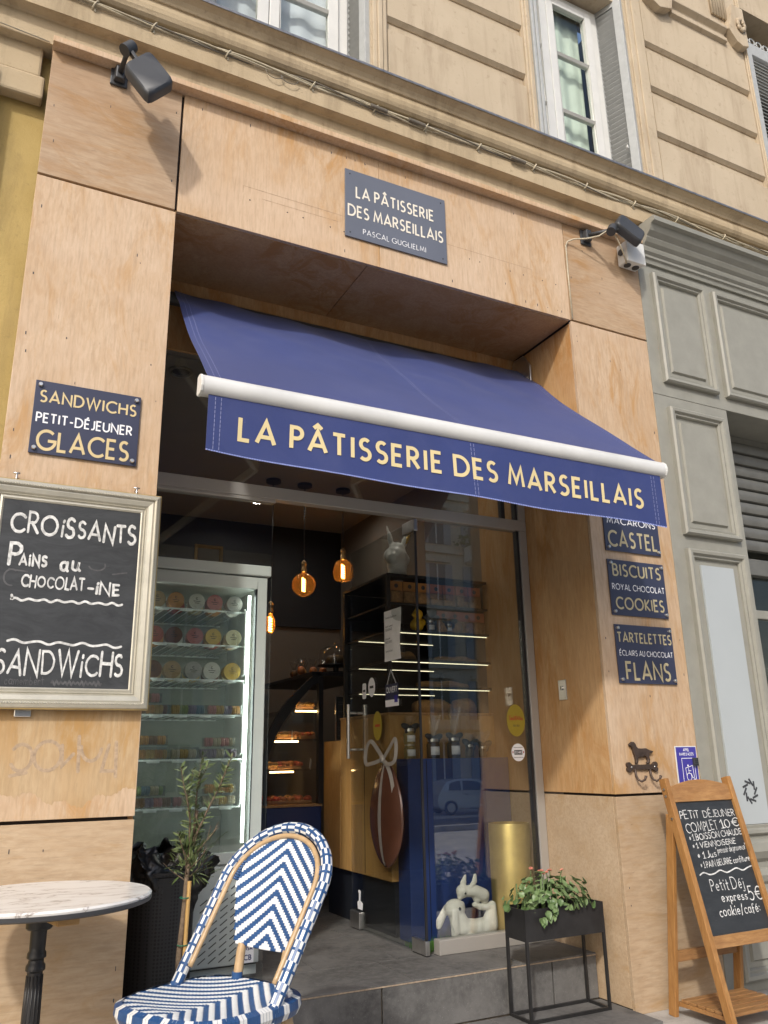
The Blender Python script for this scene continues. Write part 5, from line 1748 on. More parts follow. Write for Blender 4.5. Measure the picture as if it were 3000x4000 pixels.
# ------------------------------------------------------------------ easel chalkboard
M['easel'] = plywood('varnished_teak', (.42, .23, .085), (.28, .135, .045), (.34, .165, .05), 'z', wear=.15, fleck=.5, rough=.42)
M['easelh'] = plywood('varnished_teak_rail', (.43, .24, .095), (.24, .115, .045), (.33, .16, .05), 'x', wear=.1, fleck=.6, rough=.42)
es = thing('easel_board', 'wooden easel chalkboard with handwritten breakfast menu at lower right', 'easel', (3.21, -.25, -.02))
ex0, ex1 = 2.985, 3.425
et = Vector((0, -.185, .985))
eb = Vector((0, -.425, -.02))
ed = (eb - et).normalized()
def EP(x, s, h=0):
    # s metres down the leaning face, h off the face
    nrm = Vector((0, -1, 0)) - ed * Vector((0, -1, 0)).dot(ed)
    nrm.normalize()
    p = et + ed * s + nrm * h
    return Vector((x, p.y, p.z))
EL = (eb - et).length
nrmE = EP(0, 0, 1) - EP(0, 0, 0)
for x in (ex0 + .014, ex1 - .014):
    b = MB()
    p, q = EP(x, -.004, -.006), EP(x, EL, -.006)
    b.obox((p + q) / 2, Vector((.014, 0, 0)), nrmE * .020, ed * ((q - p).length / 2))
    b.build('front_stile', M['easel'], es, bevel=.003)
hdp = [(ex0 + .028, .105)] + [(ex0 + .028 + (ex1 - ex0 - .056) * i / 14, .035 - .030 * math.sin(PI * i / 14)) for i in range(15)] + [(ex1 - .028, .105)]
MB().prism(hdp, lambda a, b: EP(a, b, .006), lambda a, b: EP(a, b, -.014)).build('arched_head', M['easelh'], es, bevel=.002)
MB().prism([(ex0 + .028, .665), (ex1 - .028, .665), (ex1 - .028, .715), (ex0 + .028, .715)], lambda a, b: EP(a, b, .006), lambda a, b: EP(a, b, -.014)).build('bottom_rail', M['easelh'], es, bevel=.002)
MB().prism([(ex0 + .028, .106), (ex1 - .028, .106), (ex1 - .028, .664), (ex0 + .028, .664)], lambda a, b: EP(a, b, -.002), lambda a, b: EP(a, b, -.008)).build('slate', M['slate2'], es)
fe = lambda u, v, h: EP(u, .664 - v, -.002 + h)
H_ = .558
def eline(s, x0, x1, vtop, h, wt, seed, hand=.8, slope=0, track=.14):
    hand_line(es, s, ex0 + .028 + x0 * .384, ex0 + .028 + x1 * .384, H_ * (1 - vtop), h, wt, seed, fe, 'chalk', track, slope, hand, .30)
eline('PETıT', .05, .36, .130, .034, .10, 2, .7)
eline('DÉJEUNER', .44, .97, .130, .030, .10, 3, .7)
eline('COMPLET', .09, .62, .240, .040, .09, 4, .7, .03)
eline('10€', .68, .97, .225, .036, .10, 5, .5, .05)
eline('* 1 BOıSSON CHAUDE', .10, .99, .305, .025, .13, 6, .7, .04)
eline('* 1 VıENNOıSERıE', .12, .84, .365, .023, .13, 7, .7, .03)
eline('* 1 Jus', .16, .46, .445, .028, .12, 8, .6, .04)
eline('"pressoir de provence"', .48, .99, .415, .026, .11, 9, .4, .04, .12)
eline('* 1 PAıN BEURRE confiture', .16, .99, .515, .025, .12, 10, .5, .04)
eline('Petit Déj', .22, .76, .690, .046, .085, 12, .5, .0, .2)
eline('express', .34, .76, .775, .036, .10, 13, .5, .0)
eline('5€', .80, .99, .790, .058, .085, 14, .3)
eline('cookie/café:', .24, .90, .875, .038, .10, 15, .5, .0)
wv = MB()
put_strokes(wv, [wave(ex0 + .028 + .10 * .384, ex1 - .034, H_ * .435, .006, 50, 3.3, .012)], fe, .0055)
wv.build('chalk_writing', M['chalk'], es)
rp0, rp1 = Vector((0, -.200, .83)), Vector((0, -.085, -.02))
rd_ = (rp1 - rp0).normalized()
for x in (ex0 + .012, ex1 - .012):
    MB().bar((x, rp0.y, rp0.z), (x, rp1.y, rp1.z), .022, .042, (0, -1, 0)).build('rear_leg', M['easel'], es, bevel=.003)
MB().bar((ex0 + .024, -.116, .222), (ex1 - .024, -.116, .222), .020, .045).build('rear_rail', M['easelh'], es, bevel=.002)
for i in range(6):
    y = -.125 - i * .047
    B('shelf_slat', M['easelh'], (ex0 + .026, y - .036, .040), (ex1 - .026, y, .052), es, bevel=.002)
for x in (ex0 + .036, ex1 - .036):
    MB().bar((x, -.10, .030), (x, -.40, .030), .018, .018).build('shelf_bearer', M['easelh'], es, bevel=.002)
for s in (.045, .075, .175):
    p = EP(ex0 - .001, s, -.006)
    MB().tube([p, p - Vector((.003, 0, 0))], .006, 10).build('screw', M['steel'], es, smooth='angle')
# ------------------------------------------------------------------ shop interior shell
M['inwall'] = plain('taupe_interior_paint', (.18, .155, .13), .8, var=.05, scale=3)
M['ceil'] = plain('warm_grey_ceiling', (.34, .31, .28), .85, var=.04, scale=3)
M['blackwall'] = plain('black_blue_wall', (.012, .014, .020), .55)
M['navy'] = plain('navy_laminate', (.020, .042, .150), .35, 0, .08, 6)
M['birch'] = plywood('birch_counter', (.56, .34, .13), (.48, .27, .09), (.52, .28, .08), wear=.1, fleck=.15, rough=.45)
for nm, a, b, mt in (('interior_wall_back', (-.2, 3.40, .195), (3.3, 3.50, 3.08), 'inwall'), ('interior_wall_left', (.18, .62, .195), (.28, 3.40, 3.08), 'inwall'), ('interior_wall_right', (2.90, 1.06, .195), (3.0, 3.40, 3.08), 'inwall'), ('interior_ceiling', (.0, .60, 3.08), (3.3, 3.5, 3.16), 'ceil'), ('interior_wall_pier', (-.1, .45, 0), (.575, .62, 3.08), 'inwall'), ('interior_wall_pier_right', (2.876, .42, 0), (3.4, 1.06, 3.08), 'inwall')):
    struct(B(nm, M[mt], a, b))
bp2 = tag(B('black_wall_panel', M['blackwall'], (.9, 3.370, 2.20), (2.90, 3.398, 3.079)), 'large matt black panel high on the back wall of the shop', 'panel')

# ------------------------------------------------------------------ aluminium frame and glazing
ef = thing('entrance_frame', 'pale aluminium entrance frame with glass transom under the awning', 'door frame', (1.7, .58, .195))
b = MB()
b.box((.599, .552, 2.372), (2.853, .608, 2.436))
b.box((.599, .556, 2.354), (1.297, .604, 2.372))
hdr = b.build('header', M['aluf'], ef, bevel=.003)
B('jamb', M['aluf'], (2.802, .552, .196), (2.853, .608, 2.371), ef, bevel=.003)
B('jamb', M['aluf'], (2.802, .552, 2.437), (2.853, .608, 3.075), ef, bevel=.003)
B('gasket', M['black'], (2.786, .562, .263), (2.8015, .598, 2.371), ef)
B('gasket', M['black'], (2.786, .562, 2.437), (2.8015, .598, 3.075), ef)
B('sill_rail', M['aluf'], (2.168, .548, .196), (2.7995, .606, .262), ef, bevel=.003)
B('transom_mullion', M['black'], (2.690, .565, 2.437), (2.716, .595, 3.075), ef)
B('transom_pane', M['glass'], (.600, .576, 2.437), (2.6895, .584, 3.078), ef)
B('transom_pane', M['glass'], (2.7165, .576, 2.437), (2.7855, .584, 3.078), ef)
lp = B('fixed_pane', M['fglass'], (.600, .576, .196), (1.292, .584, 2.353), ef)
rp_ = B('fixed_pane', M['glass'], (2.176, .576, .263), (2.7855, .584, 2.371), ef)
M['stickyel'] = plain('yellow_sticker', (.33, .25, .03), .4)
M['red'] = plain('red_print', (.42, .05, .03), .5)
def disc(mb, cx, cz, rx, rz, Y0, t=.0006, n=40):
    mb.prism([(cx + rx * math.cos(2 * PI * k / n), cz + rz * math.sin(2 * PI * k / n)) for k in range(n)], lambda a, c: (a, Y0, c), lambda a, c: (a, Y0 - t, c))
def sticker(label, shapes):
    t = thing('sticker', label, 'sticker', (2.71, .575, 1.2))
    for nm, mb, mt in shapes:
        mb.build(nm, M[mt], t)
s1 = MB(); disc(s1, 2.711, 1.290, .060, .085, .5755)
l1 = MB(); put_text(l1, 'Gault', wall_fn(.5748), 2.668, 1.292, .036, .022, .2, .14, .0003); put_text(l1, '&Millau', wall_fn(.5748), 2.706, 1.292, .050, .022, .2, .14, .0003)
l2 = MB(); put_text(l2, '2022-2023', wall_fn(.5748), 2.690, 1.258, .042, .009, .2, .16, .0003)
sticker('oval yellow restaurant guide sticker on the right glass', (('film', s1, 'stickyel'), ('lettering', l1, 'red'), ('small_print', l2, 'dark')))
s1 = MB(); disc(s1, 2.714, 1.122, .044, .046, .5755)
b1 = MB(); b1.box((2.688, .5742, 1.110), (2.740, .5748, 1.134))
b3 = MB(); b3.box((2.676, .5742, 1.118), (2.682, .5748, 1.128)); b3.box((2.746, .5742, 1.118), (2.752, .5748, 1.128))
l1 = MB(); put_text(l1, 'ÉCHIRÉ', wall_fn(.5741), 2.693, 1.117, .042, .010, .2, .14, .0003)
l2 = MB(); put_strokes(l2, [wave(2.685, 2.745, 1.148, .001, 30, 9)], wall_fn(.5748), .0018, .0003)
l3 = MB(); put_strokes(l3, [wave(2.682, 2.746, 1.096, .001, 30, 9)], wall_fn(.5748), .0018, .0003)
sticker('round white butter maker sticker low on the right glass', (('film', s1, 'whitetxt'), ('black_band', b1, 'dark'), ('red_marks', b3, 'red'), ('lettering', l1, 'whitetxt'), ('small_print', l2, 'dark'), ('small_print', l3, 'dark')))
vs_ = thing('sticker', 'small white card payment sticker on the glass behind the chair', 'sticker', (1.22, .575, .27))
B('film', M['whitetxt'], (1.196, .5745, .268), (1.250, .5755, .348), vs_)
M['visablue'] = plain('card_blue', (.03, .04, .16), .5)
l1 = MB(); put_text(l1, 'VISA', wall_fn(.5742), 1.203, .318, .040, .014, .22, .12, .0003)
l1.build('lettering', M['visablue'], vs_)
l1 = MB(); put_text(l1, 'CB', wall_fn(.5742), 1.208, .280, .030, .018, .22, .14, .0003)
l1.build('lettering', M['visablue'], vs_)

# ------------------------------------------------------------------ open glass door leaf
dl = thing('glass_door', 'frameless glass door standing open into the shop with steel handles', 'door', (2.11, .56, .2))
B('leaf', M['glass'], (2.106, .575, .206), (2.114, 1.425, 2.364), dl)
for z0, z1 in ((.200, .262), (2.300, 2.368)):
    B('pivot_fitting', M['steel'], (2.098, .560, z0), (2.122, .70, z1), dl, bevel=.003)
B('corner_lock', M['steel'], (2.094, 1.30, .200), (2.126, 1.425, .285), dl, bevel=.003)
B('edge_strip', M['black'], (2.104, .566, .263), (2.116, .5745, 2.299), dl)
for sx in (-1, 1):
    h = MB().tube([(2.11 + sx * .055, 1.35, 1.105), (2.11 + sx * .055, 1.35, 1.415)], .011, 14)
    for z in (1.155, 1.365):
        h.tube([(2.11 + sx * .004, 1.35, z), (2.11 + sx * .055, 1.35, z)], .008, 10)
    h.build('pull_handle', M['steel'], dl, smooth='angle')
def leaf_fn(X_):
    return lambda u, v, h: (X_ - h, -u, v)            # u = -Y
eg = thing('egg_decoration', 'tall chocolate egg with silver ribbon bow on the glass door', 'decoration', (2.10, .955, .55))
M['choc'] = plain('dark_chocolate', (.095, .040, .024), .2, 0, .15, 5, spec=.6)
M['ribbon'] = plain('silver_ribbon', (.40, .38, .345), .35, .35, .06, 20)
def egg_w(t):
    return .200 * math.sin(PI * t) ** .52 * (1.04 - .16 * t)
def egg_pt(u, v, h=0):
    w = egg_w(min(max(v, .004), .996))
    dpt = .042 * math.sqrt(max(0, 1 - (2 * u - 1) ** 2)) * (w / .19)
    return (2.1045 - dpt - h, .955 + .012 * (1 - v) - w * (2 * u - 1), .550 + .535 * v)
e_ = MB()
e_.grid(lambda u, v: egg_pt(.5 - .5 * math.cos(PI * u), v), 24, 30)
e_.build('egg', M['choc'], eg, smooth=True)
rb_ = MB()
rb_.sheet(lambda u, v, h: egg_pt(.455 + .085 * u, .02 + .965 * v, .002 + h), 4, 30, .0015)
rb_.build('ribbon_band', M['ribbon'], eg, smooth='angle')
def rib(path, wd, wd_axis=(0, 0, 1)):
    b = MB()
    c0 = Vector((X_, .955, 1.10))
    P_ = [c0 + (Vector(p) - c0) * .92 for p in path]
    n = 40
    def cat(t):
        x = t * (len(P_) - 1)
        i = min(int(x), len(P_) - 2)
        f = x - i
        p0, p1, p2, p3 = P_[max(i - 1, 0)], P_[i], P_[i + 1], P_[min(i + 2, len(P_) - 1)]
        return .5 * ((2 * p1) + (p2 - p0) * f + (2 * p0 - 5 * p1 + 4 * p2 - p3) * f * f + (3 * p1 - p0 - 3 * p2 + p3) * f ** 3)
    def pt(u, v, h):
        t = u
        c = cat(t)
        d = (cat(min(1, t + .01)) - cat(max(0, t - .01)))
        if d.length < 1e-6:
            d = Vector((0, 0, 1))
        d.normalize()
        w = d.cross(Vector((-.75, 0, .0)) + Vector((0, -.35, .2)))
        if w.length < 1e-4:
            w = Vector((0, 0, 1))
        w.normalize()
        nr = w.cross(d).normalized()
        return c + w * wd * (v - .5) + nr * h
    b.sheet(pt, n, 3, .0015)
    b.build('bow_loop', M['ribbon'], eg, smooth='angle')
X_ = 2.085
rib([(X_, .955, 1.098), (X_ - .02, 1.06, 1.075), (X_ - .02, 1.15, 1.075), (X_ - .01, 1.17, 1.15), (X_, 1.12, 1.205), (X_ + .005, 1.03, 1.15), (X_, .955, 1.10)], .022)
rib([(X_, .955, 1.098), (X_ - .02, .87, 1.07), (X_ - .02, .775, 1.085), (X_ - .01, .765, 1.15), (X_, .80, 1.21), (X_ + .005, .88, 1.16), (X_, .955, 1.10)], .022)
rib([(X_, .945, 1.09), (X_ - .01, .88, 1.06), (X_ - .004, .845, .99), (X_, .82, .88)], .022)
MB().ball((X_ - .006, .955, 1.098), .020, 12, 8, sx=.7).build('knot', M['ribbon'], eg, smooth=True)
pn = thing('opening_hours_sheet', 'white sheet of opening hours taped to the glass door', 'notice', (2.105, .85, 1.62))
M['paper'] = plain('white_paper', (.72, .72, .70), .8)
def paper_pt(u, v, h):
    return (2.1040 - h - .006 * math.sin(v * 5) * u, .952 - .198 * u, 1.625 + .285 * v)
MB().sheet(paper_pt, 8, 12, .0006).build('sheet', M['paper'], pn, smooth='angle')
tx = MB()
for i, (s, z) in enumerate((("Horaires d'ouverture", 1.865), ('mardi-samedi', 1.815), ('7h00/19h00', 1.795), ('dimanche', 1.745), ('7h00/13h00', 1.725), ('fermé le lundi', 1.675))):
    s = s.replace('7', '1')
    polys, W = text2d(s, .12, .12, .3)
    kx = min(.0125 if i else .0115, .17 / W)
    for k, poly in polys:
        pts_ = [paper_pt((.015 + p.x * kx) / .198, (z + p.y * .013 - 1.625) / .285, .0012) for p in poly]
        tx.add(pts_, [tuple(range(len(pts_)))])
tx.build('print', M['dark'], pn)
os_ = thing('open_sign', 'small navy and white OUVERT sign hanging inside the glass door', 'sign', (2.10, .87, 1.38))
ofn = lambda u, v, h: (2.1020 - h, .950 - u, v)
B('card', M['navyplate'], (2.1022, .795, 1.412), (2.1045, .950, 1.497), os_)
B('white_foot', M['whitetxt'], (2.1022, .795, 1.376), (2.1045, .950, 1.4115), os_)
B('blue_square', M['signblue'], (2.1005, .802, 1.395), (2.1018, .838, 1.432), os_)
l1 = MB(); put_text(l1, 'OUVERT', ofn, .014, 1.452, .128, .028, .17, .14, .0004)
l1.build('lettering', M['whitetxt'], os_)
MB().tube([(2.103, .93, 1.497), (2.103, .88, 1.575), (2.103, .82, 1.497)], .0015, 5).build('string', M['paper'], os_)
for i, (yy, zz, w, hgt, mt, lb) in enumerate(((1.13, 1.50, .045, .055, 'whitetxt', 'pale oval sticker on the glass door right of the doorway edge'), (1.23, 1.485, .026, .045, 'whitetxt', 'narrow pale sticker beside the oval one on the glass door'), (1.06, 1.28, .055, .080, 'stickyel', 'yellow guide sticker seen from behind on the glass door'))):
    t = thing('sticker', lb, 'sticker', (2.104, yy, zz))
    n_ = 30
    q_ = 2 if i != 1 else 6
    MB().prism([(yy + w * abs(math.cos(a)) ** (2 / q_) * (1 if math.cos(a) > 0 else -1), zz + hgt * abs(math.sin(a)) ** (2 / q_) * (1 if math.sin(a) > 0 else -1)) for a in [2 * PI * k / n_ for k in range(n_)]], lambda a, c: (2.1056, a, c), lambda a, c: (2.1048, a, c)).build('film', M[mt], t)
    B('printed_mark', M['dark' if i < 2 else 'red'], (2.1040, yy - w * .55, zz - .006), (2.1046, yy + w * .55, zz + .008), t)
hs = thing('sticker', 'white hand sanitiser outline sticker low on the glass door', 'sticker', (2.104, 1.30, .33))
MB().prism([(1.28, .30), (1.34, .30), (1.345, .335), (1.325, .345), (1.325, .38), (1.335, .39), (1.325, .40), (1.30, .395), (1.305, .345), (1.275, .335)], lambda a, c: (2.1056, a, c), lambda a, c: (2.1048, a, c)).build('film', M['whitetxt'], hs)

# ------------------------------------------------------------------ pendant lamps
M['amber'] = glass_mat('amber_bulb_glass', (.95, .74, .46), .06, 1.0)
nt_ = M['amber'].node_tree
tl_ = nt_.nodes.new('ShaderNodeBsdfTranslucent')
tl_.inputs[0].default_value = (.80, .40, .12, 1)
mx_ = nt_.nodes.new('ShaderNodeMixShader')
mx_.inputs[0].default_value = .08
o_m = [n for n in nt_.nodes if n.type == 'OUTPUT_MATERIAL'][0]
src_ = o_m.inputs[0].links[0].from_socket
nt_.links.new(src_, mx_.inputs[1])
nt_.links.new(tl_.outputs[0], mx_.inputs[2])
nt_.links.new(mx_.outputs[0], o_m.inputs[0])
M['filament'] = emit('glowing_filament', (1.0, .55, .14), 28)
M['brass'] = plain('aged_brass', (.36, .23, .10), .4, .8, .2, 20)
def pendant(label, x, y, zc, prof, fh):
    t = thing('pendant_lamp', label, 'lamp', (x, y, zc), 'amber filament pendant lamps')
    zt = zc + prof[-1][1]
    MB().lathe(prof, (x, y, zc), 28, cap=False).build('bulb', M['amber'], t, smooth=True)
    MB().lathe([(.012, 0), (.020, .006), (.020, .030), (.017, .034), (.017, .060), (.020, .064), (.018, .078), (.006, .092), (0, .094)], (x, y, zt), 18).build('socket', M['brass'], t, smooth='angle')
    MB().tube([(x, y, zt + .09), (x, y, 3.075)], .0035, 6).build('cord', M['black'], t, smooth=True)
    MB().lathe([(.055, 0), (.055, .02), (0, .022)], (x, y, 3.056), 24).build('ceiling_rose', M['black'], t, smooth='angle')
    f = MB().tube([(x + .011 * math.cos(a), y + .011 * math.sin(a), zc - fh / 2 + fh * i / 64) for i, a in enumerate([k * .55 for k in range(65)])], .0032, 6)
    f.build('filament', M['filament'], t, smooth=True)
    MB().tube([(x, y, zc + fh / 2), (x, y, zt)], .003, 6).build('support', M['brass'], t)
sph = [(.0855 * math.sin(a), -.0855 * math.cos(a)) for a in [PI * k / 16 for k in range(15)]] + [(.020, .088)]
pendant('round amber filament bulb hanging lower, middle of the pendants', 2.09, 2.2, 2.312, sph, .095)
pr2 = [(0, -.075), (.035, -.074), (.058, -.066), (.070, -.045), (.0735, -.01), (.070, .03), (.060, .060), (.042, .078), (.020, .084)]
pendant('barrel-shaped amber filament bulb, rightmost of the pendants', 2.401, 2.2, 2.437, pr2, .10)
pr3 = [(0, -.065), (.022, -.06), (.033, -.03), (.035, .0), (.030, .04), (.018, .065), (.012, .07)]
pendant('slim amber filament bulb beside the fridge edge, leftmost of the pendants', 1.845, 2.2, 2.012, pr3, .10)
M['spot'] = emit('downlight_glow', (1, .93, .82), 110)
def downlight(label, x, y, on, r=.055):
    t = thing('downlight', label, 'lamp', (x, y, 3.06), 'recessed ceiling downlights')
    MB().lathe([(r, 0), (r * 1.18, -.004), (r * 1.18, -.010), (r * .92, -.012), (r * .85, 0)], (x, y, 3.080), 26, cap=False).build('trim_ring', M['steel'], t, smooth='angle')
    MB().lathe([(0, 0), (r * .84, 0), (r * .8, -.004), (0, -.006)], (x, y, 3.079), 20, cap=False).build('lamp_face', M['spot'] if on else M['dark'], t, smooth='angle')
downlight('dark round ceiling downlight behind the left end of the awning', .82, .745, False)
downlight('lit ceiling downlight over the display case', 1.9, 2.75, True, .04)
downlight('lit ceiling downlight over the counter', 2.5, 2.5, True, .04)
downlight('added ceiling downlight over the blue plinth to brighten the interior', 2.42, 1.02, True, .04)  # unseen lamp, added to lift the dim goods behind the right glass
downlight('added ceiling downlight above the open door to brighten the interior', 1.75, 1.35, True, .04)  # also added, no lamp seen here; brightens the doorway
downlight('lit ceiling downlight behind the fridge', 1.45, 2.4, True, .04)

# ------------------------------------------------------------------ upright display fridge
M['fridge'] = plain('pale_grey_enamel', (.72, .735, .70), .35, 0, .04, 5)
M['finside'] = plain('fridge_liner', (.28, .29, .255), .6)
M['led'] = emit('cold_led', (.90, 1.0, .95), 10.0)
M['wire'] = plain('white_coated_wire', (.75, .78, .75), .5)
fg = thing('display_fridge', 'tall pale grey glass-door display fridge behind the left window', 'fridge', (.95, .97, .195))
fx0, fx1, fy0, fy1 = .585, 1.303, .665, 1.30
b = MB()
b.box((fx0, fy0 + .05, .24), (fx0 + .03, fy1, 1.985)).box((fx1 - .03, fy0 + .05, .24), (fx1, fy1, 1.985)).box((fx0 + .03, fy1 - .03, .24), (fx1 - .03, fy1, 1.985)).box((fx0 + .03, fy0 + .05, .60), (fx1 - .03, fy1 - .03, .64)).box((fx0 + .03, fy0 + .05, 1.945), (fx1 - .03, fy1 - .03, 1.985))
b.build('cabinet', M['fridge'], fg, bevel=.003)
B('back_liner', M['finside'], (fx0 + .031, fy1 - .06, .641), (fx1 - .031, fy1 - .031, 1.944), fg)
B('top_cap', M['fridge'], (fx0 - .01, fy0 - .012, 1.992), (fx1 + .014, fy1, 2.046), fg, bevel=.006)
d_ = MB()
d_.box((fx0 + .002, fy0, .655), (fx0 + .050, fy0 + .045, 1.985)).box((fx1 - .052, fy0, .655), (fx1 - .002, fy0 + .045, 1.985)).box((fx0 + .05, fy0, 1.925), (fx1 - .052, fy0 + .045, 1.985)).box((fx0 + .05, fy0, .655), (fx1 - .052, fy0 + .045, .705))
dr = d_.build('door', M['fridge'], fg, bevel=.004)
B('door_glass', M['fglass'], (fx0 + .05, fy0 + .012, .705), (fx1 - .052, fy0 + .018, 1.925), dr)
B('door_seal', M['black'], (fx1 - .060, fy0 + .001, .705), (fx1 - .0525, fy0 + .03, 1.925), dr)
B('led_strip', M['led'], (fx1 - .082, fy0 + .052, .74), (fx1 - .070, fy0 + .060, 1.90), fg)
B('led_strip', M['led'], (fx0 + .062, fy0 + .052, .74), (fx0 + .070, fy0 + .060, 1.90), fg)  # unseen second strip, added on the left to brighten the dim tubs
b = MB()
b.box((fx0, fy0, .246), (fx1, fy0 + .02, .650))
gr = b.build('grille_panel', M['fridge'], fg, bevel=.003)
for c in range(4):
    for i in range(11):
        cx_, cz_ = 1.045 + c * .046, .275 + i * .029
        if c == 0 and i > 8:
            continue
        MB().bar((cx_ - .016, fy0 - .0008, cz_ - .011), (cx_ + .016, fy0 - .0008, cz_ + .011), .004, .0028, (0, 1, 0)).build('vent_slot', M['black'], gr)
B('plinth', M['fridge'], (fx0, fy0 + .03, .1955), (fx1, fy1, .2455), fg, bevel=.002)
B('kick_gap', M['black'], (fx0 + .002, fy0 + .022, .236), (fx1 - .002, fy0 + .029, .246), fg)
SH = (1.815, 1.645, 1.478, 1.312, 1.110, .898)
for z in SH:
    b = MB()
    for i in range(14):
        x = fx0 + .06 + i * .042
        b.tube([(x, fy0 + .075, z), (x, fy1 - .07, z)], .0022, 5)
    b.tube([(fx0 + .04, fy0 + .075, z), (fx1 - .085, fy0 + .075, z)], .004, 6)
    b.tube([(fx0 + .04, fy1 - .08, z), (fx1 - .085, fy1 - .08, z)], .004, 6)
    so = b.build('wire_shelf', M['wire'], fg, smooth=True)
    for i in range(5):
        x = fx0 + .10 + i * .115
        MB().tube([(x - .028, fy0 + .066, z - .004), (x + .028, fy0 + .066, z - .004)], .0075, 8).build('ticket_clip', M['wire'], so, smooth=True)
b = MB()
for za, zb_ in ((1.83, 1.50), (1.47, 1.13), (1.10, .90)):
    b.tube([(fx1 - .096, fy0 + .07, za), (fx1 - .090, fy0 + .065, za - .01), (fx1 - .090, fy0 + .065, zb_ + .01), (fx1 - .10, fy0 + .07, zb_)], .005, 8)
b.build('shelf_upright', M['wire'], fg, smooth=True)
tubc = {'white': (.62, .60, .52), 'grey': (.42, .40, .36), 'red': (.38, .10, .07), 'brown': (.18, .08, .045), 'tan': (.45, .31, .16), 'yellow': (.62, .42, .10), 'pink': (.50, .20, .18), 'orange': (.55, .27, .09), 'cream': (.60, .55, .36)}
TM = {k: plain('tub_' + k, v, .4, 0, .12, 30) for k, v in tubc.items()}
rows = ((1.815, ('red', 'tan', 'orange', 'white', 'pink', 'grey'), 'top'), (1.645, ('tan', 'red', 'brown', 'pink', 'yellow', 'cream'), 'second'), (1.478, ('grey', 'brown', 'tan', 'grey', 'white', 'yellow'), 'third'))
ordn = ('first', 'second', 'third', 'fourth', 'fifth', 'sixth')
for z, cols, rown in rows:
    for i, c in enumerate(cols):
        x = .675 + i * .096 + (i % 2) * .006
        r_ = .040 if z != 1.478 else .042
        t = thing('ice_cream_tub', f'{c} lidded ice cream tub, {ordn[i]} from left on the {rown} fridge shelf', 'tub', (x, fy0 + .1, z), 'tubs lying on the fridge shelves')
        MB().tube([(x, fy0 + .10, z + r_ + .004), (x, fy0 + .165, z + r_ + .004)], [r_ * .95, r_ * .82], 22).build('pot', TM[c], t, smooth='angle')
        MB().tube([(x, fy0 + .088, z + r_ + .004), (x, fy0 + .0995, z + r_ + .004)], r_, 24).build('lid', TM[c], t, smooth='angle')
        l_ = MB()
        put_strokes(l_, [[(x - .016, z + r_ + .006), (x + .016, z + r_ + .004)], [(x - .010, z + r_ - .004), (x + .010, z + r_ - .004)], arc(x, z + r_ + .018, .005, .005, 60, 320, 8)], wall_fn(fy0 + .0878), .003, .0003)
        l_.build('label_print', M['dark'], t)
for z, cols, rown in ((1.815, ('tan', 'white', 'red', 'cream', 'orange', 'white'), 'top'), (1.645, ('cream', 'orange', 'white', 'grey', 'red', 'tan'), 'second'), (1.478, ('white', 'tan', 'cream', 'yellow', 'brown', 'cream'), 'third')):
    for i, c in enumerate(cols):
        x = .715 + i * .096
        t = thing('ice_cream_tub', f'{c} tub in the rear rank, {ordn[i]} from left on the {rown} fridge shelf', 'tub', (x, fy0 + .26, z), 'tubs lying on the fridge shelves')
        MB().tube([(x, fy0 + .262, z + .044), (x, fy0 + .32, z + .044)], [.038, .034], 20).build('pot', TM[c], t, smooth='angle')
        MB().tube([(x, fy0 + .250, z + .044), (x, fy0 + .2615, z + .044)], .040, 22).build('lid', TM[c], t, smooth='angle')
mc = {'green': (.30, .36, .14), 'blue': (.16, .24, .30), 'rose': (.52, .22, .20), 'gold': (.55, .36, .10), 'brown': (.28, .15, .07), 'violet': (.28, .22, .30), 'cream': (.55, .48, .32), 'orange': (.58, .30, .08)}
MM = {k: plain('macaron_' + k, v, .7, 0, .1, 30) for k, v in mc.items()}
mac = MB().lathe([(0, -.009), (.017, -.009), (.021, -.005), (.021, -.002), (.0185, -.001), (.0185, .001), (.021, .002), (.021, .005), (.017, .009), (0, .009)], (0, 0, 0), 14, cap=False)
macme = {k: local_mesh('macaron', mac, MM[k]) for k in MM}
def macbox(label, x0, n, z, cols, hgt=.05):
    L = n * .0195 + .012
    t = thing('macaron_box', label, 'box', (x0, fy0 + .11, z), 'clear boxes on the fridge shelves')
    y0 = fy0 + .088
    b = MB()
    b.box((x0, y0, z + .005), (x0 + L, y0 + .055, z + .007)).box((x0, y0, z + .007), (x0 + L, y0 + .001, z + hgt)).box((x0, y0 + .054, z + .007), (x0 + L, y0 + .055, z + hgt)).box((x0, y0 + .001, z + .007), (x0 + .001, y0 + .054, z + hgt)).box((x0 + L - .001, y0 + .001, z + .007), (x0 + L, y0 + .054, z + hgt))
    b.build('case', M['clear'], t)
    for i in range(n):
        inst(macme[cols[(i // 2) % len(cols)]], 'macaron', t, (x0 + .015 + i * .0195, y0 + .028, z + .029), (0, R(90) + rnd.uniform(-.08, .08), 0))
macbox('clear box of brown and gold macarons at left of the fourth fridge shelf', .64, 11, 1.312, ('brown', 'gold', 'brown', 'orange', 'gold'))
macbox('clear box of green and blue macarons mid fourth fridge shelf', .875, 8, 1.312, ('gold', 'green', 'violet', 'blue'))
macbox('clear box of bright macarons at right of the fourth fridge shelf', 1.05, 8, 1.312, ('rose', 'gold', 'violet', 'orange', 'rose', 'green'))
macbox('clear box of rusty brown macarons stacked on top of another box', .66, 8, 1.364, ('rose', 'orange', 'brown'))
macbox('clear box of golden biscuits on the fifth fridge shelf', .69, 9, 1.110, ('gold', 'orange'), .06)
macbox('clear box of pale biscuits mid fifth fridge shelf', .885, 6, 1.110, ('cream', 'gold'), .06)
macbox('clear box of brown biscuits stacked on the fifth fridge shelf', .70, 8, 1.172, ('brown', 'orange'), .05)
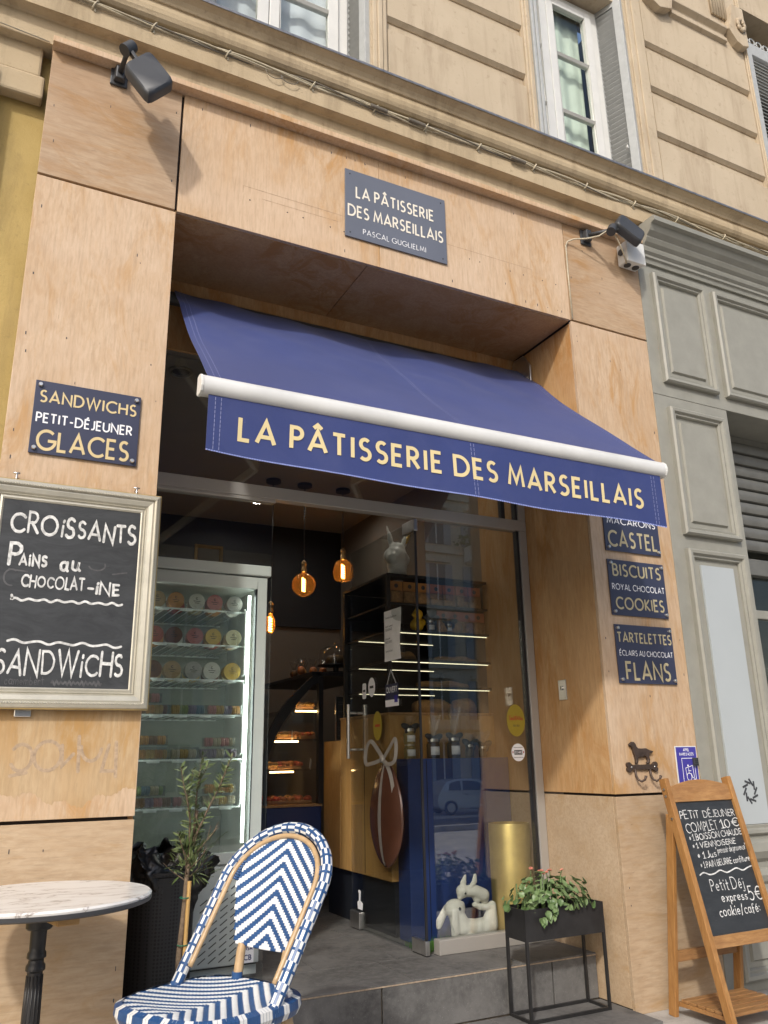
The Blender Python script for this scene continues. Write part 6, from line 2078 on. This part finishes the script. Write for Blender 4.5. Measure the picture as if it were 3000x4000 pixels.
macbox('clear box of mixed macarons mid lowest fridge shelf', .905, 6, .898, ('rose', 'cream', 'green'))
macbox('clear box of violet macarons at right of the fifth fridge shelf', 1.02, 9, 1.110, ('violet', 'violet', 'cream'))
macbox('clear box of red macarons on the lowest fridge shelf', .70, 10, .898, ('rose', 'brown', 'violet'))
macbox('clear box of green macarons stacked over the lowest shelf', .72, 7, .950, ('green', 'blue', 'cream'))
macbox('clear box of orange biscuits stacked at right on the lowest shelf', 1.05, 7, .950, ('orange', 'gold'))
macbox('clear box of rose biscuits stacked at right on the fifth shelf', 1.04, 7, 1.162, ('rose', 'cream'))
macbox('clear box of dark biscuits standing on the fridge floor', .68, 11, .645, ('brown', 'violet', 'gold'))
macbox('clear box of bright macarons standing on the fridge floor', .94, 12, .645, ('rose', 'green', 'gold', 'blue'))
macbox('clear box of cream macarons at right of the lowest fridge shelf', 1.04, 8, .898, ('cream', 'cream', 'gold'))
fp = thing('small_picture', 'small framed picture standing on top of the fridge', 'picture', (1.05, .95, 2.046))
b = MB()
frame_ring(b, [(0, 0), (0, -.012), (.014, -.014), (.018, -.004), (.018, 0)], .99, 1.14, 2.047, 2.20)
for i in range(len(b.v)):
    b.v[i] = (b.v[i][0], b.v[i][1] + .95, b.v[i][2])
b.build('frame', M['brass'], fp)
B('picture', M['inwall'], (1.005, .945, 2.06), (1.125, .949, 2.187), fp)

# ------------------------------------------------------------------ bin with black bag on the step
def perf(name):
    m_, nt, b = new_mat(name)
    tc_ = nt.nodes.new('ShaderNodeTexCoord')
    vo_ = nt.nodes.new('ShaderNodeTexVoronoi')
    vo_.inputs['Scale'].default_value = 75
    vo_.inputs['Randomness'].default_value = 0
    nt.links.new(tc_.outputs['Object'], vo_.inputs['Vector'])
    nt.links.new(ramp(nt, vo_.outputs['Distance'], [(.32, (.004, .004, .004)), (.40, (.022, .022, .023))]), b.inputs['Base Color'])
    b.inputs['Roughness'].default_value = .5
    return m_
bn = thing('waste_bin', 'black perforated bin lined with a crumpled bin bag beside the left pier', 'bin', (.80, .42, .195))
MB().lathe([(.125, .0), (.135, .005), (.140, .47), (.146, .475), (.146, .49), (.136, .49), (.128, .02), (0, .02)], (.795, .42, .196), 36).build('basket', perf('perforated_black_metal'), bn, smooth='angle')
M['bag'] = plain('black_bin_bag', (.012, .012, .013), .28, 0, .2, 10, spec=.6)
rb2 = random.Random(2)
def bag(u, v):
    a = 2 * PI * u
    rr = .100 + .075 * math.sin(PI * min(1, v * 1.1)) + .018 * math.sin(a * 7 + v * 5) + .010 * math.sin(a * 17 + 3 * v * 7) + .008 * math.sin(a * 29 - v * 23)
    z = .60 + .22 * v - .10 * abs(v - .5) + .018 * math.sin(a * 5 + 1) + .012 * math.sin(a * 13 + v * 9)
    return (.80 + rr * math.cos(a) * 1.15, .42 + rr * math.sin(a) * .75, z)
MB().grid(bag, 90, 14).build('bin_bag', M['bag'], bn, smooth=True)
MB().ball((.80, .42, .66), .125, 20, 10, sx=1.1, sy=.8, sz=.7).build('bag_fill', M['bag'], bn, smooth=True)
# ------------------------------------------------------------------ counter and shelf unit behind the right glass
su = thing('counter_unit', 'birch counter with black shelving above it behind the right glass', 'counter', (2.5, 1.35, .195))
B('counter_body', M['birch'], (2.150, 1.000, .47), (2.895, 1.68, 1.338), su, bevel=.003)
B('counter_edge', M['plyreveal'], (2.146, .996, 1.3385), (2.896, 1.684, 1.352), su, bevel=.002)
B('low_body', M['birch'], (2.150, 1.686, .47), (2.895, 1.95, 1.215), su, bevel=.003)
B('plinth', M['blackwall'], (2.18, 1.03, .196), (2.895, 1.93, .469), su)
B('panel_gap', M['gap'], (2.1490, 1.330, .48), (2.1505, 1.336, 1.33), su)
nv = thing('navy_plinth', 'deep blue display plinth holding the jars inside the right window', 'plinth', (2.5, .92, .195))
B('body', M['navy'], (2.185, .86, .196), (2.845, .992, 1.098), nv, bevel=.003)
B('seam', M['blackwall'], (2.30, .8585, .2), (2.304, .861, 1.09), nv)
fr = MB()
for x in (2.152, 2.862):
    for y in (1.003, 1.62):
        fr.box((x, y, 1.353), (x + .022, y + .022, 2.14))
fr.box((2.152, 1.003, 2.141), (2.884, 1.642, 2.158))
fr.build('shelf_frame', M['black'], su)
M['warmled'] = emit('warm_led', (1.0, .90, .58), 1.5)
for z, lit in ((1.985, False), (1.825, True), (1.655, True), (1.500, True)):
    B('shelf', M['black'], (2.176, 1.004, z - .012), (2.860, 1.640, z), su, bevel=.001)
    if lit:
        B('led_strip', M['warmled'], (2.180, 1.030, z - .0155), (2.856, 1.036, z - .0125), su)
        B('led_strip', M['warmled'], (2.180, 1.46, z - .0155), (2.72, 1.464, z - .0125), su)
B('back_board', M['blackwall'], (2.17, 1.643, 1.353), (2.89, 1.66, 2.14), su)

def organic(name, mat, parent, balls, voxel=.006, it=6):
    """one continuous surface from overlapping ellipsoids (c, r, sx, sy, sz, rot)"""
    b = MB()
    for (c, r, sx, sy, sz, rt) in balls:
        b.ball(c, r, 16, 12, sx, sy, sz, rt)
    o = b.build(name, mat, parent, smooth=True, fix=False)
    md = o.modifiers.new('remesh', 'REMESH')
    md.mode = 'VOXEL'
    md.voxel_size = voxel
    md.use_smooth_shade = True
    sm2 = o.modifiers.new('smooth', 'SMOOTH')
    sm2.iterations = it
    sm2.factor = .6
    return o
RX = lambda a: Matrix.Rotation(R(a), 3, 'X')
RY = lambda a: Matrix.Rotation(R(a), 3, 'Y')
RZ = lambda a: Matrix.Rotation(R(a), 3, 'Z')
M['ceram'] = plain('white_ceramic', (.76, .75, .70), .35, 0, .05, 5)
M['resin'] = plain('cream_resin', (.70, .67, .59), .7, 0, .10, 14, .15)
M['goldleaf'] = plain('gold_leaf', (.65, .42, .10), .35, .7, .1, 10)
# hare head on top of the shelves
hh = thing('hare_head', 'white ceramic hare head with gold inner ear on top of the shelves', 'ornament', (2.30, 1.12, 2.158))
hx, hy, hz = 2.285, 1.12, 2.158
organic('head', M['ceram'], hh, [((hx, hy, hz + .03), .060, 1, 1, 1.0, None), ((hx, hy, hz + .08), .062, 1.05, 1, 1.0, None), ((hx - .02, hy - .02, hz + .135), .066, 1.15, 1, .9, None), ((hx - .055, hy - .05, hz + .115), .042, 1, 1, .9, None), ((hx - .005, hy - .01, hz + .175), .055, 1, 1, .9, None), ((hx + .04, hy, hz + .12), .045, 1, 1, 1, None),
                                       ((hx - .045, hy, hz + .24), .022, .9, .6, 2.8, RY(-12)), ((hx - .062, hy, hz + .30), .012, .8, .5, 2.6, RY(-14)), ((hx + .055, hy, hz + .235), .024, .9, .6, 2.7, RY(22)), ((hx + .080, hy, hz + .29), .013, .9, .5, 2.6, RY(22))], .006, 5)
MB().ball((hx + .072, hy - .012, hz + .255), .012, 10, 8, sx=.8, sy=.6, sz=3.4, rot=RY(22)).build('gold_inner_ear', M['goldleaf'], hh, smooth=True)
for dx, dz in ((.025, .165), (-.05, .16)):
    MB().ball((hx + dx, hy - .055, hz + dz), .007, 8, 6).build('eye', M['ceram'], hh, smooth=True)
# biscuit bags in two rows, jars, duck, breads
M['orangecard'] = plain('orange_card', (.50, .22, .06), .6, 0, .08, 6)
M['redcard'] = plain('coral_card', (.46, .13, .06), .6, 0, .08, 6)
M['biscuit'] = plain('biscuits', (.34, .19, .08), .8, 0, .35, 70, .4)
def bag_(label, x, z, mat):
    t = thing('biscuit_bag', label, 'bag', (x, 1.05, z), 'bags of biscuits on the shelves')
    b = MB()
    b.sheet(lambda u, v, h: (x - .041 + .082 * u, 1.050 - .018 * math.sin(PI * u) * math.sin(PI * (.15 + .7 * v)) - h + .003 * math.sin(u * 25 + v * 13), z + .001 + .072 * v), 10, 8, .03)
    b.build('biscuits', M['biscuit'], t, smooth=True)
    B('header_card', M[mat], (x - .043, 1.026, z + .074), (x + .043, 1.032, z + .132), t)
    MB().tube([(x, 1.0258, z + .104), (x, 1.0245, z + .104)], .013, 16).build('round_seal', M['dark'], t)
for i in range(7):
    bag_(f'orange-headed biscuit bag, {("first","second","third","fourth","fifth","sixth","seventh")[i]} from left on the upper shelf', 2.225 + i * .092, 1.986, 'orangecard' if i < 3 else 'redcard')
for i in range(4):
    bag_(f'coral-headed biscuit bag, {ordn[i]} of four on the lit shelf below', 2.545 + i * .084, 1.826, 'redcard')
M['duckyel'] = plain('yellow_wax', (.66, .40, .02), .5, 0, .1, 10)
dk = thing('duck_figure', 'bright yellow chick figure on the shelf behind the door glass', 'ornament', (2.365, 1.03, 1.826))
organic('body', M['duckyel'], dk, [((2.365, 1.035, 1.862), .042, 1.05, .9, .95, None), ((2.368, 1.03, 1.925), .033, 1, 1, 1, None), ((2.335, 1.015, 1.918), .012, 1.4, 1, .7, None), ((2.405, 1.03, 1.88), .018, 1, .7, 1.2, None), ((2.365, 1.03, 1.965), .010, 1, 1, 1, None)], .005, 4)
M['jar'] = glass_mat('jar_glass', (.80, .72, .55), .08, 1.0)
M['jam'] = plain('dark_preserve', (.07, .045, .02), .5)
M['honey'] = plain('amber_preserve', (.30, .22, .08), .4)
def bow(mb, x, y, z, s=1):
    for sg in (-1, 1):
        mb.ball((x + sg * .024 * s, y, z + .004 * s), .016 * s, 8, 6, sx=1.5, sy=.5, sz=.85, rot=RY(-18 * sg))
        mb.ball((x + sg * .020 * s, y, z - .018 * s), .010 * s, 8, 6, sx=.8, sy=.4, sz=1.8, rot=RY(24 * sg))
    mb.ball((x, y, z), .009 * s, 8, 6)
def jar(label, x, y, z, r, h, fill, stacked=0, wrap=.12, lab=True):
    t = thing('preserve_jar', label, 'jar', (x, y, z), 'jars and sweets wrapped in cellophane')
    for k in range(stacked + 1):
        zz = z + k * (h + .006)
        MB().lathe([(r * .95, .001), (r, .006), (r, h * .82), (r * .8, h * .9), (r * .8, h)], (x, y, zz), 20).build('glass', M[fill], t, smooth='angle')
        MB().lathe([(r * .84, h), (r * .84, h + .016 if k == stacked else h + .005), (0, h + .017 if k == stacked else h + .0055)], (x, y, zz), 20).build('lid', M['steel'], t, smooth='angle')
        if lab:
            MB().sheet(lambda u, v, q: (x + (r + .0008 + q) * math.sin((u - .5) * 1.7), y - (r + .0008 + q) * math.cos((u - .5) * 1.7), zz + h * (.2 + .5 * v)), 8, 1, .0004).build('paper_label', M['paper'] if k == stacked or fill == 'jam' else M['paper'], t, smooth=True)
    zt = z + (stacked + 1) * (h + .006) + .012
    b = MB()
    b.grid(lambda u, v: (x + (.008 + .030 * v + .006 * math.sin(u * 2 * PI * 6 + v * 4)) * math.cos(2 * PI * u) + .016 * v, y + (.008 + .020 * v) * math.sin(2 * PI * u), zt + wrap * v + .008 * math.sin(u * 2 * PI * 4)), 40, 6)
    b.build('cellophane', M['clear'], t, smooth=True)
    bb_ = MB()
    bow(bb_, x, y - .014, zt + .004, 1.25)
    bb_.build('bow', M['black'], t, smooth=True)
jar('two stacked jars under a black bow, first from left on the blue plinth', 2.235, .925, 1.0985, .033, .070, 'honey', 1, .07)
jar('single wrapped jar with tilted black bow, second on the blue plinth', 2.385, .925, 1.0985, .037, .090, 'jam', 0, .13)
jar('wrapped jar with wide black bow, third on the blue plinth', 2.520, .925, 1.0985, .037, .095, 'jam', 0, .17)
jar('small dark sachet tied at the neck, fourth on the blue plinth', 2.625, .925, 1.0985, .024, .060, 'jam', 0, .06, False)
jar('smallest clear sachet, rightmost on the blue plinth', 2.715, .925, 1.0985, .022, .050, 'jam', 0, .08, False)
jar('small wrapped jar beside the yellow chick on the shelf', 2.455, 1.03, 1.826, .024, .055, 'jam', 0, .07)
jar('little jar with round white label on the lit shelf', 2.575, 1.018, 1.826, .020, .040, 'honey', 0, .09)
M['crust'] = plain('bread_crust', (.36, .20, .075), .8, 0, .3, 30, .4)
def loaf(label, x, y, z, L, r):
    t = MB()
    t.tube([(x + L * (i / 12 - .5), y, z + r * .62 + .004 * math.sin(i)) for i in range(13)], [r * (.25 + .75 * math.sin(PI * (i + .4) / 12.8) ** .5) for i in range(13)], 12)
    o = t.build('bread_loaf', M['crust'], None, smooth=True, loc=(x, y, z))
    tag(o, label, 'bread', 'breads on the lit shelves')
loaf('long pale loaf on the middle lit shelf at right', 2.68, 1.12, 1.656, .30, .026)
loaf('small round roll on the middle lit shelf behind the notice', 2.32, 1.10, 1.656, .12, .034)
loaf('long flat loaf on the lowest lit shelf', 2.58, 1.12, 1.501, .36, .028)
loaf('heap-shaped country loaf on the counter top behind the jars', 2.52, 1.15, 1.353, .26, .055)
loaf('brown loaf at right on the counter top', 2.74, 1.15, 1.353, .16, .060)

# gold cylinder, rabbits, artificial grass by the glass
gc = MB()
gc.lathe([(.112, 0), (.112, .555), (.110, .560), (.104, .560), (.104, .52), (0, .52)], (0, 0, 0), 48)
M['goldcan'] = plain('brushed_gold_drum', (.58, .43, .15), .42, .7, .18, 8)
o = bpy.data.objects.new('gold_drum', local_mesh('gold_drum', gc, M['goldcan']))
o.location = (2.728, .722, .196)
C.objects.link(o)
OFF[o.name] = Vector(o.location)
o.data.set_sharp_from_angle(angle=R(40))
tag(o, 'tall brushed gold cylinder standing behind the planter inside the glass', 'stand')
rbt = thing('rabbit_statue', 'cream statue of a lop-eared rabbit touching noses with its baby', 'statue', (2.44, .72, .196))
def rb(px, py, dy=0):
    return (2.270 + (px - 50) * .000605, .72 + dy, .513 - (py - 170) * .000475)
k_ = .00055
bl = []
def el(px, py, rx, ry, depth=None, rot=0, dy=0):
    r = k_ * (rx + ry) / 2
    bl.append((rb(px, py, dy), r, rx / ((rx + ry) / 2) * 1.05, (depth or min(rx, ry)) / ((rx + ry) / 2), ry / ((rx + ry) / 2) * .92, RY(rot)))
def chn(p, q, n=9, flat=1.0, dy=0, dy1=None):
    for i in range(n + 1):
        t = i / n
        r = p[2] + (q[2] - p[2]) * t
        d = dy + ((dy1 if dy1 is not None else dy) - dy) * t
        el(p[0] + (q[0] - p[0]) * t, p[1] + (q[1] - p[1]) * t, r, r, r * flat, 0, d)
el(205, 485, 100, 88, 80); chn((235, 470, 55), (272, 452, 30)); chn((215, 540, 72), (262, 670, 92)); chn((262, 680, 92), (430, 705, 86)); chn((430, 700, 86), (540, 690, 84))
chn((545, 680, 80), (572, 560, 50)); chn((572, 560, 50), (580, 490, 40)); chn((580, 500, 40), (470, 500, 32)); chn((470, 500, 32), (405, 470, 26)); el(618, 690, 18, 28, 18)
chn((190, 680, 46), (178, 790, 30), dy=-.02); chn((255, 710, 46), (240, 795, 30), dy=.015); chn((300, 760, 48), (340, 790, 34), dy=-.03)
chn((150, 480, 34), (85, 600, 42), 9, .45, .028); chn((85, 600, 42), (70, 655, 30), 5, .45, .028); chn((165, 510, 30), (165, 620, 40), 9, .45, -.040); chn((165, 620, 40), (182, 705, 26), 6, .45, -.040)
organic('mother', M['resin'], rbt, bl, .0045, 3)
bl = []
el(288, 325, 62, 64, 54, 20); chn((280, 350, 42), (258, 388, 22)); chn((320, 330, 52), (400, 330, 62)); chn((400, 330, 62), (485, 380, 66)); chn((500, 400, 52), (505, 445, 34)); chn((420, 390, 40), (430, 440, 28)); el(542, 395, 13, 24, 14)
chn((295, 285, 24), (300, 240, 32), 6, .5); chn((300, 240, 32), (320, 170, 14), 7, .5); chn((350, 290, 24), (392, 230, 28), 6, .5, -.020); chn((392, 230, 28), (398, 170, 18), 7, .5, -.020); chn((436, 230, 22), (440, 180, 16), 6, .5, .016)
organic('baby', M['resin'], rbt, bl, .0040, 2)
for p_, r_ in ((rb(212, 480, -.041), .0085), (rb(288, 340, -.028), .0055)):
    MB().ball(p_, r_, 10, 8).build('eye', M['black'], rbt, smooth=True)
M['fakegrass'] = leaf_mat('artificial_grass', (.05, .16, .02), (.12, .28, .04))
gb = MB()
rg2 = random.Random(8)
for k in range(900):
    x, y = rg2.uniform(2.13, 2.60), rg2.uniform(.625, .83)
    h = rg2.uniform(.018, .04)
    dx, dy = rg2.uniform(-.012, .012), rg2.uniform(-.012, .012)
    gb.add([(x - .0015, y, .196), (x + .0015, y, .196), (x + dx, y + dy, .196 + h)], [(0, 1, 2)])
o = gb.build('artificial_grass', M['fakegrass'], None, fix=False)
o['kind'] = 'stuff'
tag(o, 'strip of bright artificial grass around the rabbit statue', 'grass')

# ------------------------------------------------------------------ pastry display case at the back
pc = thing('pastry_case', 'curved glass pastry display case glowing at the back of the shop', 'display case', (2.0, 2.5, .195))
B('base', M['navy'], (1.775, 1.975, .196), (2.145, 3.1, .815), pc, bevel=.004)
B('deck', M['plyreveal'], (1.765, 1.97, .816), (2.148, 3.1, .830), pc, bevel=.002)
out = [(2.13, 1.672), (2.074, 1.639), (2.005, 1.578), (1.904, 1.482), (1.838, 1.398), (1.786, 1.296), (1.756, 1.171), (1.751, 1.06), (1.756, .832)]
inn = [(1.776, .832), (1.773, 1.06), (1.781, 1.145), (1.826, 1.255), (1.868, 1.330), (1.922, 1.405), (1.995, 1.494), (2.075, 1.580), (2.13, 1.600)]
MB().prism(out + inn, lambda a, c: (a, 1.972, c), lambda a, c: (a, 2.000, c)).build('curved_end_rail', M['black'], pc)
B('top', M['black'], (2.07, 1.972, 1.645), (2.60, 3.1, 1.672), pc, bevel=.003)
B('end_post', M['black'], (2.118, 1.965, .832), (2.150, 2.002, 1.64), pc)
MB().prism([(1.79, .84), (1.79, 1.08), (1.85, 1.27), (1.95, 1.42), (2.08, 1.56), (2.115, 1.58), (2.115, .84)], lambda a, c: (a, 1.982, c), lambda a, c: (a, 1.986, c)).build('end_glass', M['clear'], pc)
M['caseled'] = emit('case_led', (1.0, .62, .25), 12)
for z, x0 in ((1.045, 1.80), (1.235, 1.83), (1.43, 1.97)):
    B('glass_shelf', M['fglass'], (x0, 2.01, z - .008), (2.14, 3.05, z), pc)
    B('led_strip', M['caseled'], (x0 + .01, 2.03, z - .020), (x0 + .17, 2.040, z - .0105), pc)
B('case_back', M['inwall'], (1.80, 3.06, .84), (2.14, 3.08, 1.60), pc)
M['pastry'] = plain('glazed_pastry', (.40, .16, .06), .4, 0, .3, 30)
M['pastry2'] = plain('golden_pastry', (.48, .28, .09), .6, 0, .3, 30)
M['fruit'] = plain('red_fruit', (.42, .07, .04), .3, 0, .3, 40)
M['tray'] = plain('wooden_tray', (.34, .18, .09), .6)
def tray(label, x0, x1, y0, y1, z, kinds, n, seed):
    t = thing('pastry_tray', label, 'tray', ((x0 + x1) / 2, y0, z), 'trays in the pastry case')
    B('tray', M['tray'], (x0, y0, z + .0005), (x1, y1, z + .022), t, bevel=.003)
    rr = random.Random(seed)
    for i in range(n):
        x = x0 + (x1 - x0) * (.08 + .84 * (i % 6) / 5)
        y = y0 + (y1 - y0) * (.12 + .75 * (i // 6) / max(1, (n - 1) // 6))
        r = rr.uniform(.020, .028)
        MB().ball((x + rr.uniform(-.008, .008), y, z + .030), r, 10, 7, sx=rr.uniform(.9, 1.3), sy=1, sz=rr.uniform(.6, .9)).build('pastry', M[rr.choice(kinds)], t, smooth=True)
tray('tray of pink and golden petits fours on the case deck', 1.79, 2.10, 2.03, 2.30, .831, ('pastry', 'pastry2', 'pastry', 'fruit'), 18, 1)
tray('red fruit tart on the lower glass shelf of the case', 1.86, 2.03, 2.04, 2.22, 1.046, ('fruit', 'fruit', 'pastry'), 18, 2)
tray('small plate of rolls beside the fruit tart', 1.80, 1.85, 2.04, 2.15, 1.046, ('pastry2', 'pastry'), 6, 5)
tray('tray of sliced cake on the middle glass shelf', 1.86, 2.00, 2.05, 2.20, 1.236, ('pastry2', 'pastry'), 12, 3)
tray('long pink pastry box on the middle shelf at right', 2.02, 2.13, 2.05, 2.25, 1.236, ('pastry', 'fruit'), 6, 7)
tray('golden bread roll tray on the top glass shelf', 1.99, 2.12, 2.06, 2.22, 1.431, ('pastry2', 'pastry2'), 6, 4)
tg = thing('price_tag', 'cream price tag standing on the lower glass shelf', 'price tag', (2.09, 2.03, 1.05), 'price tags in the case')
MB().bar((2.085, 2.03, 1.047), (2.100, 2.05, 1.105), .004, .030).build('card', M['paper'], tg)
tg = thing('price_tag', 'white price tag on the middle glass shelf near the curve', 'price tag', (1.95, 2.03, 1.24), 'price tags in the case')
MB().bar((1.955, 2.03, 1.237), (1.965, 2.05, 1.285), .004, .030).build('card', M['paper'], tg)
mn = thing('drinks_menu', 'framed dark menu card standing on the low counter', 'menu', (2.22, 1.85, 1.22))
b = MB()
frame_ring(b, [(0, 0), (0, -.006), (.006, -.006), (.006, 0)], 2.165, 2.265, 1.2155, 1.50)
for i in range(len(b.v)):
    b.v[i] = (b.v[i][0], b.v[i][1] + 1.80, b.v[i][2])
b.build('frame', M['steel'], mn)
B('card', M['slate2'], (2.171, 1.796, 1.2215), (2.259, 1.799, 1.494), mn)
l_ = MB()
put_strokes(l_, [wave(2.185, 2.245, z, .002, 24, 5) for z in (1.46, 1.445, 1.40, 1.37, 1.355, 1.33, 1.30, 1.285, 1.25)], wall_fn(1.7955), .0035, .0004)
l_.build('print', M['smear'], mn)
# cake dome and wrapped sweets on top of the case
cd_ = thing('cake_dome', 'glass cake dome on the black top of the pastry case', 'cake dome', (2.30, 2.1, 1.672))
MB().lathe([(.12, 0), (.125, .008), (.02, .012), (.02, .05), (.13, .055), (.13, .062), (0, .062)], (2.30, 2.1, 1.673), 32).build('stand', M['black'], cd_, smooth='angle')
MB().lathe([(.118, .063), (.120, .13), (.112, .165), (.08, .185), (.012, .192), (.012, .205), (.016, .212), (0, .222)], (2.30, 2.1, 1.673), 32, cap=False).build('glass_cover', M['clear'], cd_, smooth=True)
MB().lathe([(.07, .063), (.075, .10), (.06, .125), (0, .13)], (2.30, 2.1, 1.673), 20).build('cake', M['jam'], cd_, smooth=True)
for i in range(7):
    x, y = 1.86 + i * .055, 2.25 + (i % 3) * .12
    if x < 2.09:
        x += .24
    t = thing('sweet_sachet', f'cellophane sweet sachet, {("first","second","third","fourth","fifth","sixth","seventh")[i]} along the case top', 'sachet', (x, y, 1.673), 'sachets along the case top')
    MB().ball((x, y, 1.705), .030, 10, 8, sz=1.05).build('sweets', M[('pastry', 'pastry2', 'jam')[i % 3]], t, smooth=True)
    MB().grid(lambda u, v: (x + (.006 + .026 * v + .006 * math.sin(u * 2 * PI * 5)) * math.cos(2 * PI * u), y + (.006 + .02 * v) * math.sin(2 * PI * u), 1.735 + .06 * v), 24, 4).build('wrapper', M['clear'], t, smooth=True)

# ------------------------------------------------------------------ across the square (seen reflected in the glass)
M['carpaint'] = plain('silver_car_paint', (.48, .49, .50), .25, .5, .02, 3, coat=.6)
M['carglass'] = plain('tinted_car_glass', (.02, .025, .03), .08, 0, .02, 3, spec=.8)
M['tyre'] = plain('tyre_rubber', (.02, .02, .02), .8)
cxx, cyy, cz0 = 20.6, -28.4, -1.27
car = thing('parked_car', 'silver three-door hatchback parked across the square, reflected in the glass', 'car', (cxx, cyy, cz0))
ca_, sa_ = math.cos(R(8)), math.sin(R(8))
def CP(a, y, z):
    return (cxx + a * ca_ - y * sa_, cyy + a * sa_ + y * ca_, cz0 + z)
side = [(-1.72, .35), (-1.74, .62), (-1.66, .86), (-1.52, 1.05), (-1.28, 1.36), (-.95, 1.455), (-.3, 1.49), (.30, 1.44), (.62, 1.28), (1.02, 1.02), (1.45, .93), (1.72, .80), (1.80, .58), (1.78, .34), (1.5, .22), (-1.5, .22)]
def carsec(yf, k):
    return lambda a, b: CP(a, yf * (1 - .16 * max(0, (b - .9)) / .6 * k), b)
MB().prism(side, carsec(.80, 1), carsec(-.80, 1)).build('body', M['carpaint'], car, bevel=.05, seg=3)
MB().prism([(.34, 1.40), (.62, 1.26), (1.00, 1.04), (1.03, 1.06), (.64, 1.30), (.36, 1.44)], carsec(.66, 1), carsec(-.66, 1)).build('windscreen', M['carglass'], car)
for yf in (.806, -.806):
    for poly in ([(-1.20, 1.02), (-1.12, 1.28), (-.85, 1.38), (-.62, 1.39), (-.60, 1.0)], [(-.52, 1.0), (-.50, 1.39), (-.2, 1.40), (.25, 1.34), (.75, 1.0)]):
        MB().prism(poly, carsec(yf, 1), carsec(yf * 1.006, 1)).build('window', M['carglass'], car)
    s_ = 1 if yf > 0 else -1
    for xw in (-1.12, 1.12):
        w = MB().tube([CP(xw, s_ * .62, .30), CP(xw, s_ * .815, .30)], .30, 24).build('wheel', M['tyre'], car, smooth='angle')
        MB().tube([CP(xw, s_ * .816, .30), CP(xw, s_ * .828, .30)], .19, 20).build('rim', M['steel'], w, smooth='angle')
    MB().ball(CP(.72, yf * 1.12, 1.0), .10, 10, 8).build('wing_mirror', M['carpaint'], car, smooth=True)
    MB().bar(CP(-.45, yf * 1.01, .84), CP(-.28, yf * 1.01, .84), .03, .04).build('door_handle', M['dark'], car)
M['oppwall'] = stucco('opposite_render', (.56, .50, .40), (.64, .58, .47), (.38, .32, .25), 1.2)
M['oppwall2'] = stucco('opposite_render_grey', (.48, .46, .42), (.56, .54, .50), (.3, .28, .25), 1.2)
M['oppsh'] = plain('opposite_shutters', (.30, .33, .36), .6)
def opposite(label, x0, x1, h, mat, seed):
    t = thing('opposite_house', label, 'building', ((x0 + x1) / 2, -38, -1.28), 'houses across the square')
    B('wall', M[mat], (x0, -42, -1.35), (x1, -35, h), t)
    nfl = int((h + 1) // 3.4)
    nx_ = max(2, int((x1 - x0) // 2.6))
    for f in range(nfl):
        z = -.2 + f * 3.3
        B('string_course', M[mat], (x0, -35.0, z + 2.75), (x1, -34.8, z + 2.95), t)
        for i in range(nx_):
            x = x0 + (i + .5) * (x1 - x0) / nx_
            w = B('window', M['carglass'], (x - .5, -35.0, z), (x + .5, -34.93, z + 2.1), t)
            for sg in (-1, 1):
                B('shutter_leaf', M['oppsh'], (x + sg * .52, -35.0, z), (x + sg * 1.0, -34.92, z + 2.1), w)
            B('mullion', M['white'], (x - .04, -34.93, z), (x + .04, -34.90, z + 2.1), w)
            B('lintel', M[mat], (x - .8, -35.0, z + 2.2), (x + .8, -34.75, z + 2.4), t)
    B('roof_cornice', M[mat], (x0 - .2, -42, h), (x1 + .2, -34.5, h + .5), t)
opposite('pale stone house across the square with grey shutters', 16.5, 27.5, 16.5, 'oppwall', 1)
opposite('grey rendered house across the square, furthest right', 27.7, 44, 13, 'oppwall2', 2)
opposite('tall beige house across the square at left', 2, 16.3, 13, 'oppwall', 3)
opposite('low grey house across the square, furthest left', -20, 1.8, 10, 'oppwall2', 4)
bal = thing('balcony_planter', 'cream balcony box with trailing plants across the square', 'balcony', (26, -34.5, 12))
B('box', M['white'], (25.2, -34.9, 12.0), (27.3, -33.9, 12.9), bal, bevel=.03)
tb2 = MB()
rg3 = random.Random(4)
for k in range(260):
    p = Vector((rg3.uniform(24.6, 27.2), -34.4 + rg3.uniform(-.5, .5), 12.9 + abs(rg3.gauss(0, .45))))
    d = Vector((rg3.uniform(-1, 1), rg3.uniform(-1, 1), rg3.uniform(-.5, 1))).normalized() * .22
    e2 = d.orthogonal().normalized() * .07
    tb2.add([p - e2, p + e2, p + d], [(0, 1, 2)])
tb2.build('foliage', M['kleaf'], bal, fix=False)['kind'] = 'stuff'
